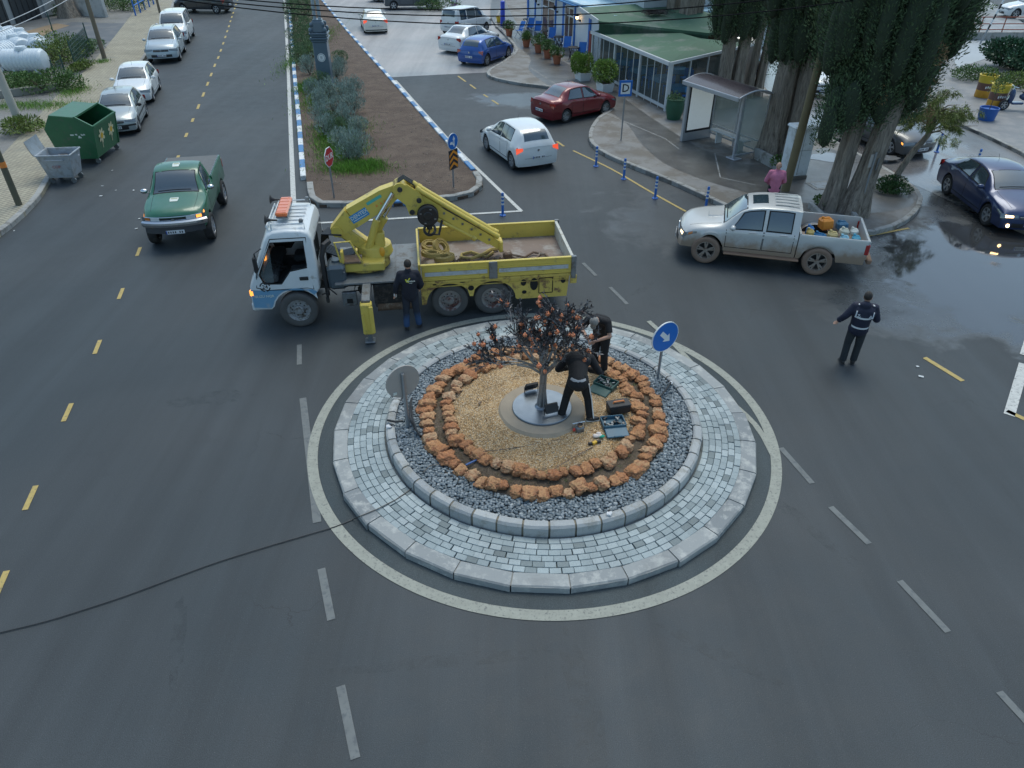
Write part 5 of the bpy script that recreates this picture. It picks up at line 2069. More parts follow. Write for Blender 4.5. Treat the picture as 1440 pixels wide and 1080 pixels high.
# second boom, telescopic bundle sloping to the bed
A_, E_ = Vector((-2.95, 0, 2.78)), Vector((-5.02, 0, 1.36))
dd = (E_ - A_).normalized()
uu = Vector((0, 1, 0)).cross(dd)
if uu.z < 0:
    uu = -uu
b2 = MB()
boom_section(b2, A_ - dd * .0, A_ + dd * 2.15, .30, .26, .28, .24)
boom_section(b2, A_ + dd * 2.10, A_ + dd * 2.42, .22, .19, .22, .19)
b2.box(tuple(A_ + dd * 2.45), (.10, .34, .30), bev=.03)
b2.build('second_boom', y_yel, TR)
for off_y, off_u, r_, s0, s1, nm in ((.0, .21, .062, -.15, 2.10, 'extension_cylinder'), (.13, .19, .055, -.05, 2.2, 'extension_cylinder'), (-.13, .19, .055, .0, 2.2, 'extension_cylinder'), (.10, -.22, .06, .35, 1.75, 'boom_cylinder')):
    c_ = MB()
    p = A_ + dd * s0 + uu * off_u + Vector((0, off_y, 0))
    q_ = A_ + dd * s1 + uu * (off_u * (1 if off_u > 0 else .7)) + Vector((0, off_y, 0))
    c_.cyl(p, q_, r_, n=14)
    c_.cyl(p - dd * .04, p + dd * .06, r_ * 1.25, n=14)
    c_.cyl(q_ - dd * .06, q_ + dd * .05, r_ * 1.25, n=14)
    c_.build(nm, y_yel, TR)
hs = MB()
for k in range(7):
    yy = -.18 + .06 * k
    hs.tube([(-1.15, yy, 1.95), (-.82 + .02 * k, yy, 2.0), (-.74 + .02 * k, yy, 1.6), (-1.05, yy, 1.38), (-1.4, yy, 1.45)], .026, n=6)
for k in range(4):
    yy = -.12 + .08 * k
    hs.tube([(-2.45, yy, 3.05), (-2.72, yy, 3.22), (-2.95, yy, 3.06), (-3.0, yy, 2.75), (-3.3, yy, 2.66), (-4.0, yy * 1.3, 2.22), (-4.9, yy, 1.62)], .017, n=6)
hs.tube([(-3.3, .30, 2.2), (-3.2, .4, 1.95), (-3.45, .35, 1.9), (-3.55, .2, 2.2)], .03, n=6)
hs.build('hydraulic_hoses', m_hose, TR)
rl = MB()
rl.lathe([(.001, -.09), (.22, -.09), (.25, -.07), (.25, -.04), (.17, -.03), (.17, .03), (.25, .04), (.25, .07), (.22, .09), (.11, .085), (.09, .10), (.001, .10)], (-3.22, .34, 2.40), (0, 1, 0), n=28)
for k in range(4):
    a = k * PI / 2 + .4
    rl.box((-3.22 + .18 * math.cos(a), .435, 2.40 + .18 * math.sin(a)), (.05, .01, .03), mi=1)
rl.build('hose_reel', [m_hose, m_steel], TR)
gk = MB()
gk.lathe([(.10, -.05), (.16, -.03), (.16, .03), (.10, .05), (.10, -.05)], (-3.24, .30, 2.02), (0, 1, .3), n=20)
gk.box((-3.24, .22, 2.12), (.14, .2, .22), bev=.03)
gk.build('rotator', m_dark, TR)
lv = MB()
for k in range(6):
    lv.box(tuple(A_ + dd * (.8 + .26 * k) + Vector((0, .155, .02))), (.05, .02, .05))
lv.build('boom_clips', m_steel, TR)
# outrigger
og = MB()
og.box((-1.66, 1.30, .98), (.20, 1.2, .20), bev=.015)
OG = og.build('outrigger_beam', m_steel, TR)
og = MB()
og.box((-1.66, 1.88, .62), (.26, .22, .80), bev=.03)
og.box((-1.76, 2.0, .62), (.10, .06, .70), bev=.02)
og.beam((-1.60, 2.0, .30), (-1.56, 2.0, .80), .04, .05)
og.build('outrigger_leg', y_yel, TR)
og = MB()
og.cyl((-1.66, 1.90, .25), (-1.66, 1.90, .06), .05, n=12)
og.box((-1.66, 1.92, .035), (.24, .24, .05), bev=.015)
og.build('outrigger_foot', m_steel, TR)
# cargo bed
X0b, X1b, HB = -2.92, -6.58, 1.10
bf = MB()
bf.box(((X0b + X1b) / 2, 0, 1.04), (X0b - X1b, 2 * HB - .06, .10))
bf.build('bed_floor', m_floor, TR)
for sd_ in (1, -1):
    bs_ = MB()
    L_ = X0b - X1b
    bs_.box(((X0b + X1b) / 2 - .02, sd_ * HB, 1.27), (L_ - .06, .05, .40), bev=.01)
    bs_.box(((X0b + X1b) / 2 - .02, sd_ * HB, 1.475), (L_ - .02, .085, .035), bev=.008)
    bs_.box(((X0b + X1b) / 2 - .02, sd_ * (HB + .028), 1.33), (L_ - .1, .02, .03))
    bs_.box(((X0b + X1b) / 2 - .02, sd_ * (HB + .028), 1.15), (L_ - .1, .02, .03))
    o = bs_.build('side_board', y_yel, TR)
    if sd_ > 0:
        st_ = MB()
        for x0_, x1_ in ((X0b - .12, -4.52), (-4.80, X1b + .10)):
            st_.box(((x0_ + x1_) / 2, HB + .032, 1.245), (x0_ - x1_, .012, .10))
        st_.build('reflector_strip', M('grey_strip', (.42, .45, .46), .5, var=.15, dirt=(.3, .3, .28), ds=5), o)
        st_ = MB()
        st_.box((-4.66, HB + .045, 1.27), (.20, .04, .44), bev=.01)
        st_.build('board_latch', m_steel, o)
tb = MB()
tb.box((X1b, 0, 1.27), (.05, 2 * HB - .02, .40), bev=.01)
tb.box((X1b, 0, 1.475), (.075, 2 * HB, .035), bev=.008)
tb.build('tailboard', M('tail_white', (.50, .49, .43), .6, var=.1, dirt=(.28, .2, .12), ds=4, dl=.6), TR)
tb = MB()
tb.box((X0b, 0, 1.27), (.05, 2 * HB - .02, .44), bev=.01)
tb.build('front_board', y_yel, TR)
for sd_ in (1, -1):
    cp = MB()
    cp.box((X1b - .03, sd_ * (HB + .02), 1.22), (.12, .09, .58), bev=.01)
    cp.box((X1b - .04, sd_ * (HB + .03), .90), (.16, .05, .22), bev=.01, mi=1)
    cp.build('corner_post', [m_steel, y_rust], TR)
# skirt with two wheel arches and holes
for sd_ in (1, -1):
    P_ = [(X0b, 1.02), (X1b + .05, 1.02), (X1b + .10, .42), (-5.32, .42)]
    for c_ in (-4.65, -3.60):
        P_ += [(c_ + .57 * math.cos(PI - a * PI / 14 + 0), .45 + .57 * math.sin(PI - a * PI / 14)) for a in range(1, 14)] if c_ == -4.65 else []
    seg = []
    for a in range(0, 15):
        w_ = PI - a * PI / 14
        seg.append((-4.65 + .56 * math.cos(w_), .45 + .50 * math.sin(w_)))
    seg2 = [(-3.60 + .56 * math.cos(PI - a * PI / 14), .45 + .50 * math.sin(PI - a * PI / 14)) for a in range(0, 15)]
    seg = [p for p in seg if p[0] < -4.17]
    seg2 = [p for p in seg2 if p[0] > -4.08]
    P_ = [(X0b, 1.02), (X1b + .05, 1.02), (X1b + .10, .42), (-5.25, .42)] + seg + [(-4.165, .58), (-4.085, .58)] + seg2 + [(-3.0, .42), (X0b, .42)]
    n_ = len(P_)
    sk = MB()
    yy0, yy1 = sd_ * (HB - .055), sd_ * (HB - .02)
    V = [(x, yy0, z) for x, z in P_] + [(x, yy1, z) for x, z in P_]
    sk.add(V, [tuple(range(n_)), tuple(range(2 * n_ - 1, n_ - 1, -1))] + [(i, (i + 1) % n_, n_ + (i + 1) % n_, n_ + i)[::-1] for i in range(n_)])
    sk.box(((X0b + X1b) / 2, sd_ * (HB - .005), 1.03), (X0b - X1b - .05, .05, .06))
    sk.box(((X0b + X1b) / 2, sd_ * (HB - .010), .985 - .09), (X0b - X1b - .2, .03, .014))
    S_ = sk.build('wheel_skirt', y_rust, TR, smooth=0)
    for x, z, rx, rz_ in ((-4.12, .80, .075, .07), (-3.92, .98, .07, .025), (-4.40, .99, .07, .025), (-5.40, .86, .07, .09), (-5.66, .80, .10, .17), (-6.38, .85, .06, .07), (-5.42, .60, .06, .05), (-3.25, .95, .05, .02)):
        hl = MB()
        hl.add([(x + rx * math.cos(k * PI / 6), sd_ * (HB - .015), z + rz_ * math.sin(k * PI / 6)) for k in range(12)], [tuple(range(12)) if sd_ < 0 else tuple(range(11, -1, -1))])
        hl.build('skirt_opening', m_gap, S_, smooth=0)
    hl = MB()
    for x0_, z0_, x1_, z1_ in ((-5.78, .95, -6.12, .95), (-6.12, .95, -6.12, .55), (-6.12, .55, -5.78, .55), (-5.78, .55, -5.78, .95)):
        hl.beam((x0_, sd_ * (HB - .012), z0_), (x1_, sd_ * (HB - .012), z1_), .012, .016)
    hl.build('locker_door', m_gap, S_, smooth=0)
rr_ = MB()
rr_.box((X1b + .12, 0, .60), (.10, 1.9, .14), bev=.02)
rr_.build('rear_bar', m_dark, TR)
# load in the bed: slings, chains, grab hoses (each a thing)
TMX = Matrix.Translation((-5.217, 15.875, 0)) @ Matrix.Rotation(R(-172.24), 4, 'Z')
m_sling = M('lifting_sling', (.36, .27, .09), .85, var=.3, vs=9, bump=.3)
for k, (x, yy, z, r0_, tilt, lab) in enumerate(((-3.22, -.55, 1.22, .19, .2, 'rolled yellow lifting sling at the front far corner of the truck bed'), (-3.50, -.38, 1.24, .22, .9, 'rolled yellow lifting sling leaning on edge in the truck bed'), (-3.26, .02, 1.26, .25, .15, 'rolled yellow lifting sling uppermost in the pile behind the worker'), (-3.55, .22, 1.24, .24, .1, 'rolled yellow lifting sling nearest the side board behind the worker'))):
    s_ = MB()
    for q_ in range(4):
        rr2 = r0_ * (1 - .16 * q_)
        s_.lathe([(rr2, -.05), (rr2 + .018, -.05), (rr2 + .018, .05), (rr2, .05), (rr2, -.05)], (0, 0, random.uniform(-.01, .01)), (0, 0, 1), n=24)
    o = s_.build('lifting_sling', m_sling)
    o.location = TMX @ Vector((x, yy, z))
    o.rotation_euler = (tilt, .1, k)
    tag(o, lab, 'sling', 'rolled slings in the truck bed')
s_ = MB()
s_.tube([(-3.95, .05, 1.14), (-4.2, .22, 1.16), (-4.5, .05, 1.17), (-4.75, -.25, 1.16), (-4.95, -.3, 1.15)], .045, n=6)
s_.tube([(-3.95, .12, 1.12), (-4.0, -.12, 1.14), (-4.25, -.2, 1.15), (-4.6, .12, 1.13), (-4.8, -.15, 1.13)], .04, n=6)
o = s_.build('loose_sling', m_sling)
o.matrix_world = TMX
tag(o, 'loose yellow sling lying in loops along the middle of the truck bed', 'sling')
for (x0_, x1_, yy, lab) in ((-3.75, -4.2, .36, 'heap of rusty chain beside the rolled slings'), (-4.5, -5.35, .38, 'rusty chain heaped along the near side board of the truck bed')):
    s_ = MB()
    for k in range(150):
        c = Vector((random.uniform(x1_, x0_), yy + random.gauss(0, .10), 1.11 + random.uniform(0, .07)))
        s_.lathe([(.022, -.007), (.034, 0), (.022, .007), (.022, -.007)], c, (random.gauss(0, 1), random.gauss(0, 1), random.gauss(0, 1)), n=6)
    o = s_.build('chain_heap', m_rust)
    o.matrix_world = TMX
    tag(o, lab, 'chain')
s_ = MB()
s_.tube([(-5.1, .25, 1.25), (-5.3, .1, 1.14), (-5.55, .25, 1.13), (-5.8, .05, 1.16), (-6.1, .15, 1.13), (-6.15, .35, 1.12)], .03, n=6)
s_.tube([(-5.15, .2, 1.2), (-5.45, .45, 1.13), (-5.7, .5, 1.13), (-5.9, .25, 1.14), (-6.0, .0, 1.13)], .025, n=6)
s_.box((-5.12, .2, 1.20), (.22, .22, .20), bev=.04)
o = s_.build('grab_hook', m_rust)
o.matrix_world = TMX
tag(o, 'rusty hook block and hoses lying at the tip of the folded crane', 'hook')

# ================================================================ PEOPLE (local: facing +y)
skin = M('skin', (.42, .24, .17), .55, var=.06, vs=20)
hair_d = M('dark_hair', (.022, .017, .014), .7, var=.3, vs=60, bump=.4, bs=200)
hair_g = M('grey_hair', (.25, .24, .22), .7, var=.3, vs=60, bump=.4, bs=200)
shoe = M('dark_shoe', (.025, .024, .024), .6)
sole = M('white_sole', (.55, .54, .5), .6)


def hand(mb, w, d, up, s=1):
    """palm, four curled fingers of unequal length and a thumb; w wrist, d finger direction, up palm normal"""
    w, d = Vector(w), Vector(d).normalized()
    sv = d.cross(Vector(up)).normalized()
    nrm = sv.cross(d)
    mb.ell(w + d * .045, (.042, .018, .048), rot=Matrix((sv, nrm, d)).transposed(), sub=2)
    for k, ln in enumerate((.066, .076, .070, .055)):
        b = w + d * .082 + sv * (.030 - .020 * k)
        m_ = b + d * ln * .5 - nrm * ln * .12
        e = m_ + d * ln * .38 - nrm * ln * .35
        mb.cap(b - d * .01, m_, .0095, .0088, 8)
        mb.cap(m_, e, .0088, .0075, 8)
    b = w + d * .02 + sv * .032 * s
    m_ = b + d * .035 + sv * .022 * s - nrm * .008
    mb.cap(b, m_, .012, .010, 8)
    mb.cap(m_, m_ + d * .028 - nrm * .008, .010, .008, 8)


def person(label, loc, rz, J, jacket, trousers, shoes=shoe, hair=hair_d, hairkind='short', sleeve=1.0, scale=1.0, puffy=1.0, glove=None, extra=None, sk=skin):
    root = thing('person', label, 'person', loc, rz)
    root.scale = (scale,) * 3
    g_ = {k: Vector(v) for k, v in J.items() if isinstance(v, tuple)}
    pel, che, nek, hd = g_['pelvis'], g_['chest'], g_['neck'], g_['head']
    look = Vector(J.get('look', (0, 1, -.1))).normalized()
    hup = (hd - nek).normalized()
    hs_ = look.cross(hup).normalized()
    lk = hup.cross(hs_)
    Rm = Matrix((hs_, lk, hup)).transposed()
    B = MB()
    B.cap(pel, che, .13, .15, 16)
    B.cap(pel + Vector((-.05, 0, 0)), pel + Vector((.05, 0, 0)), .12, .12, 14)
    B.cap(che + Vector((-.06, 0, .04)), che + Vector((.06, 0, .04)), .13, .13, 14)
    B.cap(g_['ls'], g_['rs'], .06, .06, 12)
    B.cap(che + (nek - che) * .6, nek + (hd - nek) * .4, .065, .052, 12)
    B.ell(hd, (.076, .093, .112), rot=Rm, sub=3)
    B.ell(hd + Rm @ Vector((0, .028, -.052)), (.056, .062, .062), rot=Rm, sub=2)
    B.cap(hd + Rm @ Vector((0, .088, .012)), hd + Rm @ Vector((0, .110, -.022)), .010, .014, 8)
    B.ell(hd + Rm @ Vector((0, .086, -.058)), (.024, .012, .010), rot=Rm, sub=1)
    for s_ in (-1, 1):
        B.ell(hd + Rm @ Vector((s_ * .078, -.005, -.012)), (.010, .020, .032), rot=Rm, sub=2)
    for a_, sgn in (('l', -1), ('r', 1)):
        sh, elb, wr = g_[a_ + 's'], g_[a_ + 'e'], g_[a_ + 'w']
        B.cap(sh, elb, .052, .042, 12)
        B.cap(elb, wr, .042, .028, 12)
        hdir = Vector(J.get(a_ + 'hand', tuple((wr - elb).normalized())))
        hand(B, wr, hdir, J.get(a_ + 'palm', (sgn * -1, 0, .01)), 1)
        hip, kn, an = g_[a_ + 'h'], g_[a_ + 'k'], g_[a_ + 'a']
        B.cap(hip, kn, .085, .058, 14)
        B.cap(kn, an, .056, .038, 12)
    B.build('body', sk, root, remesh=.0065)
    # eyes
    ey_ = MB()
    for s_ in (-1, 1):
        ey_.ell(hd + Rm @ Vector((s_ * .030, .082, .008)), (.012, .008, .007), rot=Rm, sub=1)
    ey_.build('eyes', m_ink, root)
    # hair
    if hairkind:
        H = MB()
        if hairkind == 'short':
            H.ell(hd + Rm @ Vector((0, -.018, .024)), (.083, .092, .104), rot=Rm, sub=3)
        elif hairkind == 'fringe':
            H.ell(hd + Rm @ Vector((0, -.030, -.014)), (.082, .078, .060), rot=Rm, sub=3)
        elif hairkind == 'cap':
            H.ell(hd + Rm @ Vector((0, -.006, .034)), (.088, .102, .092), rot=Rm, sub=3)
            H.ell(hd + Rm @ Vector((0, .10, .045)), (.065, .06, .010), rot=Rm, sub=2)
        V = []
        for v in H.v:
            V.append(tuple(Vector(v) * 1 + Vector((0, 0, .003 * mnoise.noise(Vector(v) * 40)))))
        H.v = V
        H.build('hair' if hairkind != 'cap' else 'cap', hair, root, smooth=180)
    # jacket
    p_ = puffy
    T = MB()
    hem = pel + (pel - che).normalized() * .06
    T.cap(hem, che, .150 * p_, .165 * p_, 18)
    T.cap(hem + Vector((-.055, 0, 0)), hem + Vector((.055, 0, 0)), .125 * p_, .125 * p_, 16)
    T.cap(che + Vector((-.07, 0, .05)), che + Vector((.07, 0, .05)), .15 * p_, .15 * p_, 16)
    T.cap(g_['ls'], g_['rs'], .078 * p_, .078 * p_, 14)
    T.cap(che + (nek - che) * .5, nek + (hd - nek) * .10, .10 * p_, .074, 14)
    for a_ in 'lr':
        sh, elb, wr = g_[a_ + 's'], g_[a_ + 'e'], g_[a_ + 'w']
        if sleeve > .5:
            T.cap(sh, elb, .075 * p_, .062 * p_, 14)
            T.cyl(elb, elb + (wr - elb) * .93, .060 * p_, .046 * p_, 14)
            T.ell(elb, .062 * p_)
            mid_ = sh + (elb - sh) * .6
            for k in range(3):
                T.ell(elb + (wr - elb) * (.25 + .25 * k) + Vector((random.uniform(-.01, .01), 0, 0)), (.055 * p_,) * 3)
        else:
            T.cyl(sh, sh + (elb - sh) * .75, .075 * p_, .070 * p_, 14)
            T.ell(sh, .076 * p_)
    for k in range(7):     # soft folds
        c = pel + (che - pel) * random.uniform(0, 1)
        a = random.uniform(0, 2 * PI)
        T.ell(c + Vector((.10 * math.cos(a), .07 * math.sin(a), 0)), (.07 * p_, .07 * p_, .05))
    if J.get('hood'):
        hb = nek - lk * .07 - Vector((0, 0, .02))
        T.ell(hb, (.12, .075, .10), sub=3)
    jk_ = T.build('jacket', jacket, root, remesh=.012)
    # trousers
    T = MB()
    T.cap(pel + Vector((-.06, 0, .02)), pel + Vector((.06, 0, .02)), .135, .135, 16)
    for a_, s_ in (('l', -1), ('r', 1)):
        hip, kn, an = g_[a_ + 'h'], g_[a_ + 'k'], g_[a_ + 'a']
        T.cap(hip, kn, .105, .080, 16)
        T.cyl(kn, an + Vector((0, 0, .0)), .078, .072, 16)
        T.ell(kn, .080)
        for k in range(3):
            T.ell(kn + (an - kn) * (.45 + .2 * k), (.078, .080, .035))
    tz = T.build('trousers', trousers, root, remesh=.011)
    # shoes
    for a_, s_ in (('l', -1), ('r', 1)):
        an = g_[a_ + 'a']
        S = MB()
        fd = Vector(J.get(a_ + 'toe', (s_ * .15, 1, 0))).normalized()
        rt = Matrix((fd.cross(Vector((0, 0, 1))), fd, Vector((0, 0, 1)))).transposed()
        gz = an.z - .085
        S.ell(Vector((an.x, an.y, gz + .045)) + fd * .055, (.048, .135, .048), rot=rt, sub=2)
        S.ell(Vector((an.x, an.y, gz + .06)) - fd * .02, (.045, .06, .06), rot=rt, sub=2)
        S.box(Vector((an.x, an.y, gz + .012)) + fd * .05, (.085, .26, .026), rot=rt.to_4x4(), bev=.012, mi=1)
        S.build('shoe', [shoes, sole if J.get('whitesole') else shoes], root)
    if glove:
        for a_ in glove:
            G_ = MB()
            elb, wr = g_[a_ + 'e'], g_[a_ + 'w']
            hdir = Vector(J.get(a_ + 'hand', tuple((wr - elb).normalized())))
            G_.ell(wr + hdir.normalized() * .05, (.04, .045, .065), sub=2)
            G_.build('glove', M('white_glove', (.6, .6, .58), .8), root)
    return root, g_, Rm


def stand(**k):
    J = dict(pelvis=(0, 0, .95), chest=(0, .0, 1.26), neck=(0, -.01, 1.48), head=(0, .02, 1.63), ls=(-.18, 0, 1.41), rs=(.18, 0, 1.41), le=(-.26, -.03, 1.14), re=(.26, -.03, 1.14),
             lw=(-.27, .06, .90), rw=(.27, .06, .90), lh=(-.09, 0, .90), rh=(.09, 0, .90), lk=(-.11, .02, .50), rk=(.11, .02, .50), la=(-.13, -.02, .085), ra=(.13, -.02, .085), look=(0, 1, -.1))
    J.update(k)
    return J


def striped(name, base, bands, stripe=(.62, .63, .64), xlim=None):
    t = NT(name)
    s_ = t.node('ShaderNodeSeparateXYZ')
    t.l.new(t.coords(), s_.inputs[0])
    f = None
    for z0, z1 in bands:
        m_ = t.math('MULTIPLY', t.math('GREATER_THAN', s_.outputs[2], z0), t.math('LESS_THAN', s_.outputs[2], z1))
        f = m_ if f is None else t.math('MAXIMUM', f, m_)
    if xlim:
        f = t.math('MULTIPLY', f, t.math('LESS_THAN', t.math('ABSOLUTE', s_.outputs[0]), xlim))
    c = t.mix(1.0, base, t.math('MULTIPLY_ADD', t.noise(14, 4, .6), .6, .7), 'MULTIPLY')
    t.set('Base Color', t.mix(f, c, stripe))
    t.set('Roughness', .75)
    t.bump(t.noise(26, 3, .6), .5, .01)
    return t.m


def cloth(name, c, var=.25):
    return M(name, c, .85, var=var, vs=9, bump=.5, bs=25)


# traffic officer
fo_ = at(1191, 511)
J = stand(le=(-.33, -.02, 1.16), lw=(-.40, .10, .97), re=(.30, .02, 1.14), rw=(.20, .22, 1.17), rhand=(-.6, .8, .2), look=(.35, 1, -.05), hood=True, la=(-.11, -.02, .085), ra=(.11, .03, .085))
po, g_, Rm = person('officer in dark jacket with reflective bands standing on the road behind the silver pickup', (fo_.x, fo_.y, 0), R(-14), J, striped('officer_jacket', (.012, .015, .035), ((.965, 1.005), (1.205, 1.245)), xlim=.175), cloth('officer_trousers', (.022, .026, .030)), scale=1.02, puffy=1.22)
bd = MB()
for a_, fr in (('l', .55), ('r', .55)):
    p, q_ = g_[a_ + 's'], g_[a_ + 'e']
    c = p + (q_ - p) * fr
    dv = (q_ - p).normalized()
    bd.cyl(c - dv * .018, c + dv * .018, .081, .079, 16)
p, q_ = g_['le'], g_['lw']
c = p + (q_ - p) * .7
dv = (q_ - p).normalized()
bd.cyl(c - dv * .016, c + dv * .016, .062, .060, 14)
bd.build('reflective_sleeve_band', M('reflective_band', (.62, .64, .66), .5), po)
bd = MB()
bd.text('ZABITA', .085, Matrix.Translation((0, -.176, 1.275)) @ Matrix.Rotation(PI / 2, 4, 'X') @ Matrix.Rotation(-.12, 4, 'X'), ext=.004)
for s_ in (-1, 1):
    bd.box((s_ * .165, -.145, 1.30), (.022, .03, .14))
    bd.box((s_ * .13, -.03, 1.49), (.03, .12, .012), rz=s_ * .3)
bd.build('jacket_lettering', M('reflective_band'), po)
# bald man in pink
pk_ = at(1096, 231, 1.80)
J = stand(le=(-.27, -.06, 1.14), re=(.27, -.06, 1.14), lw=(-.10, -.20, .98), rw=(.10, -.20, .98), lhand=(.8, -.1, -.4), rhand=(-.8, -.1, -.4), look=(.25, 1, -.25))
person('bald man in pink sweater and dark trousers standing beside the wooden pole', (pk_.x, pk_.y, PH), R(170), J, cloth('pink_sweater', (.52, .17, .26)), cloth('black_trousers', (.014, .015, .018)), hair=hair_g, hairkind='fringe', puffy=1.10)
# worker beside the truck, back to the camera
wk = at(581, 461)
J = stand(le=(-.29, -.04, 1.15), lw=(-.33, .02, .92), re=(.27, .02, 1.13), rw=(.22, .16, .96), look=(-.35, 1, -.15), la=(-.14, -.06, .085), lk=(-.12, .0, .5), ra=(.15, .03, .085))
tj = NT('work_jeans')
s_ = tj.node('ShaderNodeSeparateXYZ')
tj.l.new(tj.coords(), s_.inputs[0])
tj.set('Base Color', tj.mix(tj.ramp(tj.math('ADD', s_.outputs[2], tj.math('MULTIPLY', tj.noise(8, 3), .2)), [(.38, 0.0), (.55, 1.0)]), (.03, .07, .16), (.018, .024, .038)))
tj.set('Roughness', .85)
tj.bump(tj.noise(25, 3), .5, .01)
pw_, g_, Rm = person('worker in navy jacket with yellow tick on the back standing beside the crane truck', (wk.x, wk.y, 0), R(6), J, cloth('navy_jacket', (.010, .012, .022)), tj.m, hair=hair_d, hairkind='short', glove='l', scale=1.02, puffy=1.14)
bd = MB()
bd.beam((-.06, -.170, 1.36), (-.035, -.178, 1.29), .008, .028)
bd.beam((-.035, -.178, 1.29), (.035, -.168, 1.385), .008, .024)
bd.beam((-.035, -.178, 1.33), (.01, -.178, 1.27), .008, .016)
bd.build('yellow_tick', M('tick_yellow', (.60, .60, .04), .6), pw_)
bd = MB()
bd.text('Karadeniz', .045, Matrix.Translation((.055, -.182, 1.315)) @ Matrix.Rotation(PI / 2 - .05, 4, 'X'), ext=.004)
bd.text('VINC', .032, Matrix.Translation((.045, -.182, 1.265)) @ Matrix.Rotation(PI / 2 - .05, 4, 'X'), ext=.004)
bd.cyl((-.235, -.06, 1.29), (-.245, -.08, 1.29), .02, n=10)
bd.build('jacket_lettering', m_sticker, pw_)
# two workers at the metal tree
c2 = (at(791, 587, .5) + at(828, 590, .5)) / 2
J = dict(pelvis=(0, .02, .88), chest=(-.02, .38, 1.02), neck=(.04, .62, 1.03), head=(.07, .74, .94), ls=(-.21, .54, 1.02), rs=(.21, .54, 1.02), le=(-.38, .46, .80), re=(.38, .48, .78), lw=(-.16, .68, .70), rw=(.18, .68, .68),
         lh=(-.10, .02, .84), rh=(.10, .02, .84), lk=(-.19, .10, .46), rk=(.20, .08, .46), la=(-.27, -.02, .085), ra=(.27, -.04, .085), look=(0, .7, -.9), hood=True, whitesole=True, ltoe=(-.9, .5, 0), rtoe=(.9, .2, 0))
pw2, g_, Rm = person('worker in black hoodie and striped track trousers bending towards the metal tree', (c2.x, c2.y, .50), R(-6), J, cloth('black_hoodie', (.010, .010, .012)), cloth('black_track_trousers', (.008, .008, .009)), puffy=1.14)
bd = MB()
hip, kn, an = g_['rh'], g_['rk'], g_['ra']
for dx in (0, .03):
    bd.tube([hip + Vector((.10, -.04 - dx, 0)), hip + (kn - hip) * .5 + Vector((.085, -.05 - dx, 0)), kn + Vector((.072, -.035 - dx, 0)), kn + (an - kn) * .5 + Vector((.068, -.04 - dx, 0)), an + Vector((.062, -.04 - dx, .03))], .010, n=5)
bd.build('trouser_stripe', M('stripe_white', (.6, .6, .58), .7), pw2)
bd = MB()
bd.ell((0, -.06, .955), (.15, .115, .045))
bd.build('undershirt', cloth('grey_shirt', (.30, .31, .33)), pw2)
c3 = at(842, 522, .45)
J = dict(pelvis=(0, 0, .93), chest=(0, .12, 1.20), neck=(0, .30, 1.40), head=(.0, .43, 1.42), ls=(-.19, .22, 1.34), rs=(.19, .22, 1.34), le=(-.30, .34, 1.12), re=(.30, .34, 1.12), lw=(-.10, .54, 1.06), rw=(.08, .54, 1.06),
         lh=(-.09, 0, .88), rh=(.09, 0, .88), lk=(-.10, .04, .48), rk=(.10, .04, .48), la=(-.11, -.02, .085), ra=(.11, -.02, .085), look=(0, .8, -.8))
person('bare armed worker in black shirt with head down behind the metal tree', (c3.x, c3.y, .45), R(150), J, cloth('black_shirt', (.012, .012, .014)), cloth('black_work_trousers', (.011, .011, .013)), hair=hair_g, hairkind='cap', sleeve=.4)

# ================================================================ METAL TREE AND THINGS ON THE ISLAND
random.seed(11)
tb_ = at(762, 574, .56)
TX, TY, TZ = tb_.x, tb_.y, .55
mtr = thing('metal_fruit_tree', 'dark metal sculpture tree with orange fruits standing in the middle of the roundabout', 'sculpture', (TX, TY, TZ + .05))
m_tsteel = M('tree_steel', (.30, .29, .28), .45, .6, .25, 9, bump=.3, bs=30, dirt=(.20, .15, .12), ds=6, dl=.6)
m_leaf = M('metal_leaf', (.085, .085, .092), .45, .5, .3, 9, isl=.4)
m_fruit = M('copper_fruit', (.72, .24, .10), .45, .0, .25, 12, dirt=(.35, .09, .04), ds=14)
bs = MB()
bs.lathe([(.001, -.04), (.56, -.04), (.57, -.03), (.57, .0), (.56, .012), (.001, .012)], (0, 0, 0), n=64)
bs.lathe([(.001, .012), (.14, .012), (.12, .03), (.09, .05), (.001, .05)], (0, 0, 0), n=24)
bs.build('base_plate', M('brushed_plate', (.22, .25, .28), .33, .8, .3, 3), mtr)
trk = MB()
tips = []


def branch(mb, p, d, L, r_, lvl):
    p, d = Vector(p), Vector(d).normalized()
    pts, rs = [p], [r_]
    n = 5
    for i in range(n):
        d = (d + Vector((random.gauss(0, .10), random.gauss(0, .10), .05 + random.gauss(0, .05)))).normalized()
        p = p + d * L / n
        pts.append(p)
        rs.append(r_ * (1 - .55 * (i + 1) / n))
    mb.tube(pts, rs, n=7 if r_ > .012 else 5)
    if lvl == 0:
        tips.append((pts, d))
        return
    for k in range({3: 3, 2: 3, 1: 3}[lvl]):
        i = random.randint(2, n)
        a = random.uniform(0, 2 * PI)
        side = frame(d)[0] * math.cos(a) + frame(d)[1] * math.sin(a)
        nd = (d * 1.0 + side * random.uniform(.55, .95) + Vector((0, 0, .12))).normalized()
        branch(mb, pts[i], nd, L * random.uniform(.62, .85), max(rs[i] * .75, .006), lvl - 1)
    tips.append((pts[2:], d))


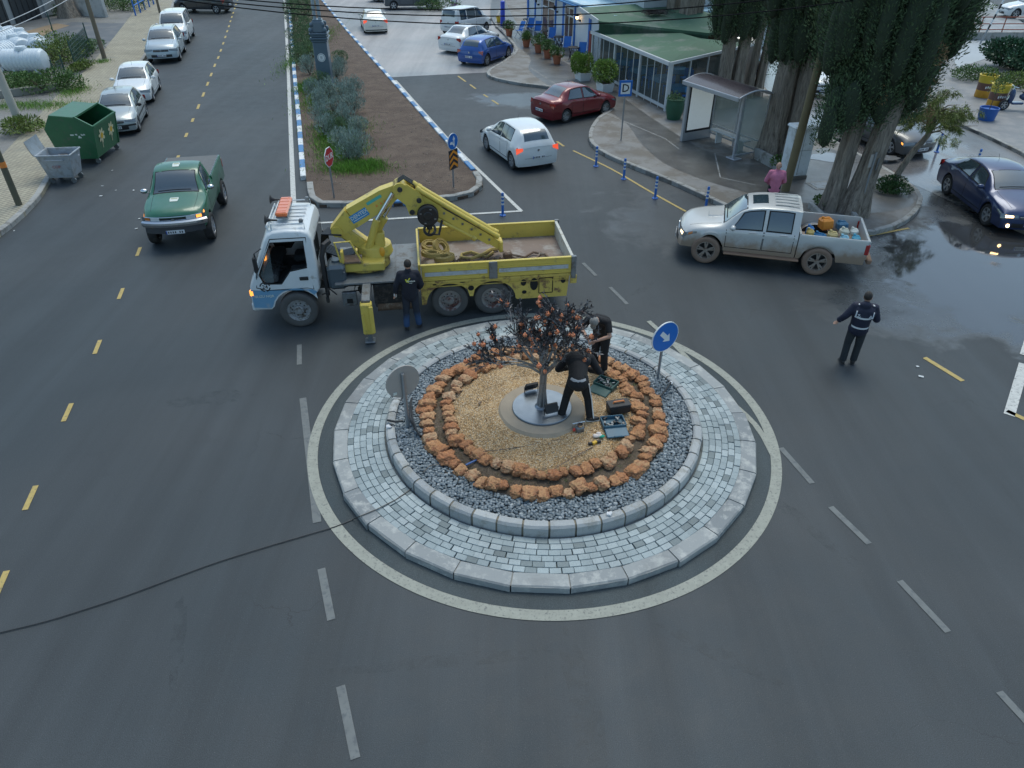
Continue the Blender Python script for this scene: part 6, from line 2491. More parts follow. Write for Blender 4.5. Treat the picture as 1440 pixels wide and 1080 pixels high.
for k in range(6):      # bundle of welded bars
    a = k * PI / 3
    trk.tube([(.075 * math.cos(a), .065 * math.sin(a), .0), (.045 * math.cos(a + .2), .045 * math.sin(a + .2), .35), (.045 * math.cos(a + .5) + .01, .045 * math.sin(a + .5), .72), (.06 * math.cos(a + .6) + .02, .055 * math.sin(a + .6), .92)], [.036, .030, .028, .025], n=8)
for a, el_, L in ((.1, .75, .62), (.95, .95, .6), (2.0, 1.05, .6), (2.9, .75, .68), (3.5, .55, .66), (4.4, .85, .6), (5.4, .8, .62), (1.5, 1.4, .7)):
    d = Vector((math.cos(a) * math.cos(el_), math.sin(a) * math.cos(el_), math.sin(el_)))
    branch(trk, (.02 + .03 * math.cos(a), .03 * math.sin(a), .80 + random.uniform(-.1, .1)), d, L, .036, 3)
trk.tube([(.0, 0, .75), (-.25, -.05, .95), (-.48, -.1, 1.02)], [.025, .022, .018], n=7)
trk.build('trunk', m_tsteel, mtr)
PL, DL = [], []
for pts, d in tips:
    for i in range(len(pts) - 1):
        for k in range(5):
            PL.append(tuple(pts[i] + (pts[i + 1] - pts[i]) * random.random()))
            DL.append(tuple((pts[i + 1] - pts[i]).normalized()))
PL, DL = np.array(PL), np.array(DL)
keep = PL[:, 2] > 1.15
PL, DL = PL[keep], DL[keep]
if len(PL) > 8500:
    s_ = RNG.choice(len(PL), 8500, replace=False)
    PL, DL = PL[s_], DL[s_]
V, F = leaves(PL, DL, .085, .026, .5)
raw_mesh('leaves', V, F, m_leaf, mtr)
fr0 = None
cand = [pts[-1] for pts, d in tips if pts[-1].z > 1.1]
random.shuffle(cand)
used = []
for c in cand:
    if all((c - u).length > .12 for u in used):
        used.append(c)
    if len(used) >= 80:
        break
for c in used:
    if fr0 is None:
        f_ = MB()
        f_.ell((0, 0, 0), (.042, .042, .038), sub=2)
        f_.cyl((0, 0, .034), (0, 0, .05), .008, .014, 6)
        fr0 = f_.build('fruit', m_fruit, mtr, smooth=60)
        o = fr0
    else:
        o = fr0.copy()
        col.objects.link(o)
    o.location = c - Vector((0, 0, .03))
    s_ = random.uniform(.7, 1.2)
    o.scale = (s_, s_, s_)
# concrete collar under the plate
cc_ = MB()
cc_.lathe([(.001, .0), (.80, .0), (.86, -.08)], (TX, TY, TZ + .022), n=48)
o = cc_.build('plate_collar', M('dusty_concrete', (.33, .27, .20), .9, var=.2, vs=4, bump=.3), smooth=0)
o['kind'] = 'structure'


def flood(px, py, rz, lab):
    p = at(px, py, .57)
    t_ = thing('floodlight', lab, 'floodlight', (p.x, p.y, .565), rz, 'floodlights on the tree base plate')
    b = MB()
    b.box((0, 0, .18), (.26, .06, .18), bev=.012, rot=Matrix.Rotation(-.5, 4, 'X'))
    b.build('housing', m_black, t_)
    b = MB()
    b.box((0, -.030, .165), (.22, .012, .14), rot=Matrix.Rotation(-.5, 4, 'X'))
    b.build('lens', M('flood_glass', (.05, .055, .06), .1, spec=.8), t_)
    b = MB()
    b.tube([(-.14, 0, .18), (-.14, 0, .02), (.14, 0, .02), (.14, 0, .18)], .012, n=5)
    b.box((0, -.05, .01), (.16, .14, .02))
    b.build('bracket', m_black, t_)


flood(747, 553, R(200), 'black floodlight standing at the back left of the metal tree base')
flood(775, 584, R(20), 'black floodlight standing at the front right of the metal tree base')


# toolboxes and tools
def ob(mb, name, mats, loc, rz, label, cat, group=None, smooth=35, rot=None):
    o = mb.build(name, mats, smooth=smooth)
    o.location = loc
    o.rotation_euler = rot if rot else (0, 0, rz)
    return tag(o, label, cat, group)


p = at(869, 577, .52)
t_ = thing('toolbox', 'closed black toolbox with orange handle on the gravel', 'toolbox', (p.x, p.y, .50), R(14))
b = MB()
b.box((0, 0, .09), (.42, .22, .18), bev=.02, top=(1.04, 1.06))
b.box((0, 0, .19), (.44, .24, .03), bev=.01)
b.build('case', m_black, t_)
b = MB()
b.tube([(-.11, 0, .20), (-.10, 0, .235), (.10, 0, .235), (.11, 0, .20)], .016, n=6)
b.build('handle', M('tool_orange', (.65, .20, .05), .5), t_)


def open_case(px, py, rz, c, lab, L=.42, W_=.30):
    p = at(px, py, .50)
    t_ = thing('tool_case', lab, 'tool case', (p.x, p.y, .49), rz, 'open tool cases on the island')
    m_ = M('case_' + lab[5:9].strip(), c, .5, var=.15)
    b = MB()
    b.box((0, 0, .01), (L, W_, .02))
    for x, y, sx, sy in ((0, W_ / 2, L, .02), (0, -W_ / 2, L, .02), (L / 2, 0, .02, W_), (-L / 2, 0, .02, W_)):
        b.box((x, y, .05), (sx, sy, .09), bev=.006)
    b.box((0, -.02, .045), (L * .5, .02, .05))
    b.build('tray', m_, t_)
    b = MB()
    b.box((0, -W_ * .5 - W_ * .42, .02), (L, W_ * .8, .035), bev=.012, rot=Matrix.Rotation(.12, 4, 'X'))
    b.box((0, -W_ * 1.30, .025), (L * .35, .04, .03), bev=.01)
    b.build('lid', m_, t_)
    for k in range(14):
        x, y = random.uniform(-L * .42, L * .42), random.uniform(-W_ * .4, W_ * .4)
        b = MB()
        b.box((x, y, .05 + .002 * k), (random.uniform(.03, .1), random.uniform(.02, .05), .03), rz=random.uniform(0, 3))
        b.build('tool', (m_steel, m_black, m_steel)[k % 3], t_)


open_case(862, 596, R(8), (.05, .12, .17), 'open blue tool case with loose bits nearest the orange stones')
open_case(852, 541, R(-35), (.03, .085, .075), 'open dark green tool case beside the standing worker')
p = at(815, 606, .5)
b = MB()
b.box((0, 0, .06), (.15, .12, .12), bev=.02)
b.cyl((0, 0, .12), (0, 0, .17), .05, n=12, mi=1)
b.tube([(-.12, .06, .02), (-.12, .06, .16), (.12, .06, .16), (.12, .06, .02)], .010, n=5, mi=1)
b.box((-.12, -.02, .08), (.04, .03, .05), mi=2)
ob(b, 'cable_reel', [m_steel, m_chrome, M('reel_red', (.5, .04, .03), .5)], (p.x, p.y, .49), .3, 'small steel cable reel with red knobs by the feet of the bending worker', 'cable reel')
p = at(840, 613, .5)
b = MB()
for k in range(6):
    b.ell((random.uniform(-.05, .05), random.uniform(-.04, .04), .03), (.05, .04, .03), sub=2)
b.ell((.07, -.05, .03), (.06, .035, .025), sub=2, mi=1)
ob(b, 'work_gloves', [M('cotton_white', (.62, .55, .50), .9), M('glove_green', (.02, .30, .20), .8)], (p.x, p.y, .49), .2, 'crumpled pink white and green work gloves lying on the gravel', 'gloves')
p = at(836, 623, .5)
b = MB()
b.box((0, 0, .03), (.10, .06, .05), bev=.01)
b.box((.08, -.03, .03), (.08, .05, .05), rz=-.5, bev=.01, mi=1)
b.box((-.08, .03, .03), (.08, .05, .05), rz=-.5, bev=.01, mi=1)
ob(b, 'spirit_level', [M('tool_yellow', (.65, .38, .03), .5), m_black], (p.x, p.y, .48), .7, 'yellow and black power tool lying on the gravel in front of the tool case', 'power tool')
b = MB()
pa, pb_ = at(834, 628, .49), at(770, 665, .50)
b.tube([pa, (pa + pb_) / 2 + Vector((0, 0, .02)), pb_], .008, n=6)
o = b.build('long_rod', m_rust)
tag(o, 'long brown rod lying from the power tool to the front orange stones', 'rod')
b = MB()
pa, pb_ = at(655, 654, .44), at(680, 642, .47)
b.tube([pa, pb_], .018, n=8)
tag(b.build('blue_pipe', M('pipe_blue', (.05, .12, .30), .5)), 'short blue pipe laid across the orange stones at the front left', 'pipe')
b = MB()
pa = at(675, 566, .54)
b.box((0, 0, 0), (.09, .03, .03), rz=.8, bev=.008)
ob(b, 'dark_tool', m_rust, (pa.x, pa.y, .53), .2, 'small dark tool lying alone on the left of the gravel', 'tool')
b = MB()
b.tube([at(x, y, .50) for x, y in ((673, 635), (700, 633), (735, 628), (770, 620), (800, 617), (812, 609))], .007, n=5)
tag(b.build('extension_lead', m_hose), 'thin black extension lead curling over the gravel to the cable reel', 'cable')
b = MB()
pts = [at(x, y) + Vector((0, 0, .018)) for x, y in ((-30, 900), (0, 892), (60, 877), (120, 858), (180, 838), (250, 812), (310, 790), (370, 771), (430, 754), (470, 743), (496, 733))]
sm_ = []
sp_ = smooth_path(pts, .15)
for i, q_ in enumerate(sp_):
    sm_.append(Vector((q_.x + .03 * math.sin(i * .31), q_.y + .02 * math.sin(i * .23 + 1), .018)))
for x, y, z in ((506, 726, .16), (530, 716, .17), (556, 703, .17), (575, 690, .18), (588, 676, .20), (596, 664, .38), (604, 655, .40), (650, 648, .40)):
    sm_.append(at(x, y, z))
b.tube(sm_, .0085, n=6)
tag(b.build('power_cable', m_hose), 'black power cable running over the road and kerb to the island', 'cable')
for k, ptl in enumerate((((579, 560), (576, 572), (577, 588), (584, 603), (592, 614)), ((577, 566), (580, 590), (586, 606), (591, 613)), ((545, 591), (556, 593), (567, 592)), ((928, 558), (938, 546), (943, 538)))):
    b = MB()
    b.tube([at(x, y, .42 + .05 * math.sin(i)) for i, (x, y) in enumerate(ptl)], .022, n=8)
    tag(b.build('black_conduit', m_hose), ('black conduit bent in a long arc behind the sign pole', 'short black conduit lying beside the long arc on the left', 'short black conduit sticking out over the wall by the left sign', 'black conduit end poking out on the right near the arrow sign')[k], 'conduit', 'conduit ends in the pebbles')
for k, (x, y) in enumerate(((547, 600), (857, 722), (943, 538))):
    b = MB()
    p = at(x, y, .40)
    b.ell((0, 0, .02), (.06, .045, .03), sub=2)
    b.ell((.03, .02, .03), (.035, .03, .025), sub=2, mi=1)
    for v_i in range(len(b.v)):
        v = Vector(b.v[v_i])
        b.v[v_i] = tuple(v * (1 + .35 * mnoise.noise(v * 40)))
    ob(b, 'plastic_wrapping', [M('white_plastic', (.6, .6, .6), .5), m_black], (p.x, p.y, .385), k, 'scrap of white plastic wrapping ' + ('on the left of the island wall', 'on the front of the island wall', 'tied to the conduit end on the right')[k], 'litter')


# ================================================================ SIGNS
m_pole = M('galvanised_pole', (.30, .32, .34), .4, .6, .1, 6)
m_sblue = M('sign_blue', (.01, .14, .50), .4, var=.05)
m_swhite = M('sign_white', (.70, .72, .72), .4, var=.05)
m_sred = M('sign_red', (.45, .02, .03), .4, var=.08)
m_sback = M('sign_back', (.36, .33, .30), .6, 0, .08)
m_sorange = M('sign_orange', (.75, .26, .02), .4, var=.05)


def sign_frame(nrm):
    n_ = Vector(nrm).normalized()
    h = Vector((0, 0, 1)).cross(n_).normalized()   # viewer's right when facing the sign
    return Matrix(((h.x, 0, n_.x, 0), (h.y, 0, n_.y, 0), (0, 1, 0, 0), (0, 0, 0, 1)))


def poly2(mb, M_, pts, z, mi=0):
    mb.add([M_ @ Vector((x, y, z)) for x, y in pts], [tuple(range(len(pts)))], mi)


def circ_pts(r_, n=32, a0=0):
    return [(r_ * math.cos(a0 + 2 * PI * i / n), r_ * math.sin(a0 + 2 * PI * i / n)) for i in range(n)]


def sign_post(label, base, height, name='road_sign', lean=(0, 0), r_=.03):
    t_ = thing(name, label, 'road sign', base)
    b = MB()
    b.cyl((0, 0, -.05), (lean[0] * height, lean[1] * height, height), r_, n=12)
    b.build('pole', m_pole, t_)
    return t_


def disc(t_, c, nrm, r_, m_face, m_edge, th=.012, name='sign_plate', n=32, a0=0, rim=.03):
    F_ = Matrix.Translation(c) @ sign_frame(nrm)
    b = MB()
    b.cyl(F_ @ Vector((0, 0, -th)), F_ @ Vector((0, 0, th)), r_, n=n) if n > 8 else None
    if n <= 8:
        pts = circ_pts(r_, n, a0)
        V = [F_ @ Vector((x, y, -th)) for x, y in pts] + [F_ @ Vector((x, y, th)) for x, y in pts]
        b.add(V, [tuple(range(n - 1, -1, -1)), tuple(range(n, 2 * n))] + [(i, (i + 1) % n, n + (i + 1) % n, n + i) for i in range(n)])
    o = b.build(name, m_edge, t_, smooth=0)
    b = MB()
    poly2(b, F_, circ_pts(r_ - rim, n, a0), th + .002)
    b.build('face', m_face, o, smooth=0)
    return F_, o


def arrow(L, w, hw, hl, a, c=(0, 0)):
    pts = [(-L / 2, -w / 2), (L / 2 - hl, -w / 2), (L / 2 - hl, -hw / 2), (L / 2, 0), (L / 2 - hl, hw / 2), (L / 2 - hl, w / 2), (-L / 2, w / 2)]
    return [(c[0] + x * math.cos(a) - y * math.sin(a), c[1] + x * math.sin(a) + y * math.cos(a)) for x, y in pts]


p = at(925, 531, .33)
t_ = sign_post('round blue sign with white arrow pointing down right at the edge of the pebbles', (p.x, p.y, .33), 1.15)
F_, o = disc(t_, (0.02, -.035, 1.02), (.50, -.87, 0), .335, m_sblue, m_swhite, rim=.015)
b = MB()
poly2(b, F_, arrow(.34, .10, .22, .15, R(-45)), .016)
b.build('arrow', m_swhite, o, smooth=0)
p = at(574, 600, .33)
t_ = sign_post('round sign seen from its plain brown grey back on the left of the island', (p.x, p.y, .33), 1.22, r_=.036, lean=(.0, 0))
F_, o = disc(t_, (-.02, .04, 1.02), (-.55, .83, 0), .335, m_sblue, m_sback, rim=.015)
b = MB()
b.box(F_ @ Vector((.18, -.2, -.016)), (.07, .012, .05), rot=F_.to_3x3().to_4x4() @ Matrix.Rotation(PI / 2, 4, 'X'))
b.build('back_sticker', m_sticker, o)
p = at(470, 278, .1)
t_ = sign_post('red octagonal stop sign reading DUR on the west corner of the median', (p.x, p.y, .1), 1.65)
F_, o = disc(t_, (.03, -.03, 1.38), (.98, -.22, 0), .33, m_sred, m_swhite, n=8, a0=PI / 8, rim=.02)
b = MB()
b.text('DUR', .26, F_ @ Matrix.Translation((0, 0, .016)))
b.build('sign_text', m_swhite, o, smooth=0)
p = at(638, 263, .1)
t_ = sign_post('round blue lane arrows sign above an orange and black chevron plate on the median', (p.x, p.y, .1), 1.70)
F_, o = disc(t_, (.04, -.03, 1.58), (.82, -.57, 0), .27, m_sblue, m_swhite, rim=.012)
b = MB()
poly2(b, F_, arrow(.36, .05, .14, .13, R(90), (.05, 0)), .015)
poly2(b, F_, [(.03, -.14), (.03, -.08), (-.10, .0), (-.10, -.05)], .015)
poly2(b, F_, arrow(.16, .05, .13, .09, R(200), (-.10, -.04)), .017)
b.build('arrows', m_swhite, o, smooth=0)
F_ = Matrix.Translation((.04, -.03, .98)) @ sign_frame((.82, -.57, 0))
b = MB()
rt = F_.to_3x3().to_4x4()
b.box(tuple(F_.to_translation()), (.46, .66, .02), rot=rt)
o = b.build('chevron_plate', m_ink, t_)
b = MB()
for k in range(3):
    y0 = -.30 + .20 * k
    for s_ in (-1, 1):
        pts = [(0, y0 + .13), (0, y0 + .23), (s_ * .215, y0 + .08), (s_ * .215, y0 - .02)]
        pts = [(x, max(-.32, min(.32, y))) for x, y in pts]
        poly2(b, F_, pts if s_ < 0 else pts[::-1], .0125)
b.build('chevrons', m_sorange, o, smooth=0)
p = at(773 / 4 + 680, 788 / 4, PH)
t_ = sign_post('square blue bordered bus stop sign with letter D on the pavement', (p.x, p.y, PH), 2.35, r_=.028)
F_ = Matrix.Translation((0, -.03, 2.02)) @ sign_frame((.15, -1, 0))
b = MB()
b.box(tuple(F_.to_translation()), (.54, .60, .02), rot=F_.to_3x3().to_4x4(), bev=.005)
o = b.build('sign_plate', m_sblue, t_)
b = MB()
poly2(b, F_, [(-.19, -.21), (.19, -.21), (.19, .21), (-.19, .21)], .0125)
o2 = b.build('face', m_swhite, o, smooth=0)
b = MB()
b.text('D', .42, F_ @ Matrix.Translation((0, 0, .015)))
b.build('sign_text', m_ink, o2, smooth=0)
p = at(1205, 303, PH)
t_ = sign_post('grey pole with a small square sign seen from behind beside the large cypress', (p.x, p.y, PH), 2.0, r_=.032, lean=(.02, 0))
b = MB()
b.box((.05, .05, 1.75), (.46, .015, .40), rz=.6)
b.box((.30, .12, 1.62), (.30, .015, .36), rz=.6, mi=1)
b.build('sign_plate', [m_sback, m_pole], t_)


# ---- flexible delineator posts
def delineator(px, py, lab, z=0, h=.75, s=1):
    p = at(px, py, z)
    t_ = thing('delineator_post', lab, 'post', (p.x, p.y, z), 0, 'blue and white delineator posts')
    b = MB()
    b.lathe([(.001, 0), (.10, 0), (.10, .02), (.05, .05), (.042, .07), (.042, h - .02), (.035, h), (.001, h)], n=16)
    b.build('post', M('delineator_blue', (.015, .12, .42), .45), t_)
    for k in range(3):
        b = MB()
        z0 = h - .12 - .12 * k
        b.lathe([(.0445, z0 - .028), (.0445, z0 + .028)], n=16)
        b.build('reflective_band', m_swhite, t_)


delineator(707, 303, 'blue post with white bands at the tip of the white lines behind the truck')
delineator(838, 234, 'blue post with white bands furthest left along the yellow line by the pavement')
delineator(877, 252, 'blue post with white bands second along the yellow line by the pavement')
delineator(921, 279, 'blue post with white bands just left of the silver pickup bonnet')
delineator(992, 294, 'blue post with white bands half hidden behind the silver pickup bonnet')
delineator(1317, 214, 'blue post with white bands in the back street behind the dark blue saloon')
delineator(1370, 238, 'blue post with white bands hidden low behind the dark blue saloon roof')
delineator(433, 318, 'blue post hidden behind the truck cab at the west end of the white line')

# ================================================================ BINS
def quad_body(mb, b0, b1, z0, z1, th=.03, mi=0):
    """open tub: rectangle half sizes b0 at z0 flaring to b1 at z1"""
    (x0, y0), (x1, y1) = b0, b1
    P_ = lambda x, y, z: [(-x, -y, z), (x, -y, z), (x, y, z), (-x, y, z)]
    V = P_(x0, y0, z0) + P_(x1, y1, z1) + P_(x1 - th, y1 - th, z1) + P_(x0 - th, y0 - th, z0 + th)
    F = [(3, 2, 1, 0)]
    for a, b_ in ((0, 4), (4, 8), (8, 12)):
        for i in range(4):
            F.append((a + i, a + (i + 1) % 4, b_ + (i + 1) % 4, b_ + i))
    F.append((12, 13, 14, 15))
    mb.add(V, F, mi)


# big green container: long side along the kerb, open mouth towards the road
gm = M('container_green', (.018, .115, .045), .45, var=.2, vs=3, coat=.2, bump=.3, bs=12, dirt=(.05, .10, .06), ds=4, dl=.6)
pc = at(137, 226)
pA = at(140, 237)
gc = thing('recycling_container', 'big dark green open topped container painted with two yellow flowers', 'container', (at(137, 232).x - .66, at(137, 232).y + 1.05, 0), R(4))
gc.scale = (1.06, 1.06, 1.06)
b = MB()
W2, D2 = .95, .80
# cross section across the street: x from kerb side (-) to road side (+)
prof_c = [(-.62, .22), (.62, .22), (.80, 1.30), (.28, 1.62), (-.55, 1.72), (-.85, 1.25)]
for yy0, yy1 in ((-1.0, -.96), (.96, 1.0)):
    n_ = len(prof_c)
    V = [(x, yy0, z) for x, z in prof_c] + [(x, yy1, z) for x, z in prof_c]
    b.add(V, [tuple(range(n_)), tuple(range(2 * n_ - 1, n_ - 1, -1))] + [(i, (i + 1) % n_, n_ + (i + 1) % n_, n_ + i)[::-1] for i in range(n_)])
def slab(x0, z0, x1, z1, mi=0):
    d = Vector((x1 - x0, 0, z1 - z0)).normalized()
    b.beam((x0, 0, z0), (x1, 0, z1), 1.94, .035, mi=mi)
slab(-.62, .24, .62, .24)
slab(.60, .22, .79, 1.30)
slab(-.60, .22, -.84, 1.25)
slab(-.85, 1.25, -.55, 1.71)
slab(-.56, 1.71, .28, 1.62)
for yy in (-.98, .98):
    b.beam((.80, yy, 1.31), (.28, yy, 1.64), .07, .06)
    b.beam((.79, yy, 1.31), (.62, yy, .22), .06, .06)
b.beam((.80, -1.0, 1.31), (.80, 1.0, 1.31), .07, .07)
b.beam((.28, -1.0, 1.64), (.28, 1.0, 1.64), .06, .06)
b.build('body', gm, gc, smooth=0)
b = MB()
for x in (-.55, .55):
    for y in (-.85, .85):
        b.cyl((x, y - .03, .10), (x, y + .03, .10), .09, n=12)
        b.box((x, y, .18), (.06, .09, .14))
b.build('castors', m_steel, gc)
b = MB()
for k in range(24):
    b.ell((random.uniform(-.4, .5), random.uniform(-.85, .85), random.uniform(.55, .75)), (random.uniform(.1, .2), random.uniform(.1, .2), .08), sub=2, mi=random.randrange(3))
b.build('rubbish', [m_black, M('bin_bag_blue', (.05, .10, .18), .5), M('rubbish_brown', (.12, .08, .05), .9)], gc)
for yy in (-.42, .42):
    d = Vector((.18, 0, 1.08)).normalized()
    nrm = Vector((1.08, 0, -.18)).normalized()
    Fm = Matrix.Translation(Vector((.705, yy, .80)) + nrm * .025) @ Matrix(((0, d.x, nrm.x, 0), (1, 0, 0, 0), (0, d.z, nrm.z, 0), (0, 0, 0, 1)))
    b = MB()
    for k in range(7):
        a = k * 2 * PI / 7 + .3
        pts = [(.15 * math.cos(a) + .115 * math.cos(w_) * math.cos(a) - .06 * math.sin(w_) * math.sin(a), .08 + .15 * math.sin(a) + .115 * math.cos(w_) * math.sin(a) + .06 * math.sin(w_) * math.cos(a)) for w_ in [i * PI / 6 for i in range(12)]]
        poly2(b, Fm, pts, .001 + .0015 * k)
    poly2(b, Fm, [(-.02, -.12), (.02, -.12), (.035, -.36), (.0, -.36)], .002)
    o = b.build('painted_flower', M('petal_cream', (.60, .56, .36), .6), gc, smooth=0)
    b = MB()
    poly2(b, Fm, [(x, y + .08) for x, y in circ_pts(.10, 16)], .015)
    b.build('flower_centre', M('petal_yellow', (.65, .38, .03), .6), o, smooth=0)
for k in range(9):
    b = MB()
    b.box((random.uniform(.0, .45), -1.003, 1.02 + random.uniform(-.06, .06)), (random.uniform(.03, .12), .004, random.uniform(.02, .05)))
    b.build('worn_sticker', m_sticker, gc)
wm = M('galvanised_bin', (.36, .40, .44), .5, .35, .15, 6, dirt=(.28, .29, .29), ds=4)
pc = at(88, 250)
wb_ = thing('wheeled_bin', 'grey galvanised wheeled bin with raised lid in front of the big green container', 'bin', (-16.05, 25.25, 0), R(6))
b = MB()
quad_body(b, (.42, .36), (.56, .46), .22, 1.02)
b.box((0, -.47, 1.02), (1.16, .05, .05), bev=.01)
b.box((0, .47, 1.02), (1.16, .05, .05), bev=.01)
b.box((.57, 0, 1.02), (.05, .95, .05), bev=.01)
b.box((-.57, 0, 1.02), (.05, .95, .05), bev=.01)
b.tube([(-.32, -.45, .86), (-.32, -.53, .88), (.32, -.53, .88), (.32, -.45, .86)], .018, n=6)
b.build('tub', wm, wb_)
b = MB()
b.grid(lambda i, j: (-.58 - .14 * math.sin(j * 1.3) - .02, -.48 + .96 * i, 1.02 + .50 * j), 6, 6)
b.grid(lambda i, j: (-.60 - .14 * math.sin(j * 1.3) - .02, -.48 + .96 * i, 1.02 + .50 * j), 6, 6, flip=True)
b.build('lid', wm, wb_)
b = MB()
for x in (-.36, .36):
    for y in (-.30, .30):
        b.cyl((x, y - .025, .09), (x, y + .025, .09), .09, n=14)
        b.box((x, y, .17), (.05, .08, .12))
b.build('castors', m_steel, wb_)
b = MB()
for k in range(14):
    b.ell((random.uniform(-.4, .4), random.uniform(-.3, .3), .80), (random.uniform(.08, .18), random.uniform(.08, .16), .07), sub=2, mi=random.randrange(3))
b.build('rubbish', [m_black, M('white_plastic'), M('bin_bag_grey', (.12, .13, .16), .5)], wb_)
b = MB()
b.text('COP', .14, Matrix.Translation((0, -.446, .62)) @ Matrix.Rotation(PI / 2 + .12, 4, 'X'), ext=.003)
b.build('bin_print', M('faded_red', (.35, .16, .16), .6), wb_, smooth=0)


# ================================================================ POLES, LAMP COLUMN, WIRES
def pole(px, py, z, h, r0, r1, m_, lab, name='utility_pole', top=None, cat='pole'):
    p = at(px, py, z)
    t_ = thing(name, lab, cat, (p.x, p.y, z))
    b = MB()
    tx, ty = top if top else (0, 0)
    b.tube([(tx * k, ty * k, -.1 + (h + .1) * k) for k in (0, .25, .5, .75, 1)], [r0 + (r1 - r0) * k for k in (0, .25, .5, .75, 1)], n=14)
    b.build('shaft', m_, t_)
    return t_


m_wood = M('pole_wood', (.16, .13, .07), .85, var=.25, vs=3, bump=.4, bs=20)
m_wood2 = M('pole_wood_brown', (.17, .14, .10), .85, var=.25, vs=3, bump=.4, bs=20)
m_conc = M('pole_concrete', (.42, .40, .35), .85, var=.15, vs=3)
pole(1104, 268, PH, 8.5, .145, .11, m_wood, 'thick mustard brown wooden pole leaning beside the man in pink', top=(.35, 0))
pole(30, 178, .13, 8, .17, .12, m_conc, 'pale concrete pole at the left edge of the picture', top=(-.35, 0))
t_ = pole(27, 288, .14, 8, .10, .08, M('pole_green_brown', (.10, .095, .065), .8, var=.2), 'dark thin pole with an orange band standing on the west pavement')
b = MB()
b.cyl((0, 0, 1.24), (0, 0, 1.42), .103, n=14)
b.build('orange_band', M('band_orange', (.7, .22, .04), .6), t_)
pole(147, 82, .14, 8.5, .13, .10, m_wood2, 'brown wooden pole on the pavement near the green wire fence')
pole(225, 18, .14, 7, .10, .08, m_wood2, 'distant wooden pole on the west pavement near its far end')
p = at(1378, 62, .12)
t_ = thing('striped_pole', 'black and white striped pole at the top right by the railing', 'pole', (p.x, p.y, .12), rot=(0, R(12), 0))
b = MB()
for k in range(9):
    b.cyl((0, 0, .3 * k), (0, 0, .3 * k + .3), .055, n=12, mi=(k % 2) if k > 2 else 2)
b.build('shaft', [m_swhite, m_ink, m_pole], t_)
# ornate lamp column on the median
p = at(459, 118, .1)
lc = thing('lamp_column', 'slate blue ornate lamp column with round white emblem rising from the median shrubs', 'lamp column', (p.x, p.y, .1), R(4))
mlc = M('lamp_slate', (.085, .13, .17), .4, var=.06, coat=.3)
b = MB()
b.box((0, 0, .08), (.86, .86, .16), bev=.02)
b.box((0, 0, 1.1), (.72, .72, 1.95), bev=.03, top=(.98, .98))
b.build('plinth', mlc, lc)
b = MB()
for z, w_, h in ((2.12, .80, .10), (2.24, .90, .10), (2.36, .82, .10), (2.46, .92, .08)):
    b.box((0, 0, z), (w_, w_, h), bev=.02)
b.build('cornice', mlc, lc)
b = MB()
b.box((0, 0, 2.75), (.62, .62, .52), bev=.04, top=(.88, .88))
for sx in (-1, 1):
    for sy in (-1, 1):
        b.ell((sx * .36, sy * .36, 2.62), (.10, .10, .14), sub=2)
        b.ell((sx * .30, sy * .30, 2.86), (.08, .08, .12), sub=2)
b.box((0, 0, 3.04), (.46, .46, .08), bev=.02)
b.build('capital', mlc, lc)
b = MB()
b.cyl((-.12, 0, 3.05), (-.12, 0, 8.5), .085, .07, 14)
b.cyl((.12, 0, 3.05), (.12, 0, 8.5), .085, .07, 14)
b.build('shaft', M('lamp_shaft', (.30, .36, .40), .4, .2, coat=.3), lc)
b = MB()
b.cyl((0, -.355, 1.35), (0, -.372, 1.35), .20, n=24)
o = b.build('emblem', m_swhite, lc)
b = MB()
b.lathe([(.15, 0), (.17, 0)], (0, -.3735, 1.35), (0, -1, 0), n=24)
for k in (-1, 0, 1):
    b.box((k * .035, -.375, 1.36 + .02 * abs(k)), (.018, .003, .09))
b.box((0, -.375, 1.29), (.11, .003, .02))
b.build('emblem_print', M('emblem_grey', (.18, .22, .26), .5), o, smooth=0)
# overhead wires
m_wire = M('wire_black', (.012, .012, .013), .95, spec=.1)


def wire(a, b_, sag, r_, lab, m_=None, Y=22.0, Y2=None):
    def ap(q_, Yt):
        u, v = (q_[0] - 720) / FPX, (q_[1] - 540) / FPX
        d = Vector((u, math.cos(PITCH) - v * math.sin(PITCH), -math.sin(PITCH) - v * math.cos(PITCH)))
        return Vector((0, 0, CAM_H)) + d * (Yt / d.y)
    p, q_ = ap(a, Y), ap(b_, Y2 or Y)
    mb = MB()
    mb.tube([p + (q_ - p) * (i / 24) - Vector((0, 0, sag * 4 * (i / 24) * (1 - i / 24))) for i in range(25)], r_, n=5)
    tag(mb.build('overhead_wire', m_ or m_wire, smooth=180), lab, 'wire', 'overhead wires')


wire((140, -26), (1180, -34), .75, .016, 'uppermost of the three dark wires crossing the top of the picture')
wire((180, -14), (1250, -24), .72, .016, 'middle of the three dark wires crossing the top of the picture')
wire((190, -10), (1380, -30), .95, .016, 'lowest of the three dark wires crossing the top of the picture')
wire((-20, 42), (125, -30), .10, .013, 'upper pale wire sagging across the top left corner', M('pale_wire', (.45, .47, .48), .5), 24, 30)
wire((-20, 52), (140, -30), .14, .013, 'lower pale wire sagging across the top left corner', M('pale_wire'), 24, 30)
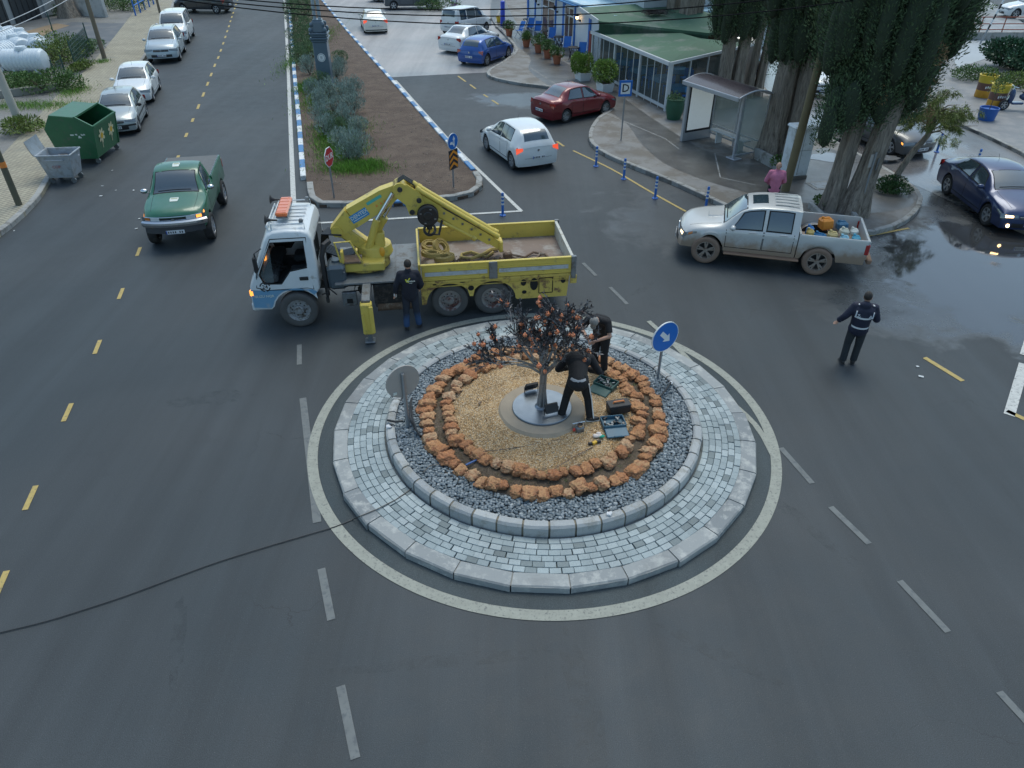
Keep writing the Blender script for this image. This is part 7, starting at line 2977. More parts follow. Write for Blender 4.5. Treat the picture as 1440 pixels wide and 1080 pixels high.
# white folded board standing at the right edge is only road paint; utility cabinet
p = at(1112, 254, PH)
t_ = thing('utility_cabinet', 'tall white utility cabinet behind the wooden pole', 'cabinet', (p.x + .15, p.y + .35, PH), R(12))
b = MB()
b.box((0, 0, .06), (.86, .52, .12), bev=.01, mi=1)
b.box((0, 0, .95), (.82, .48, 1.66), bev=.015)
b.box((.0, -.243, .95), (.012, .004, 1.55), mi=1)
b.box((0, -.243, 1.02), (.80, .004, .010), mi=1)
b.build('cabinet_body', [M('cabinet_white', (.62, .66, .68), .5, var=.06, dirt=(.45, .47, .46), ds=2), m_pave], t_)
b = MB()
b.box((0, 0, 1.82), (.92, .58, .09), bev=.02, top=(.95, .92))
b.build('cap', M('cabinet_white'), t_)
p = at(1143, 261, PH)
b = MB()
b.box((0, 0, 0), (.85, .75, .012), bev=.004)
b.box((0, 0, .008), (.62, .52, .010), bev=.003, mi=1)
ob(b, 'manhole_cover', [m_kerb, m_steel], (p.x + .3, p.y, PH + .01), .2, 'square metal manhole cover set in the pavement beside the utility cabinet', 'manhole cover')
p = at(1152, 183, PH)
b = MB()
b.box((0, 0, 0), (.7, .6, .012), bev=.004)
ob(b, 'manhole_cover', m_dark, (p.x + .3, p.y, PH + .02), .5, 'dark manhole cover in the wet pavement behind the cabinet', 'manhole cover')

for k, (x, y) in enumerate(((144, 262), (163, 268), (188, 268), (142, 276), (192, 322), (20, 325), (196, 308), (158, 240), (1290, 516), (1295, 530))):
    p = at(x, y)
    b = MB()
    b.box((0, 0, 0), (random.uniform(.05, .12), random.uniform(.03, .07), .008), bev=.002)
    ob(b, 'litter', M('paper_scrap', (.5, .52, .52), .8), (p.x, p.y, .015), k, 'scrap of white paper lying on the dark road surface', 'litter', 'paper scraps on the road')

# ================================================================ BUS SHELTER
A_ = at(957, 199, PH)
dv = Vector((.46, -.888, 0)).normalized()
wv = Vector((.888, .46, 0))
sh = thing('bus_shelter', 'glass bus shelter with arched dark roof and blank white light box panel', 'bus shelter', (A_.x, A_.y, PH), math.atan2(dv.y, dv.x))
# local: x along the front edge (towards the camera right), y into the pavement
SL, SD = 2.95, 1.45
m_alu = M('shelter_aluminium', (.45, .47, .50), .35, .5, .08, 6)
m_shroof = M('shelter_roof', (.040, .032, .042), .30, var=.2, coat=.3)
gt = NT('shelter_glass')
gt.set('Base Color', (.30, .38, .36))
gt.set('Roughness', .06)
gt.set('Alpha', .32)
gt.set('Specular IOR Level', .8)
m_sglass = gt.m
b = MB()
b.box((0, SD / 2, 1.12), (.14, SD, 2.24), bev=.02)
b.build('lightbox_frame', m_alu, sh)
b = MB()
b.box((.073, SD / 2 + .02, 1.28), (.012, SD - .16, 1.86), bev=.004)
fo = b.build('lightbox_border', m_ink, sh)
b = MB()
b.box((.082, SD / 2 + .02, 1.28), (.008, SD - .30, 1.68))
b.build('blank_panel', M('panel_white', (.82, .85, .84), .3, var=.04, emit=(.9, 1, 1), es=.10), fo)
b = MB()
def archz(t_): return 2.20 + .34 * math.sin(PI * (.12 + .80 * t_))
n = 12
V = []
for x in (-.10, SL + .08):
    for i in range(n + 1):
        V.append((x, -.18 + (SD + .36) * i / n, archz(i / n)))
    for i in range(n + 1):
        V.append((x, -.18 + (SD + .36) * i / n, archz(i / n) - .04))
k = n + 1
F = [(i, i + 1, 2 * k + i + 1, 2 * k + i)[::-1] for i in range(n)] + [(k + i, k + i + 1, 3 * k + i + 1, 3 * k + i) for i in range(n)]
F += [(i, k + i, k + i + 1, i + 1)[::-1] for i in range(n)] + [(2 * k + i, 3 * k + i, 3 * k + i + 1, 2 * k + i + 1) for i in range(n)]
b.add(V, F)
b.build('roof', m_shroof, sh)
b = MB()
b.box((SL / 2, -.20, archz(0) - .03), (SL + .2, .07, .15), bev=.015)
b.box((SL / 2, SD + .20, archz(1) - .03), (SL + .2, .06, .10), bev=.015)
for x in (-.10, SL + .09):
    b.tube([(x, -.18 + (SD + .36) * i / n, archz(i / n) - .02) for i in range(n + 1)], .03, n=6)
b.build('roof_frame', m_alu, sh)
b = MB()
b.box((SL - .25, .42, 1.15), (.11, .16, 2.3), bev=.02)
b.box((SL - .25, .42, .02), (.50, .38, .04), bev=.01)
b.build('front_post', m_alu, sh)
for nm, c, d in (('back_glass', (SL / 2, SD, 1.15), (SL - .1, .012, 1.9)), ('end_glass', (SL, SD / 2 + .15, 1.2), (.012, SD - .2, 2.1))):
    b = MB()
    b.box(c, d)
    b.build(nm, m_sglass, sh)
b = MB()
for x in (.06, SL / 2, SL):
    b.box((x, SD, 1.15), (.05, .06, 2.3))
b.box((SL / 2, SD, .20), (SL, .05, .05))
b.box((SL / 2, SD, .55), (SL, .05, .04))
b.box((SL, SD / 2, .22), (.05, SD - .2, .05))
b.build('glass_rails', m_alu, sh)
b = MB()
b.box((SL * .52, SD - .28, .50), (SL * .68, .36, .05), bev=.015)
b.box((SL * .3, SD - .25, .26), (.06, .3, .48))
b.box((SL * .72, SD - .25, .26), (.06, .3, .48))
b.build('bench', M('bench_white', (.55, .58, .58), .45), sh)

# ================================================================ CAFE
f0, f1 = at(935, 156, PH), at(831, 102, PH)
fd = (f1 - f0).normalized()
FL = (f1 - f0).length
rt = Vector((fd.y, -fd.x, 0))
sd2 = (at(1002, 75, 2.2) - at(941, 87, 2.2))
sd2.z = 0
sd2.normalize()
m_cgl = NT('veranda_glass')
m_cgl.set('Base Color', (.10, .14, .14))
m_cgl.set('Roughness', .04)
m_cgl.set('Alpha', .26)
m_cgl.set('Specular IOR Level', .9)
m_cgl = m_cgl.m
m_frame = M('veranda_frame', (.55, .57, .58), .45, var=.06)
m_groof = M('green_roof_felt', (.055, .125, .075), .75, var=.25, vs=.7, bump=.3, bs=14, dirt=(.16, .19, .16), ds=.55, dl=.58)
m_wall = M('cafe_wall_white', (.66, .69, .72), .8, var=.08, vs=1.5, bump=.15)
m_cblue = M('cafe_blue', (.02, .15, .50), .5, var=.1)
ver = thing('cafe_veranda', 'glass walled cafe veranda under a flat green felt roof', 'cafe', (f0.x, f0.y, PH))
EV = 2.08
def P3(v, z): return (v.x, v.y, z)
O = Vector((0, 0, 0))
FE = fd * FL
SW = sd2 * 6.5
# floor plinth
b = MB()
bk = FE + rt * 6.5
b.prism([(O.x, O.y), (FE.x, FE.y), (bk.x, bk.y), (SW.x, SW.y)], 0.0, .10)
b.build('floor', M('cafe_floor', (.16, .13, .11), .6), ver, smooth=0)
# roof: two felt sheets, the rear one raised like a low gable
c1 = -rt * .15
ro_ = MB()
e0, e1 = -fd * .12 - rt * .12, FE - rt * .12
r0_, r1_ = e0 + sd2 * 4.2 + fd * .3, FE + rt * 3.2
V = [P3(e0, EV), P3(e1, EV), P3(FE + rt * 3.0 + fd * .1, EV + .30), P3(fd * 3.0 + rt * 3.2, EV + .36), P3(SW * .95, EV + .12)]
V += [(x, y, z - .09) for x, y, z in V]
ro_.add(V, [(0, 4, 3, 2, 1), (5, 6, 7, 8, 9)] + [(i, (i + 1) % 5, 5 + (i + 1) % 5, 5 + i) for i in range(5)])
ro_.build('roof', m_groof, ver, smooth=0)
ro_ = MB()
g0, g1 = FE * .97 + rt * .9, FE * 1.12 - rt * .25
V = [P3(FE * .90 - rt * .10, EV + .62), P3(FE * 1.22 - rt * .10, EV + .92), P3(FE * 1.22 + rt * 5.8, EV + 1.0), P3(FE * .55 + rt * 6.6, EV + .60), P3(FE * .45 + rt * 4.2, EV + .42)]
V += [(x, y, z - .12) for x, y, z in V]
ro_.add(V, [(0, 4, 3, 2, 1), (5, 6, 7, 8, 9)] + [(i, (i + 1) % 5, 5 + (i + 1) % 5, 5 + i) for i in range(5)])
V = [P3(FE * .90 - rt * .08, EV + .52), P3(FE * .45 + rt * 4.2, EV + .32), P3(FE * .45 + rt * 4.2, EV + .1), P3(FE * .90 - rt * .08, EV + .02)]
ro_.add(V, [(0, 1, 2, 3), (3, 2, 1, 0)])
ro_.build('upper_roof', m_groof, ver, smooth=0)
b = MB()
b.beam(P3(FE * .90 - rt * .14, EV + .60), P3(FE * 1.22 - rt * .14, EV + .90), .06, .20)
b.build('fascia', m_frame, ver)
b = MB()
b.beam(P3(e0, EV - .02), P3(e1, EV - .02), .10, .16)
b.beam(P3(e0, EV - .02), P3(SW * .95, EV + .08), .08, .12)
b.build('gutter', m_frame, ver)
nb = 12
for k in range(nb + 1):
    c = FE * (k / nb)
    b = MB()
    w_ = .11 if k in (0, 4, 8, 12) else .035
    b.box((c.x, c.y, EV / 2), (w_, w_, EV), rz=math.atan2(fd.y, fd.x))
    b.build('mullion', m_frame, ver)
for k in range(5):
    c = SW * (k / 5 + .02)
    b = MB()
    b.box((c.x, c.y, EV / 2), (.12 if k == 0 else .05, .08, EV), rz=math.atan2(sd2.y, sd2.x))
    b.build('mullion', m_frame, ver)
for k in range(3):
    a_, c = FE * (k / 3 + .01), FE * ((k + 1) / 3 - .01)
    b = MB()
    b.beam(P3(a_, 1.12), P3(c, 1.12), .012, EV - .28)
    b.build('glass_pane', m_cgl, ver)
b = MB()
b.beam(P3(SW * .02, 1.05), P3(SW * .9, 1.05), .012, EV - .25)
b.build('glass_pane', m_cgl, ver)
b = MB()
b.beam(P3(O, .16), P3(FE, .16), .09, .12)
b.beam(P3(O, .16), P3(SW, .16), .09, .12)
b.build('sill', m_frame, ver)
b = MB()
c = FE * 1.0 + fd * .22
b.box((c.x, c.y, 1.05), (.30, .16, 2.0), rz=math.atan2(fd.y, fd.x))
b.build('red_door_post', M('oxblood_paint', (.20, .025, .02), .5), ver)
b = MB()
q_ = bk
b.beam(P3(FE + rt * 6.4, 1.2), P3(FE + rt * .5, 1.2), .1, 2.0)
b.beam(P3(SW, 1.1), P3(FE + rt * 6.4, 1.1), .1, 2.0)
b.build('rear_wall', M('cafe_inner_wall', (.40, .34, .28), .8), ver)
# furniture seen through the panes: blue tables with chairs
def vx(s_, o_): return f0 + fd * (FL * s_) + rt * o_
tabs = []
for i, (s_, o_) in enumerate(((.10, 1.2), (.34, 1.3), (.58, 1.2), (.82, 1.4), (.22, 2.8), (.5, 3.0))):
    c = vx(s_, o_)
    t_ = thing('cafe_table', 'blue cloth table set behind the cafe veranda glass', 'table', (c.x, c.y, PH + .10), .3 * i, 'tables inside the cafe veranda')
    b = MB()
    b.box((0, 0, .74), (.75, .75, .05), bev=.01)
    b.box((0, 0, .62), (.77, .77, .20), bev=.02)
    b.build('table_top', M('tablecloth_blue', (.10, .30, .50), .7), t_)
    b = MB()
    for x in (-.3, .3):
        for y in (-.3, .3):
            b.box((x, y, .3), (.05, .05, .6))
    b.build('legs', m_wood2, t_)
    for dx in (-.75, .75):
        c2_ = c + fd * dx
        t2 = thing('cafe_chair', 'blue chair at a table behind the veranda glass', 'chair', (c2_.x, c2_.y, PH + .10), math.atan2(fd.y, fd.x) + (0 if dx < 0 else PI), 'chairs inside the cafe veranda')
        b = MB()
        b.box((0, 0, .45), (.42, .42, .04), bev=.01)
        b.build('seat', m_cblue, t2)
        b = MB()
        b.box((-.20, 0, .75), (.03, .42, .40), bev=.01)
        b.build('backrest', m_cblue, t2)
        b = MB()
        for x in (-.18, .18):
            for y in (-.18, .18):
                b.box((x, y, .22), (.04, .04, .44))
        b.build('legs', m_cblue, t2)
# white and blue building behind
wb0 = f1 + rt * 1.55 + fd * .25
WL = 15.0
cf = thing('cafe_building', 'white cafe building with blue trimmed doors, windows and blue canopy', 'building', (wb0.x, wb0.y, PH), math.atan2(fd.y, fd.x))
# local x along the facade away from the camera, local y to the left (street side); the building lies at y<0
b = MB()
b.box((WL / 2, -3.2, 1.35), (WL, 6.4, 2.7))
b.build('wall', m_wall, cf, smooth=0)
b = MB()
b.box((WL / 2 - .2, -3.0, 2.78), (WL + .6, 7.0, .12), bev=.02)
b.build('roof', M('canopy_sheet_blue', (.30, .48, .60), .4, var=.15, vs=.8, dirt=(.55, .62, .66), ds=.9), cf)
b = MB()
b.box((WL / 2, .30, 2.66), (WL, .75, .05), rot=Matrix.Rotation(.10, 4, 'X'))
b.box((WL / 2, .04, 2.52), (WL, .06, .14))
b.build('awning', M('awning_blue', (.06, .24, .52), .5), cf)
ex_ = Vector((fd.x, fd.y, 0))


def spx(px):
    lo, hi = -2.0, 30.0
    for _ in range(40):
        m_ = (lo + hi) / 2
        c = wb0 + ex_ * m_
        dep = c.y * math.cos(PITCH) - (1.0 - CAM_H) * math.sin(PITCH)
        if 720 + FPX * c.x / dep > px:
            lo = m_
        else:
            hi = m_
    return lo


for a_, c, kind in ((780.5, 764, 'glass_door'), (807, 795, 'window')):
    s0, s1 = spx(a_), spx(c)
    z0, z1 = (.05, 2.3) if kind == 'glass_door' else (.35, 2.3)
    b = MB()
    b.box(((s0 + s1) / 2, .02, (z0 + z1) / 2), (s1 - s0, .06, z1 - z0), mi=1)
    for x in (s0, (s0 + s1) / 2, s1):
        b.box((x, .05, (z0 + z1) / 2), (.09, .06, z1 - z0))
    for z in (z0, z1 - .45, z1):
        b.box(((s0 + s1) / 2, .052, z), (s1 - s0 + .1, .05, .08))
    b.build(kind, [m_swhite, M('dim_window', (.05, .05, .05), .1, emit=(1, .55, .25), es=.012)], cf)
    b = MB()
    for x in (s0 - .12, s1 + .12):
        b.box((x, .03, 1.25), (.14, .07, 2.4))
    b.build('blue_trim', m_cblue, cf)
for px in (792.5, 743, 753, 829):
    b = MB()
    b.box((spx(px), .03, 1.3), (.28 if px > 780 or px < 745 else .12, .08, 2.5))
    b.build('blue_pilaster', m_cblue, cf)
for px, lit in ((815.5, 1), (784, 0), (758, 0)):
    x = spx(px)
    b = MB()
    b.box((x, .06, 1.80), (.06, .12, .10))
    b.tube([(x, .1, 1.80), (x, .22, 1.85), (x, .24, 1.95)], .015, n=5)
    b.lathe([(.03, 0), (.07, .03), (.08, .18), (.09, .20), (.001, .28)], (x, .24, 1.92), n=8)
    o = b.build('wall_lantern', m_black, cf)
    if lit:
        b = MB()
        b.ell((x, .24, 1.98), .10, sub=2)
        b.build('lamp_globe', M('lamp_globe', (1, .8, .5), .3, emit=(1, .62, .25), es=5), o)
# pale building further back and grey house tops behind
b = MB()
q_ = at(900, 4, 2.6)
bb = thing('pale_building', 'pale plain building behind the green cafe roof', 'building', (f1.x + 4.8, f1.y + 2.5, 0), math.atan2(fd.y, fd.x))
b.box((3, -2.5, 2.1), (6, 9, 4.2))
b.build('wall', M('pale_render', (.50, .53, .55), .8, var=.1), bb)
b = MB()
b.box((3, -2.5, 4.25), (6.3, 9.3, .12))
b.build('roof', m_groof, bb)
b = MB()
for k in range(60):
    b.tube([(random.gauss(0, .35), random.gauss(0, .25), random.uniform(0, .2)) for _ in range(4)], .012, n=4)
q_ = f1 + rt * 3.2 - fd * .9
ob(b, 'wire_bundle', m_dark, (q_.x, q_.y, EV + .95), .3, 'tangled dark bundle of wires and twigs lying on the green roof', 'wire bundle')


# ---- terrace furniture
def deckchair(px, py, rz, first=[None]):
    p = at(px, py, PH)
    if first[0] is not None:
        return dup(first[0], (p.x, p.y, PH), rz)
    t_ = thing('garden_chair', 'blue slatted folding chair with white frame on the cafe terrace', 'chair', (p.x, p.y, PH), rz, 'blue folding chairs on the cafe terrace')
    fm = M('chair_white', (.6, .62, .64), .5)
    for s_ in (-1, 1):
        b = MB()
        b.beam((.30, s_ * .25, 0), (-.30, s_ * .25, 1.0), .045, .03)
        b.build('frame_rail', fm, t_)
        b = MB()
        b.beam((-.28, s_ * .23, 0), (.25, s_ * .23, .50), .045, .03)
        b.build('leg', fm, t_)
        b = MB()
        b.box((.02, s_ * .27, .64), (.46, .05, .025), bev=.008)
        b.build('armrest', fm, t_)
    b = MB()
    b.beam((-.30, 0, .99), (-.05, 0, .44), .48, .02)
    b.build('backrest', m_cblue, t_)
    b = MB()
    b.beam((-.04, 0, .43), (.28, 0, .47), .46, .02)
    b.build('seat', m_cblue, t_)
    first[0] = t_
    return t_


for x, y, r_ in ((732, 53, 200), (746, 48, 230), (756, 53, 235), (776, 63, 240), (789, 57, 245), (797, 77, 240), (809, 68, 235), (818, 86, 238), (822, 74, 230)):
    deckchair(x, y, R(r_ + 20))
tb0 = None
for x, y in ((768, 60), (786, 69), (806, 85), (742, 42)):
    p = at(x, y, PH)
    if tb0 is None:
        tb0 = thing('terrace_table', 'dark folding table on the cafe terrace', 'table', (p.x, p.y, PH), 0, 'dark tables on the cafe terrace')
        b = MB()
        b.lathe([(.001, .70), (.36, .70), (.37, .715), (.36, .73), (.001, .73)], n=24)
        b.build('table_top', m_black, tb0)
        for s_ in (-1, 1):
            b = MB()
            b.beam((-.25, s_ * .2, 0), (.25, s_ * .2, .70), .04, .03)
            b.beam((.25, s_ * .2, 0), (-.25, s_ * .2, .70), .04, .03)
            b.build('crossed_legs', m_black, tb0)
    else:
        dup(tb0, (p.x, p.y, PH), x)

# ================================================================ PLANTS
m_bush = M('bush_leaf', (.07, .14, .03), .6, isl=.5, var=.3, vs=3)
m_bush_y = M('bush_leaf_light', (.12, .17, .03), .6, isl=.5, var=.3, vs=3)
m_grass = M('grass_blades', (.13, .26, .03), .7, isl=.5, var=.3, vs=2)
m_lav = M('lavender_leaf', (.24, .31, .27), .7, isl=.5, var=.3, vs=3)
m_olive = M('shrub_dark_leaf', (.10, .165, .07), .7, isl=.5, var=.3, vs=3)
m_terra = M('terracotta', (.36, .12, .06), .75, var=.15)
m_twig = M('twig', (.10, .075, .05), .9)


def bush_mesh(r_, n, ln, wd, up=.35, lump=7):
    cs = []
    for k in range(lump):
        a = random.uniform(0, 2 * PI)
        cs.append((r_[0] * .5 * math.cos(a), r_[1] * .5 * math.sin(a), r_[2] * random.uniform(.35, .85)))
    P_, D_ = [], []
    for c in cs:
        p, u = rand_in(n // lump, (r_[0] * .6, r_[1] * .6, r_[2] * .5), .5)
        P_.append(p + np.array(c))
        D_.append(u + np.array([0, 0, up]))
    P_, D_ = np.concatenate(P_), np.concatenate(D_)
    k = P_[:, 2] > 0.01
    return leaves(P_[k], D_[k], ln, wd, .5)


def stems(r_, n=9):
    b = MB()
    for k in range(n):
        a = random.uniform(0, 2 * PI)
        b.tube([(0, 0, 0), (r_[0] * .3 * math.cos(a), r_[1] * .3 * math.sin(a), r_[2] * .5), (r_[0] * .6 * math.cos(a), r_[1] * .6 * math.sin(a), r_[2] * .9)], [.02, .014, .006], n=5)
    return b


def shrub_proto(name, r_, n, ln, wd, mat, up=.35, lump=7):
    t_ = thing(name, 'x y z w', 'plant')
    V, F = bush_mesh(r_, n, ln, wd, up, lump)
    raw_mesh('foliage', V, F, mat, t_)
    stems(r_).build('stems', m_twig, t_)
    return t_


def use(protos, locs, labels, group, cat='shrub', zr=(.85, 1.15)):
    """first copy moves the prototype itself"""
    used_ = set()
    for i, (loc_, s_) in enumerate(locs):
        k = i % len(protos)
        if k not in used_:
            o = protos[k]
            used_.add(k)
        else:
            o = copy_tree(protos[k])
        o.location = loc_
        o.rotation_euler = (0, 0, random.uniform(0, 6))
        o.scale = (s_ * random.uniform(.9, 1.1), s_ * random.uniform(.9, 1.1), s_ * random.uniform(*zr))
        tag(o, labels[i] if isinstance(labels, list) else labels, cat, group)


# median shrubs: grey green lavender-like bushes in the narrow bed, with grass between
lav = [shrub_proto('lavender_shrub', (.55, .55, .75), 1500, .15, .022, m_lav, 1.6) for _ in range(3)]
oli = [shrub_proto('dark_shrub', (.6, .6, .8), 1500, .11, .03, m_olive, .9) for _ in range(2)]
spots_l, spots_o = [], []
for (x, y, s_) in ((505, 222, 1.0), (492, 226, .8), (480, 205, .8), (458, 192, .85), (452, 176, .9), (487, 178, .9), (502, 188, .85), (497, 160, .95), (470, 160, .8), (447, 152, .85), (466, 142, 1.1), (486, 148, 1.0), (498, 138, .9), (440, 132, .8), (474, 112, .9), (481, 104, .8), (436, 105, .9)):
    spots_l.append((at(x, y, .1), s_))
for (x, y, s_) in ((430, 95, 1.1), (418, 85, .9), (441, 82, 1.0), (427, 72, 1.0), (415, 60, .9), (437, 60, 1.0), (424, 50, 1.0), (434, 42, 1.0), (415, 38, 1.0), (427, 28, 1.1), (412, 22, 1.0), (434, 18, 1.1), (420, 12, 1.2), (409, 4, 1.1), (430, 4, 1.2), (418, -8, 1.2), (453, 125, .8), (476, 192, .7), (466, 178, .7), (478, 88, .8)):
    spots_o.append((at(x, y, .1), s_))
use(lav, spots_l, 'grey green lavender bush in the shrub strip of the median', 'lavender bushes on the median')
use(oli, spots_o, 'dark green bush in the shrub strip of the median', 'dark bushes on the median')


def grass(poly_c, n, ln, label, mat=m_grass, z=.1, cat='grass'):
    """blades scattered around ground ellipses (px, py, rx, ry)"""
    P_ = []
    for px, py, rx, ry, w_ in poly_c:
        c = at(px, py, z)
        k = int(n * w_)
        q_ = RNG.normal(0, .5, (k, 2))
        P_.append(np.stack([c.x + q_[:, 0] * rx, c.y + q_[:, 1] * ry, np.full(k, z)], 1))
    P_ = np.concatenate(P_)
    V, F = leaves(P_, np.tile([0, 0, 1.], (len(P_), 1)), ln, .018, .45)
    o = raw_mesh('grass', V, F, mat)
    tag(o, label, cat, kind='stuff')


grass([(500, 238, 1.2, .7, .2), (485, 215, .9, 1.6, .2), (470, 190, .8, 2.2, .2), (450, 140, .9, 2.4, .15), (480, 180, 1.4, 1.2, .1), (433, 122, .5, 1.6, .15), (428, 75, .5, 5, .2), (442, 62, .9, 7, .15), (520, 232, .5, .5, .04)], 16000, .20, 'bright green grass growing between the bushes of the median')
# pebbles and twigs on the median soil
P_ = []
b = MB()
for k in range(420):
    u, v = random.random(), random.random() ** .6
    y = 45 + 225 * v
    xr = 468 + (y - 20) * .86
    xl = 440 + (y - 20) * .02
    x = xl + (min(xr, 665) - xl) * random.random()
    if (y > 240 and (x > 650 or x < 450)):
        continue
    p = at(x, y, .1)
    s_ = random.uniform(.008, .03)
    b.ell((p.x, p.y, .105), (s_ * 1.3, s_, s_ * .7), sub=1)
o = b.build('soil_stones', M('soil_stone', (.20, .17, .14), .9, isl=.5), smooth=0)
tag(o, 'small stones and clods scattered over the bare median soil', 'stones', kind='stuff')
# pots by the cafe
pots = [(716, 51, .95), (740, 66, .75), (757, 74, 1.0), (770, 82, .9), (783, 90, .9)]
for i, (x, y, s_) in enumerate(pots):
    p = at(x, y, PH)
    t_ = thing('potted_plant', 'terracotta pot with green bush, ' + ('furthest of the row along the terrace', 'second from the far end of the terrace row', 'third and middle one of the terrace row', 'second from the near end of the terrace row', 'nearest of the row along the terrace')[i], 'potted plant', (p.x, p.y, PH), 0, 'terracotta pots along the cafe terrace')
    b = MB()
    b.lathe([(.001, 0), (.18, 0), (.25, .40), (.28, .40), (.29, .48), (.25, .48), (.24, .42), (.001, .42)], n=20)
    b.build('pot', m_terra, t_)
    V, F = bush_mesh((.42 * s_, .42 * s_, .55 * s_), 1500, .08, .04, .3)
    V = V + np.array([0, 0, .38])
    raw_mesh('foliage', V, F, m_bush, t_)
for i, (x, y, s_) in enumerate(((819, 112, 1.0), (850, 128, 1.05))):
    p = at(x, y, PH)
    t_ = thing('planter_box', ('further white planter box with round green bush beside the red door post', 'nearer white planter box with round green bush in front of the veranda glass')[i], 'planter', (p.x, p.y, PH), math.atan2(fd.y, fd.x), 'white planter boxes by the veranda')
    b = MB()
    quad_body(b, (.38, .26), (.46, .32), 0, .42, .04)
    b.box((0, 0, .36), (.8, .55, .04), mi=1)
    b.build('box', [m_swhite, m_soil], t_)
    V, F = bush_mesh((.62 * s_, .58 * s_, .90 * s_), 3800, .10, .05, .3, 9)
    V = V + np.array([0, 0, .32])
    raw_mesh('foliage', V, F, M('bush_leaf_yellowgreen', (.13, .22, .03), .6, isl=.5), t_)
p = at(947, 167, PH)
t_ = thing('green_pot', 'tall dark green pot at the corner of the glass veranda', 'plant pot', (p.x, p.y, PH))
b = MB()
b.lathe([(.001, 0), (.30, 0), (.40, .45), (.38, .82), (.42, .86), (.36, .86), (.34, .78), (.001, .78)], n=20)
b.build('pot', M('pot_green', (.02, .09, .05), .5, var=.2), t_)
V, F = bush_mesh((.35, .35, .28), 300, .09, .04)
raw_mesh('foliage', V + np.array([0, 0, .75]), F, m_olive, t_)
# far pots and awning stand near the cafe's far end
for px, py, c_, lab in ((703, 31, (.6, .4, .03), 'small yellow pot near the far end of the cafe'), (707, 36, (.03, .07, .5), 'narrow blue stand near the far end of the cafe')):
    p = at(px, py, PH)
    b = MB()
    b.lathe([(.001, 0), (.22, 0), (.30, .4), (.25, .42), (.001, .40)] if 'pot' in lab else [(.001, 0), (.18, 0), (.16, 1.6), (.001, 1.65)], n=12)
    ob(b, 'small_stand' if 'stand' in lab else 'small_pot', M('c_' + lab[6:10].strip(), c_, .5), (p.x, p.y, PH), 0, lab, 'pot' if 'pot' in lab else 'stand')

# ================================================================ TREES
m_bark = NT('cypress_bark')
mpn = m_bark.node('ShaderNodeMapping')
mpn.inputs['Scale'].default_value = (9, 9, .9)
m_bark.l.new(m_bark.coords(), mpn.inputs[0])
nz = m_bark.noise(1.6, 6, .7, mpn.outputs[0], .6)
m_bark.set('Base Color', m_bark.ramp(nz, [(.32, (.09, .072, .055)), (.5, (.24, .20, .16)), (.7, (.37, .32, .26))]))
m_bark.set('Roughness', .9)
m_bark.bump(nz, 1.0, .05)
m_bark = m_bark.m
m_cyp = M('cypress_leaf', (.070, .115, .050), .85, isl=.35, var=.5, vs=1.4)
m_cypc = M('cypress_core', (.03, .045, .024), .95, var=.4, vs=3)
m_dry = M('dry_sprays', (.24, .15, .07), .9, isl=.4)


def trunk_mesh(b, base, top, r0, r1, flute=.18, n=22, seg=10, seed=0):
    base, top = Vector(base), Vector(top)
    V = []
    for i in range(seg + 1):
        t = i / seg
        c = base + (top - base) * t + Vector((.10 * math.sin(t * 4 + seed), .08 * math.cos(t * 3 + seed), 0)) * t
        r_ = r0 + (r1 - r0) * t + r0 * .45 * max(0, 1 - t * 5) ** 2
        for k in range(n):
            a = 2 * PI * k / n
            f = 1 + flute * math.sin(5 * a + seed + t * 1.5) + flute * .6 * math.sin(9 * a - t * 2 + seed * 2)
            V.append(c + Vector((math.cos(a), math.sin(a), 0)) * r_ * f)
    F = [(i * n + k, i * n + (k + 1) % n, (i + 1) * n + (k + 1) % n, (i + 1) * n + k) for i in range(seg) for k in range(n)]
    b.add(V, F)


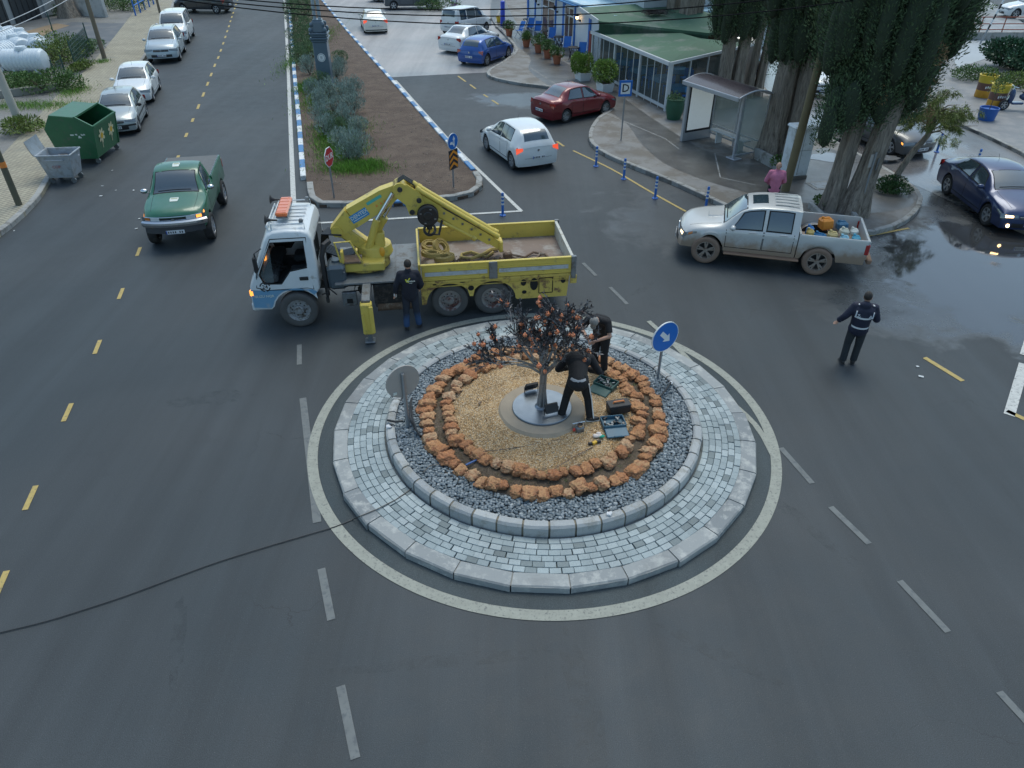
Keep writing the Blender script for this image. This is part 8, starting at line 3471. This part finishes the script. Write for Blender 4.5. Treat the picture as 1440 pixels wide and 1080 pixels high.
def cypress(label, base, trunks, crown, nleaf, group, dry=0, extra=()):
    """crown: centre offset (x, y), radius, z bottom, z top; made of many upright flame-shaped lobes"""
    t_ = thing('cypress_tree', label, 'tree', base, 0, group)
    for i, (b0, b1, r0, r1) in enumerate(trunks):
        b = MB()
        trunk_mesh(b, b0, b1, r0, r1, seed=i * 1.7 + base[0])
        b.build('trunk', m_bark, t_, smooth=180)
    (cx_, cy_), rad, zb_, zt_ = crown
    lobes = []
    n = int(40 * rad)
    for k in range(n):
        a = 2.399 * k + random.uniform(-.3, .3)
        q = math.sqrt((k + .5) / n)
        h0 = zb_ + random.uniform(0, .55) + (1 - q) * .3 * (zt_ - zb_) * random.random()
        rr_ = rad * q * .80
        ln_ = random.uniform(2.2, 3.6)
        while h0 < zt_ - 1:
            f = min(1, .55 + (h0 - zb_) / 3.0) * min(1, (zt_ - h0) / 3)
            lobes.append(((cx_ + rr_ * f * math.cos(a), cy_ + rr_ * f * math.sin(a), h0 + ln_ * .45), random.uniform(.34, .56) * (.75 + .25 * f), ln_ * .5))
            h0 += ln_ * .55
            a += .35
            ln_ = random.uniform(2.0, 3.2)
    lobes += list(extra)
    core = MB()
    P_, D_ = [], []
    m_ = max(40, nleaf // len(lobes))
    for c, r_, h_ in lobes:
        core.ell(c, (r_ * .60, r_ * .60, h_ * .80), sub=2)
        u = RNG.normal(0, 1, (m_, 3))
        u /= np.linalg.norm(u, axis=1, keepdims=True)
        q = RNG.uniform(.60, 1.10, (m_, 1))
        P_.append(u * np.array([r_, r_, h_]) * q + np.array(c))
        D_.append(u * np.array([1, 1, .4]) + np.array([0, 0, .9]))
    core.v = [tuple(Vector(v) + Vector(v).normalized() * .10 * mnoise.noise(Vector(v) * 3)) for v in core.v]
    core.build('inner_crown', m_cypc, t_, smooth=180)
    P_, D_ = np.concatenate(P_), np.concatenate(D_)
    V, F = leaves(P_, D_, .12, .034, .32)
    raw_mesh('crown', V, F, m_cyp, t_)
    if dry:
        pd, dd_ = [], []
        for k in range(dry):
            c, r_, h_ = random.choice([l for l in lobes if l[0][2] < zb_ + 3])
            a = random.uniform(PI, 2 * PI)
            ctr = np.array([c[0] + r_ * math.cos(a) * .95, c[1] + r_ * math.sin(a) * .95, c[2] + random.uniform(-.9, .3) * h_])
            pd.append(ctr + RNG.normal(0, .10, (70, 3)) * np.array([1, 1, 1.8]))
            dd_.append(np.tile([0, -.3, -.3], (70, 1)))
        V, F = leaves(np.concatenate(pd), np.concatenate(dd_), .13, .035, .6)
        raw_mesh('dry_twigs', V, F, m_dry, t_)
    # dead twigs under the crown
    b = MB()
    for k in range(46):
        a = random.uniform(0, 2 * PI)
        s_ = random.choice(trunks)
        p = Vector(s_[0]) + (Vector(s_[1]) - Vector(s_[0])) * random.uniform(.55, .95)
        q = Vector((cx_ + rad * .5 * math.cos(a), cy_ + rad * .5 * math.sin(a), zb_ + random.uniform(.2, 1.4)))
        b.tube([p, (p + q) / 2 + Vector((0, 0, -.1)), q], [.03, .02, .008], n=4)
    b.build('bare_branches', m_bark, t_)
    return t_


G = 'cypress trees by the cafe'
q_ = at(1187, 297, PH)
cypress('largest cypress with two thick trunks growing beside the bare square sign back', (q_.x, q_.y, PH), [((-.38, .25, -.1), (.05, .45, 7.0), .28, .18), ((.24, -.14, -.1), (.95, .3, 7.0), .34, .22)], ((.38, .9), 2.3, 2.45, 9.5), 290000, G, dry=22, extra=[((-1.35, -.3, 2.75), .42, .75), ((-1.1, .1, 3.1), .5, .9), ((-.8, -.2, 3.3), .5, .9)])
q_ = at(1092, 222, PH)
cypress('cypress with broad grooved trunks behind the end of the bus shelter', (q_.x, q_.y, PH), [((-.30, .1, 0), (-.05, .3, 7), .42, .2), ((.40, -.1, 0), (.60, .2, 7), .42, .2)], ((.25, .7), 1.85, 2.8, 10.5), 130000, G, dry=4)
q_ = at(1022, 150, PH)
cypress('cypress with paired trunks right behind the shelter roof', (q_.x, q_.y, PH), [((-.35, 0, 0), (-.25, .2, 6.8), .30, .18), ((.32, .1, 0), (.42, .2, 6.8), .30, .18)], ((-.05, .4), 1.85, 2.55, 10.5), 110000, G)
q_ = at(1056, 138, PH)
cypress('cypress with two thin trunks between the shelter and the back street', (q_.x, q_.y, PH), [((-.18, 0, 0), (-.05, .1, 6.5), .19, .12), ((.25, 0, 0), (.40, .1, 6.5), .19, .12)], ((.3, .5), 1.3, 2.9, 9.5), 36000, G)
q_ = at(965, 38, 2.3)
cypress('cypress with broken branch stubs rising through the near part of the green roof', (q_.x, q_.y, 0), [((0, 0, 0), (.1, .1, 6), .46, .36), ((.5, .2, 0), (.55, .3, 6), .36, .28)], ((.2, .3), 1.5, 4.6, 11), 16000, G)
q_ = at(946, 28, 2.5)
cypress('further cypress trunk rising through the green roof to the left', (q_.x, q_.y, 0), [((0, 0, 0), (.1, .1, 6), .40, .33)], ((.0, .3), 1.3, 5.0, 11), 9000, G)
# rubble collars round the trunks on the roof
for x, y, lab in ((966, 37, 'ring of broken brick rubble around the nearer trunk on the green roof'), (946, 27, 'ring of broken brick rubble around the further trunk on the green roof')):
    q_ = at(x, y, 2.35)
    b = MB()
    for k in range(34):
        a = random.uniform(0, 2 * PI)
        r_ = random.uniform(.5, .85)
        b.box((r_ * math.cos(a) + .2, r_ * math.sin(a), random.uniform(0, .1)), (random.uniform(.08, .25), random.uniform(.06, .16), .08), rz=random.uniform(0, 3), bev=.01, mi=k % 2)
    ob(b, 'brick_rubble', [M('rubble_brick', (.28, .15, .10), .9), m_kerb], (q_.x, q_.y, 2.40), 0, lab, 'rubble')

# small leaning pine with feathery olive foliage
q_ = at(1254, 262, PH)
pt = thing('small_pine', 'small leaning tree with curved trunk and feathery yellow green foliage', 'tree', (q_.x, q_.y, PH))
b = MB()
tp_ = [(0, 0, 0), (.12, .05, .5), (.38, .1, 1.1), (.75, .15, 1.7), (.85, .2, 2.2), (.8, .25, 2.7)]
b.tube(tp_, [.13, .11, .10, .09, .08, .06], n=12)
PP, DD = [], []
for k in range(26):
    a = random.uniform(0, 2 * PI)
    p0 = Vector(tp_[3]) + (Vector(tp_[5]) - Vector(tp_[3])) * random.random()
    L_ = random.uniform(.6, 1.55)
    d = Vector((math.cos(a), math.sin(a) * .8, random.uniform(.1, .6))).normalized()
    pts = [p0, p0 + d * L_ * .5 + Vector((0, 0, .10)), p0 + d * L_ + Vector((0, 0, -.05))]
    b.tube(pts, [.03, .018, .006], n=5)
    for j in range(5):
        e = pts[1] + (pts[2] - pts[1]) * random.uniform(-.2, 1) + Vector((random.gauss(0, .15), random.gauss(0, .15), random.gauss(0, .08)))
        m_ = 80
        tt = RNG.uniform(0, 1, (m_, 1))
        dr = np.array([d.x * .5 + random.gauss(0, .2), d.y * .5 + random.gauss(0, .2), -.35])
        PP.append(np.array(e) + tt * dr * .5 + RNG.normal(0, .03, (m_, 3)))
        DD.append(np.tile(dr, (m_, 1)))
b.build('trunk', m_bark, pt, smooth=60)
V, F = leaves(np.concatenate(PP), np.concatenate(DD), .14, .016, .55, .2)
raw_mesh('foliage', V, F, M('pine_needles', (.15, .19, .045), .7, isl=.5), pt)


def single_bush(px, py, z, r_, n, ln, wd, mat, label, name='bush', cat='bush'):
    p = at(px, py, z)
    t_ = thing(name, label, cat, (p.x, p.y, z))
    V, F = bush_mesh(r_, n, ln, wd, .4, 10)
    raw_mesh('foliage', V, F, mat, t_)
    stems(r_, 7).build('stems', m_twig, t_)
    return t_


single_bush(1254, 268, PH, (.62, .55, .32), 2600, .07, .04, M('ivy_green', (.03, .085, .02), .6, isl=.5), 'low dark green bush round the foot of the leaning small tree')
single_bush(1165, 290, PH, (.45, .40, .25), 800, .08, .05, m_bush, 'low green plants between the trunks of the largest cypress')
single_bush(1100, 232, .45, (.4, .3, .25), 500, .08, .05, m_bush, 'small green plants in the concrete planter behind the shelter')
# concrete tree planters
b = MB()
P_ = [at(x, y, .5) for x, y in ((1062, 208), (1100, 228), (1128, 212))]
b2_ = dens(P_)
for a_, c in zip(P_, P_[1:]):
    b.beam((a_.x, a_.y, .33), (c.x, c.y, .33), .14, .42, bev=.02)
tag(b.build('planter_wall', m_kerb), 'low concrete planter wall round the grooved cypress behind the shelter', 'planter wall')
b = MB()
P_ = [at(x, y, .3) for x, y in ((1140, 285), (1175, 318), (1208, 308), (1192, 288))]
for a_, c in zip(P_, P_[1:]):
    b.beam((a_.x, a_.y, .22), (c.x, c.y, .22), .14, .22, bev=.02)
tag(b.build('tree_kerb', m_kerb), 'low concrete edging around the foot of the largest cypress', 'kerb edging')

# ================================================================ FAR RIGHT
for px, py, h_, lab in ((1381, 136, 1.0, 'yellow painted drum planter standing further left'), (1398, 150, 1.0, 'yellow painted drum planter standing nearer beside the scooter')):
    p = at(px, py, .12)
    t_ = thing('drum_planter', lab, 'planter', (p.x, p.y, .12), 0, 'yellow drum planters')
    b = MB()
    b.lathe([(.001, 0), (.36, 0), (.37, .02), (.37, .34)], n=24)
    b.lathe([(.372, .34), (.38, .68)], n=24, mi=1)
    b.lathe([(.38, .68), (.42, 1.0), (.44, 1.02), (.38, 1.02), (.36, .92), (.001, .92)], n=24, mi=2)
    b.build('drum', [M('drum_amber', (.60, .30, .03), .5), M('drum_brown', (.16, .08, .06), .5), M('drum_yellow', (.62, .46, .04), .5)], t_)
    b = MB()
    for k in range(5):
        b.box((-.20 + .10 * k, -.372 - .002, .50 + .02 * (k % 2)), (.06, .01, .10), rz=0)
    b.build('painted_letters', m_swhite, t_)
    V, F = bush_mesh((.3, .3, .35), 260, .10, .05)
    raw_mesh('foliage', V + np.array([0, 0, .9]), F, m_bush, t_)
p = at(1386, 168, .12)
t_ = thing('blue_tub', 'round blue tub planter with a thin sapling on the far pavement', 'planter', (p.x, p.y, .12))
b = MB()
b.lathe([(.001, 0), (.33, 0), (.40, .52), (.36, .52), (.35, .44), (.001, .44)], n=20)
b.build('tub', M('tub_blue', (.02, .10, .36), .5), t_)
b = MB()
b.tube([(0, 0, .4), (.03, 0, 1.1), (0, 0, 1.9)], [.02, .015, .008], n=5)
b.build('sapling_stem', m_twig, t_)
V, F = bush_mesh((.3, .3, .6), 260, .10, .04)
raw_mesh('foliage', V + np.array([0, 0, 1.1]), F, m_bush_y, t_)
# scooter
p = at(1428, 155, .12)
sc2 = thing('scooter', 'dark blue scooter parked beside the yellow drums at the right edge', 'scooter', (p.x, p.y, .12), R(178))
for x in (-.62, .62):
    w_ = wheel(sc2, x, 0, .23, .10, 1)
b = MB()
b.ell((-.35, 0, .62), (.42, .17, .20), sub=3)
b.ell((.42, 0, .62), (.12, .18, .34), sub=3)
b.box((.08, 0, .32), (.55, .28, .10), bev=.04)
b.build('body', paint('scooter_blue', (.02, .05, .13)), sc2)
b = MB()
b.ell((-.32, 0, .82), (.38, .14, .07), sub=2)
b.build('seat', m_black, sc2)
b = MB()
b.tube([(.62, 0, .25), (.45, 0, .95), (.42, 0, 1.02)], .025, n=6)
b.tube([(.40, -.30, 1.05), (.44, 0, 1.02), (.40, .30, 1.05)], .018, n=6)
b.tube([(-.75, .08, .75), (-.92, .10, .80), (-.92, -.10, .80), (-.75, -.08, .75)], .015, n=5)
b.build('handlebar', m_chrome, sc2)
single_bush(1425, 98, .12, (2.3, 1.6, 1.1), 7000, .18, .12, M('broad_leaf', (.035, .095, .045), .5, isl=.5), 'broad leaved green shrub behind the yellow drums')
single_bush(1432, 122, .12, (1.6, 1.0, .5), 2500, .14, .05, m_bush_y, 'low bright green plants behind the scooter')
single_bush(1372, 112, .12, (1.3, .8, .5), 1500, .14, .05, m_bush, 'low green weeds beside the further yellow drum')
b = MB()
P_ = [at(x, y) for x, y in ((1345, 100), (1440, 66), (1500, 62), (1500, 60), (1410, 40), (1330, 60))]
b.add([(q.x, q.y, .135) for q in P_], [tuple(range(6))])
struct(b, 'pale_concrete_yard', M('pale_yard', (.34, .37, .39), .6, var=.1, vs=.6))
rg0, rg1 = at(1310, 52, .3), at(1470, 52, .3)
t_ = thing('rusty_railing', 'low concrete wall topped by a rusty red railing at the top right', 'railing', (rg0.x, rg0.y, 0))
dvr = rg1 - rg0
b = MB()
b.beam((0, 0, .3), (dvr.x, dvr.y, .3), .35, .6)
b.build('low_wall', m_kerb, t_)
m_rail = M('railing_rust', (.28, .08, .045), .7, var=.2)
for z in (.75, 1.1, 1.5):
    b = MB()
    b.cyl((0, 0, z), (dvr.x, dvr.y, z), .03, n=8)
    b.build('rail', m_rail, t_)
for k in range(6):
    c = dvr * (k / 5)
    b = MB()
    b.cyl((c.x, c.y, .5), (c.x, c.y, 1.52), .035, n=8)
    b.build('baluster', m_rail, t_)
b = MB()
P_ = [rg0 + Vector((0, .3, 0)), rg1 + Vector((0, .3, 0)), rg1 + Vector((20, 60, 0)), rg0 + Vector((-30, 60, 0))]
b.prism([(q.x, q.y) for q in P_], -.01, .34)
struct(b, 'upper_ramp', M('ramp_concrete', (.20, .21, .215), .6, var=.2, vs=.4, dirt=(.3, .32, .33), ds=.3), smooth=0)
single_bush(1348, 16, .34, (2.6, 1.0, .6), 1500, .2, .07, m_bush, 'strip of green weeds along the upper ramp')

# ================================================================ TOP LEFT: yard, tanks, fence, buildings
m_tank = M('tank_white', (.60, .66, .70), .45, var=.06, vs=2, coat=.2, dirt=(.50, .53, .53), ds=2, dl=.62)


def tank(px, py, rz, r_, L_, lab, z=.13, first=[None]):
    p = at(px, py, z)
    t_ = thing('water_tank', lab, 'water tank', (p.x, p.y, z), rz, 'white plastic water tanks')
    pr = []
    n = 10
    pr.append((.001, -L_ / 2 - r_ * .28))
    for a in (60, 30, 0):
        pr.append((r_ * math.cos(R(a)) * .96, -L_ / 2 - r_ * .28 * math.sin(R(a))))
    for k in range(n):
        x0_, w_ = -L_ / 2 + L_ * k / n, L_ / n
        pr += [(r_ * .97, x0_ + w_ * .12), (r_ * 1.02, x0_ + w_ * .25), (r_ * 1.02, x0_ + w_ * .75), (r_ * .97, x0_ + w_ * .88)]
    for a in (0, 30, 60):
        pr.append((r_ * math.cos(R(a)) * .96, L_ / 2 + r_ * .28 * math.sin(R(a))))
    pr.append((.001, L_ / 2 + r_ * .28))
    b = MB()
    b.lathe(pr, (0, 0, r_ + .14), (1, 0, 0), n=28)
    b.build('shell', m_tank, t_, smooth=30)
    for x in (-L_ * .3, 0, L_ * .3):
        b = MB()
        b.box((x, 0, .20), (.14, r_ * 1.5, .42), bev=.03, top=(.8, .9))
        b.build('foot', m_tank, t_)
    b = MB()
    b.lathe([(.30, 0), (.30, .14), (.26, .15), (.26, .19), (.001, .20)], (0, 0, r_ * 2 + .08), n=20)
    b.build('lid', m_tank, t_)
    return t_


tank(42, 104, R(4), .57, 2.0, 'ribbed white water tank lying nearest with its feet showing')
tank(6, 98, R(80), .62, 1.8, 'white water tank cut off at the left edge behind the concrete pole')
tank(30, 86, R(-35), .60, 1.8, 'white water tank with a raised round lid just behind the nearest one')
tank(60, 84, R(-60), .58, 1.6, 'white water tank lying behind the right end of the nearest one')
tank(38, 74, R(-50), .56, 1.6, 'white water tank in the middle of the back row')
tank(10, 78, R(80), .68, 2.2, 'big ribbed white water tank at the back left edge')
tank(76, 82, R(10), .34, 1.4, 'small white water tank half hidden by the green bushes')
for i, (x, y, r_, m_, lab) in enumerate(((64, 130, (1.6, .9, .75), m_bush, 'leafy green bush in front of the water tanks'), (90, 124, (1.1, 1.0, .7), m_bush, 'green bush beside the front fence posts'), (84, 92, (1.3, 1.5, 1.3), m_bush_y, 'tall yellow green bush right of the tanks'), (98, 82, (1.3, 1.6, 1.0), m_bush, 'green bush by the mesh fence panel'), (28, 125, (1.0, .6, .6), m_bush, 'small green bush under the first tank'), (128, 72, (.7, 1.4, .5), m_olive, 'dull green weeds at the far fence corner'),
                                           (32, 187, (.75, .8, .55), m_bush_y, 'bright green weeds at the foot of the pale concrete pole'), (60, 22, (1.3, .8, .6), m_olive, 'dark bush against the grey wall of the yard'), (100, 18, (2.2, 1.0, .9), m_olive, 'brownish hedge plants by the old tree'), (172, 15, (1.8, .9, .7), m_bush, 'round green bush in the far front garden'), (135, 4, (6, 1, 1.0), m_bush, 'green hedge along the far garden fence'), (116, 98, (.4, 1.2, .35), m_bush_y, 'low weeds outside the mesh fence'))):
    single_bush(x, y, .13, r_, int(900 + 900 * r_[0] * r_[2]), .13, .06, m_, lab)
grass([(45, 150, 3.0, .9, .4), (20, 118, 2.6, 1.2, .3), (105, 130, .7, 1.2, .15), (145, 88, .4, .5, .05), (50, 178, .8, .6, .1)], 5000, .2, 'patchy green grass along the low wall of the tank yard', z=.13)
m_fence = M('fence_green', (.015, .06, .05), .5)
fence = thing('wire_fence', 'dark green wire mesh fence with thin posts around the tank yard', 'fence', (0, 0, 0))
fp = [((83, 122), 1.3), ((94, 108), 1.1), ((109, 100), 1.6), ((130, 76), 1.75), ((139, 62), 1.9), ((80, 60), 1.9)]
for (x, y), h_ in fp:
    p = at(x, y, .13)
    b = MB()
    b.cyl((p.x, p.y, 0), (p.x, p.y, .13 + h_), .035, n=8)
    b.build('post', m_fence, fence)
for a_, c, h_ in (((109, 100), (130, 76), 1.5), ((86, 112), (94, 107), .9)):
    p, q_ = at(*a_, .13), at(*c, .13)
    b = MB()
    n = max(6, int((q_ - p).length / .14))
    for k in range(n + 1):
        r_ = p + (q_ - p) * k / n
        b.cyl((r_.x, r_.y, .18), (r_.x, r_.y, .13 + h_), .011, n=4)
    for k in range(8):
        z = .2 + (h_ - .1) * k / 7
        b.cyl((p.x, p.y, z), (q_.x, q_.y, z), .011, n=4)
    b.build('mesh_panel', m_fence, fence)
b = MB()
p, q_ = at(-30, 142, .13), at(84, 127, .13)
b.beam((p.x, p.y, .30), (q_.x, q_.y, .30), .22, .36, bev=.02)
tag(b.build('low_wall', M('old_wall', (.26, .25, .22), .9, var=.3, vs=1, bump=.4)), 'low grey concrete wall in front of the tank yard', 'wall')
# buildings and walls
p = at(0, 38, .13)
q_ = at(52, 27, .13)
d_ = (q_ - p).normalized()
gb = thing('garage_building', 'grey building with tall dark shutter doors in the top left corner', 'building', (p.x, p.y, .12), math.atan2(d_.y, d_.x))
L_ = (at(128, 12, .13) - p).length
b = MB()
b.box((-2 + L_ * .5, 3.0, 2.0), (L_ + 4, 6, 4.0))
b.build('wall', M('grey_render', (.30, .31, .31), .85, var=.15, vs=.8), gb)
for x0_, x1_ in ((-2.5, 1.0), (1.6, 4.2)):
    b = MB()
    b.box(((x0_ + x1_) / 2, -.03, 1.6), (x1_ - x0_, .08, 3.2), mi=0)
    k = x0_
    while k < x1_:
        b.box((k, -.08, 1.6), (.07, .04, 3.2), mi=1)
        k += .55
    b.build('shutter_door', [M('shutter_dark', (.03, .035, .04), .5), m_black], gb)
for k in range(3):
    b = MB()
    b.box((5.2 + 1.7 * k, -.06, 1.1), (.9, .10, 2.0), bev=.02)
    b.build('wall_panel', M('panel_grey', (.36, .38, .39), .7), gb)
p, q_ = at(104, 21, .13), at(151, 24, .13)
b = MB()
b.beam((p.x, p.y, .75), (q_.x, q_.y, .75), .3, 1.3, bev=.03)
tag(b.build('white_wall', M('white_wall', (.50, .50, .48), .85, var=.15, vs=.7, dirt=(.3, .3, .28), ds=.8)), 'short white garden wall behind the dark concrete slab', 'wall')
p, q_ = at(100, 1, .4), at(182, 3, .4)
t_ = thing('yellow_banner_fence', 'yellow banner on a garden fence at the top left', 'banner', (p.x, p.y, 0))
d_ = q_ - p
b = MB()
b.beam((0, 0, 1.5), (d_.x * .8, d_.y * .8, 1.5), .05, 1.2)
b.build('banner', M('banner_yellow', (.55, .38, .03), .6, var=.1, dirt=(.05, .05, .05), ds=.9, dl=.6), t_)
b = MB()
b.beam((0, 0, .6), (d_.x, d_.y, .6), .12, .12)
for k in range(8):
    b.box((d_.x * k / 7, d_.y * k / 7, 1.0), (.1, .1, 2.0))
b.build('fence_frame', m_kerb, t_)
p = at(97, 24, .13)
t_ = thing('old_tree', 'old brown tree trunk with ragged bark by the grey wall', 'tree', (p.x, p.y, .12))
b = MB()
trunk_mesh(b, (0, 0, 0), (-.6, .5, 6.5), .55, .35, .15)
b.build('trunk', m_bark, t_, smooth=180)
V, F = bush_mesh((3, 3, 3), 9000, .2, .08)
raw_mesh('crown', V + np.array([-.6, .5, 5.2]), F, m_olive, t_)
p = at(191, 22, .14)
t_ = thing('blue_railing', 'blue painted metal railing at the far end of the west pavement', 'railing', (p.x, p.y, .14))
for k in range(5):
    b = MB()
    b.cyl((-.3 * k, 1.6 * k, 0), (-.3 * k, 1.6 * k, 1.5), .06, n=8)
    b.build('post', m_cblue, t_)
b = MB()
for z in (.7, 1.4):
    b.cyl((0, 0, z), (-1.2, 6.4, z), .05, n=8)
b.build('rail', m_cblue, t_)
# far end shops behind the old road
p = at(640, -8)
t_ = thing('far_shops', 'row of pale shop fronts at the far end of the right road', 'building', (-6, 92, 0), 0)
b = MB()
b.box((0, 3, 2.5), (34, 6, 5))
b.build('wall', M('pale_render'), t_)
p = at(639, 12, 0)
b = MB()
b.box((0, 0, .6), (.5, .12, 1.2), bev=.02)
b.box((0, -.07, .75), (.36, .02, .6), mi=1)
ob(b, 'board_sign', [M('board_purple', (.35, .10, .42), .5), m_swhite], (p.x, p.y, 0), .1, 'small purple pavement board behind the boxy white van', 'board')
single_bush(617, 15, 0, (1.8, .7, .7), 1600, .14, .06, m_bush, 'low green plants beside the purple pavement board')
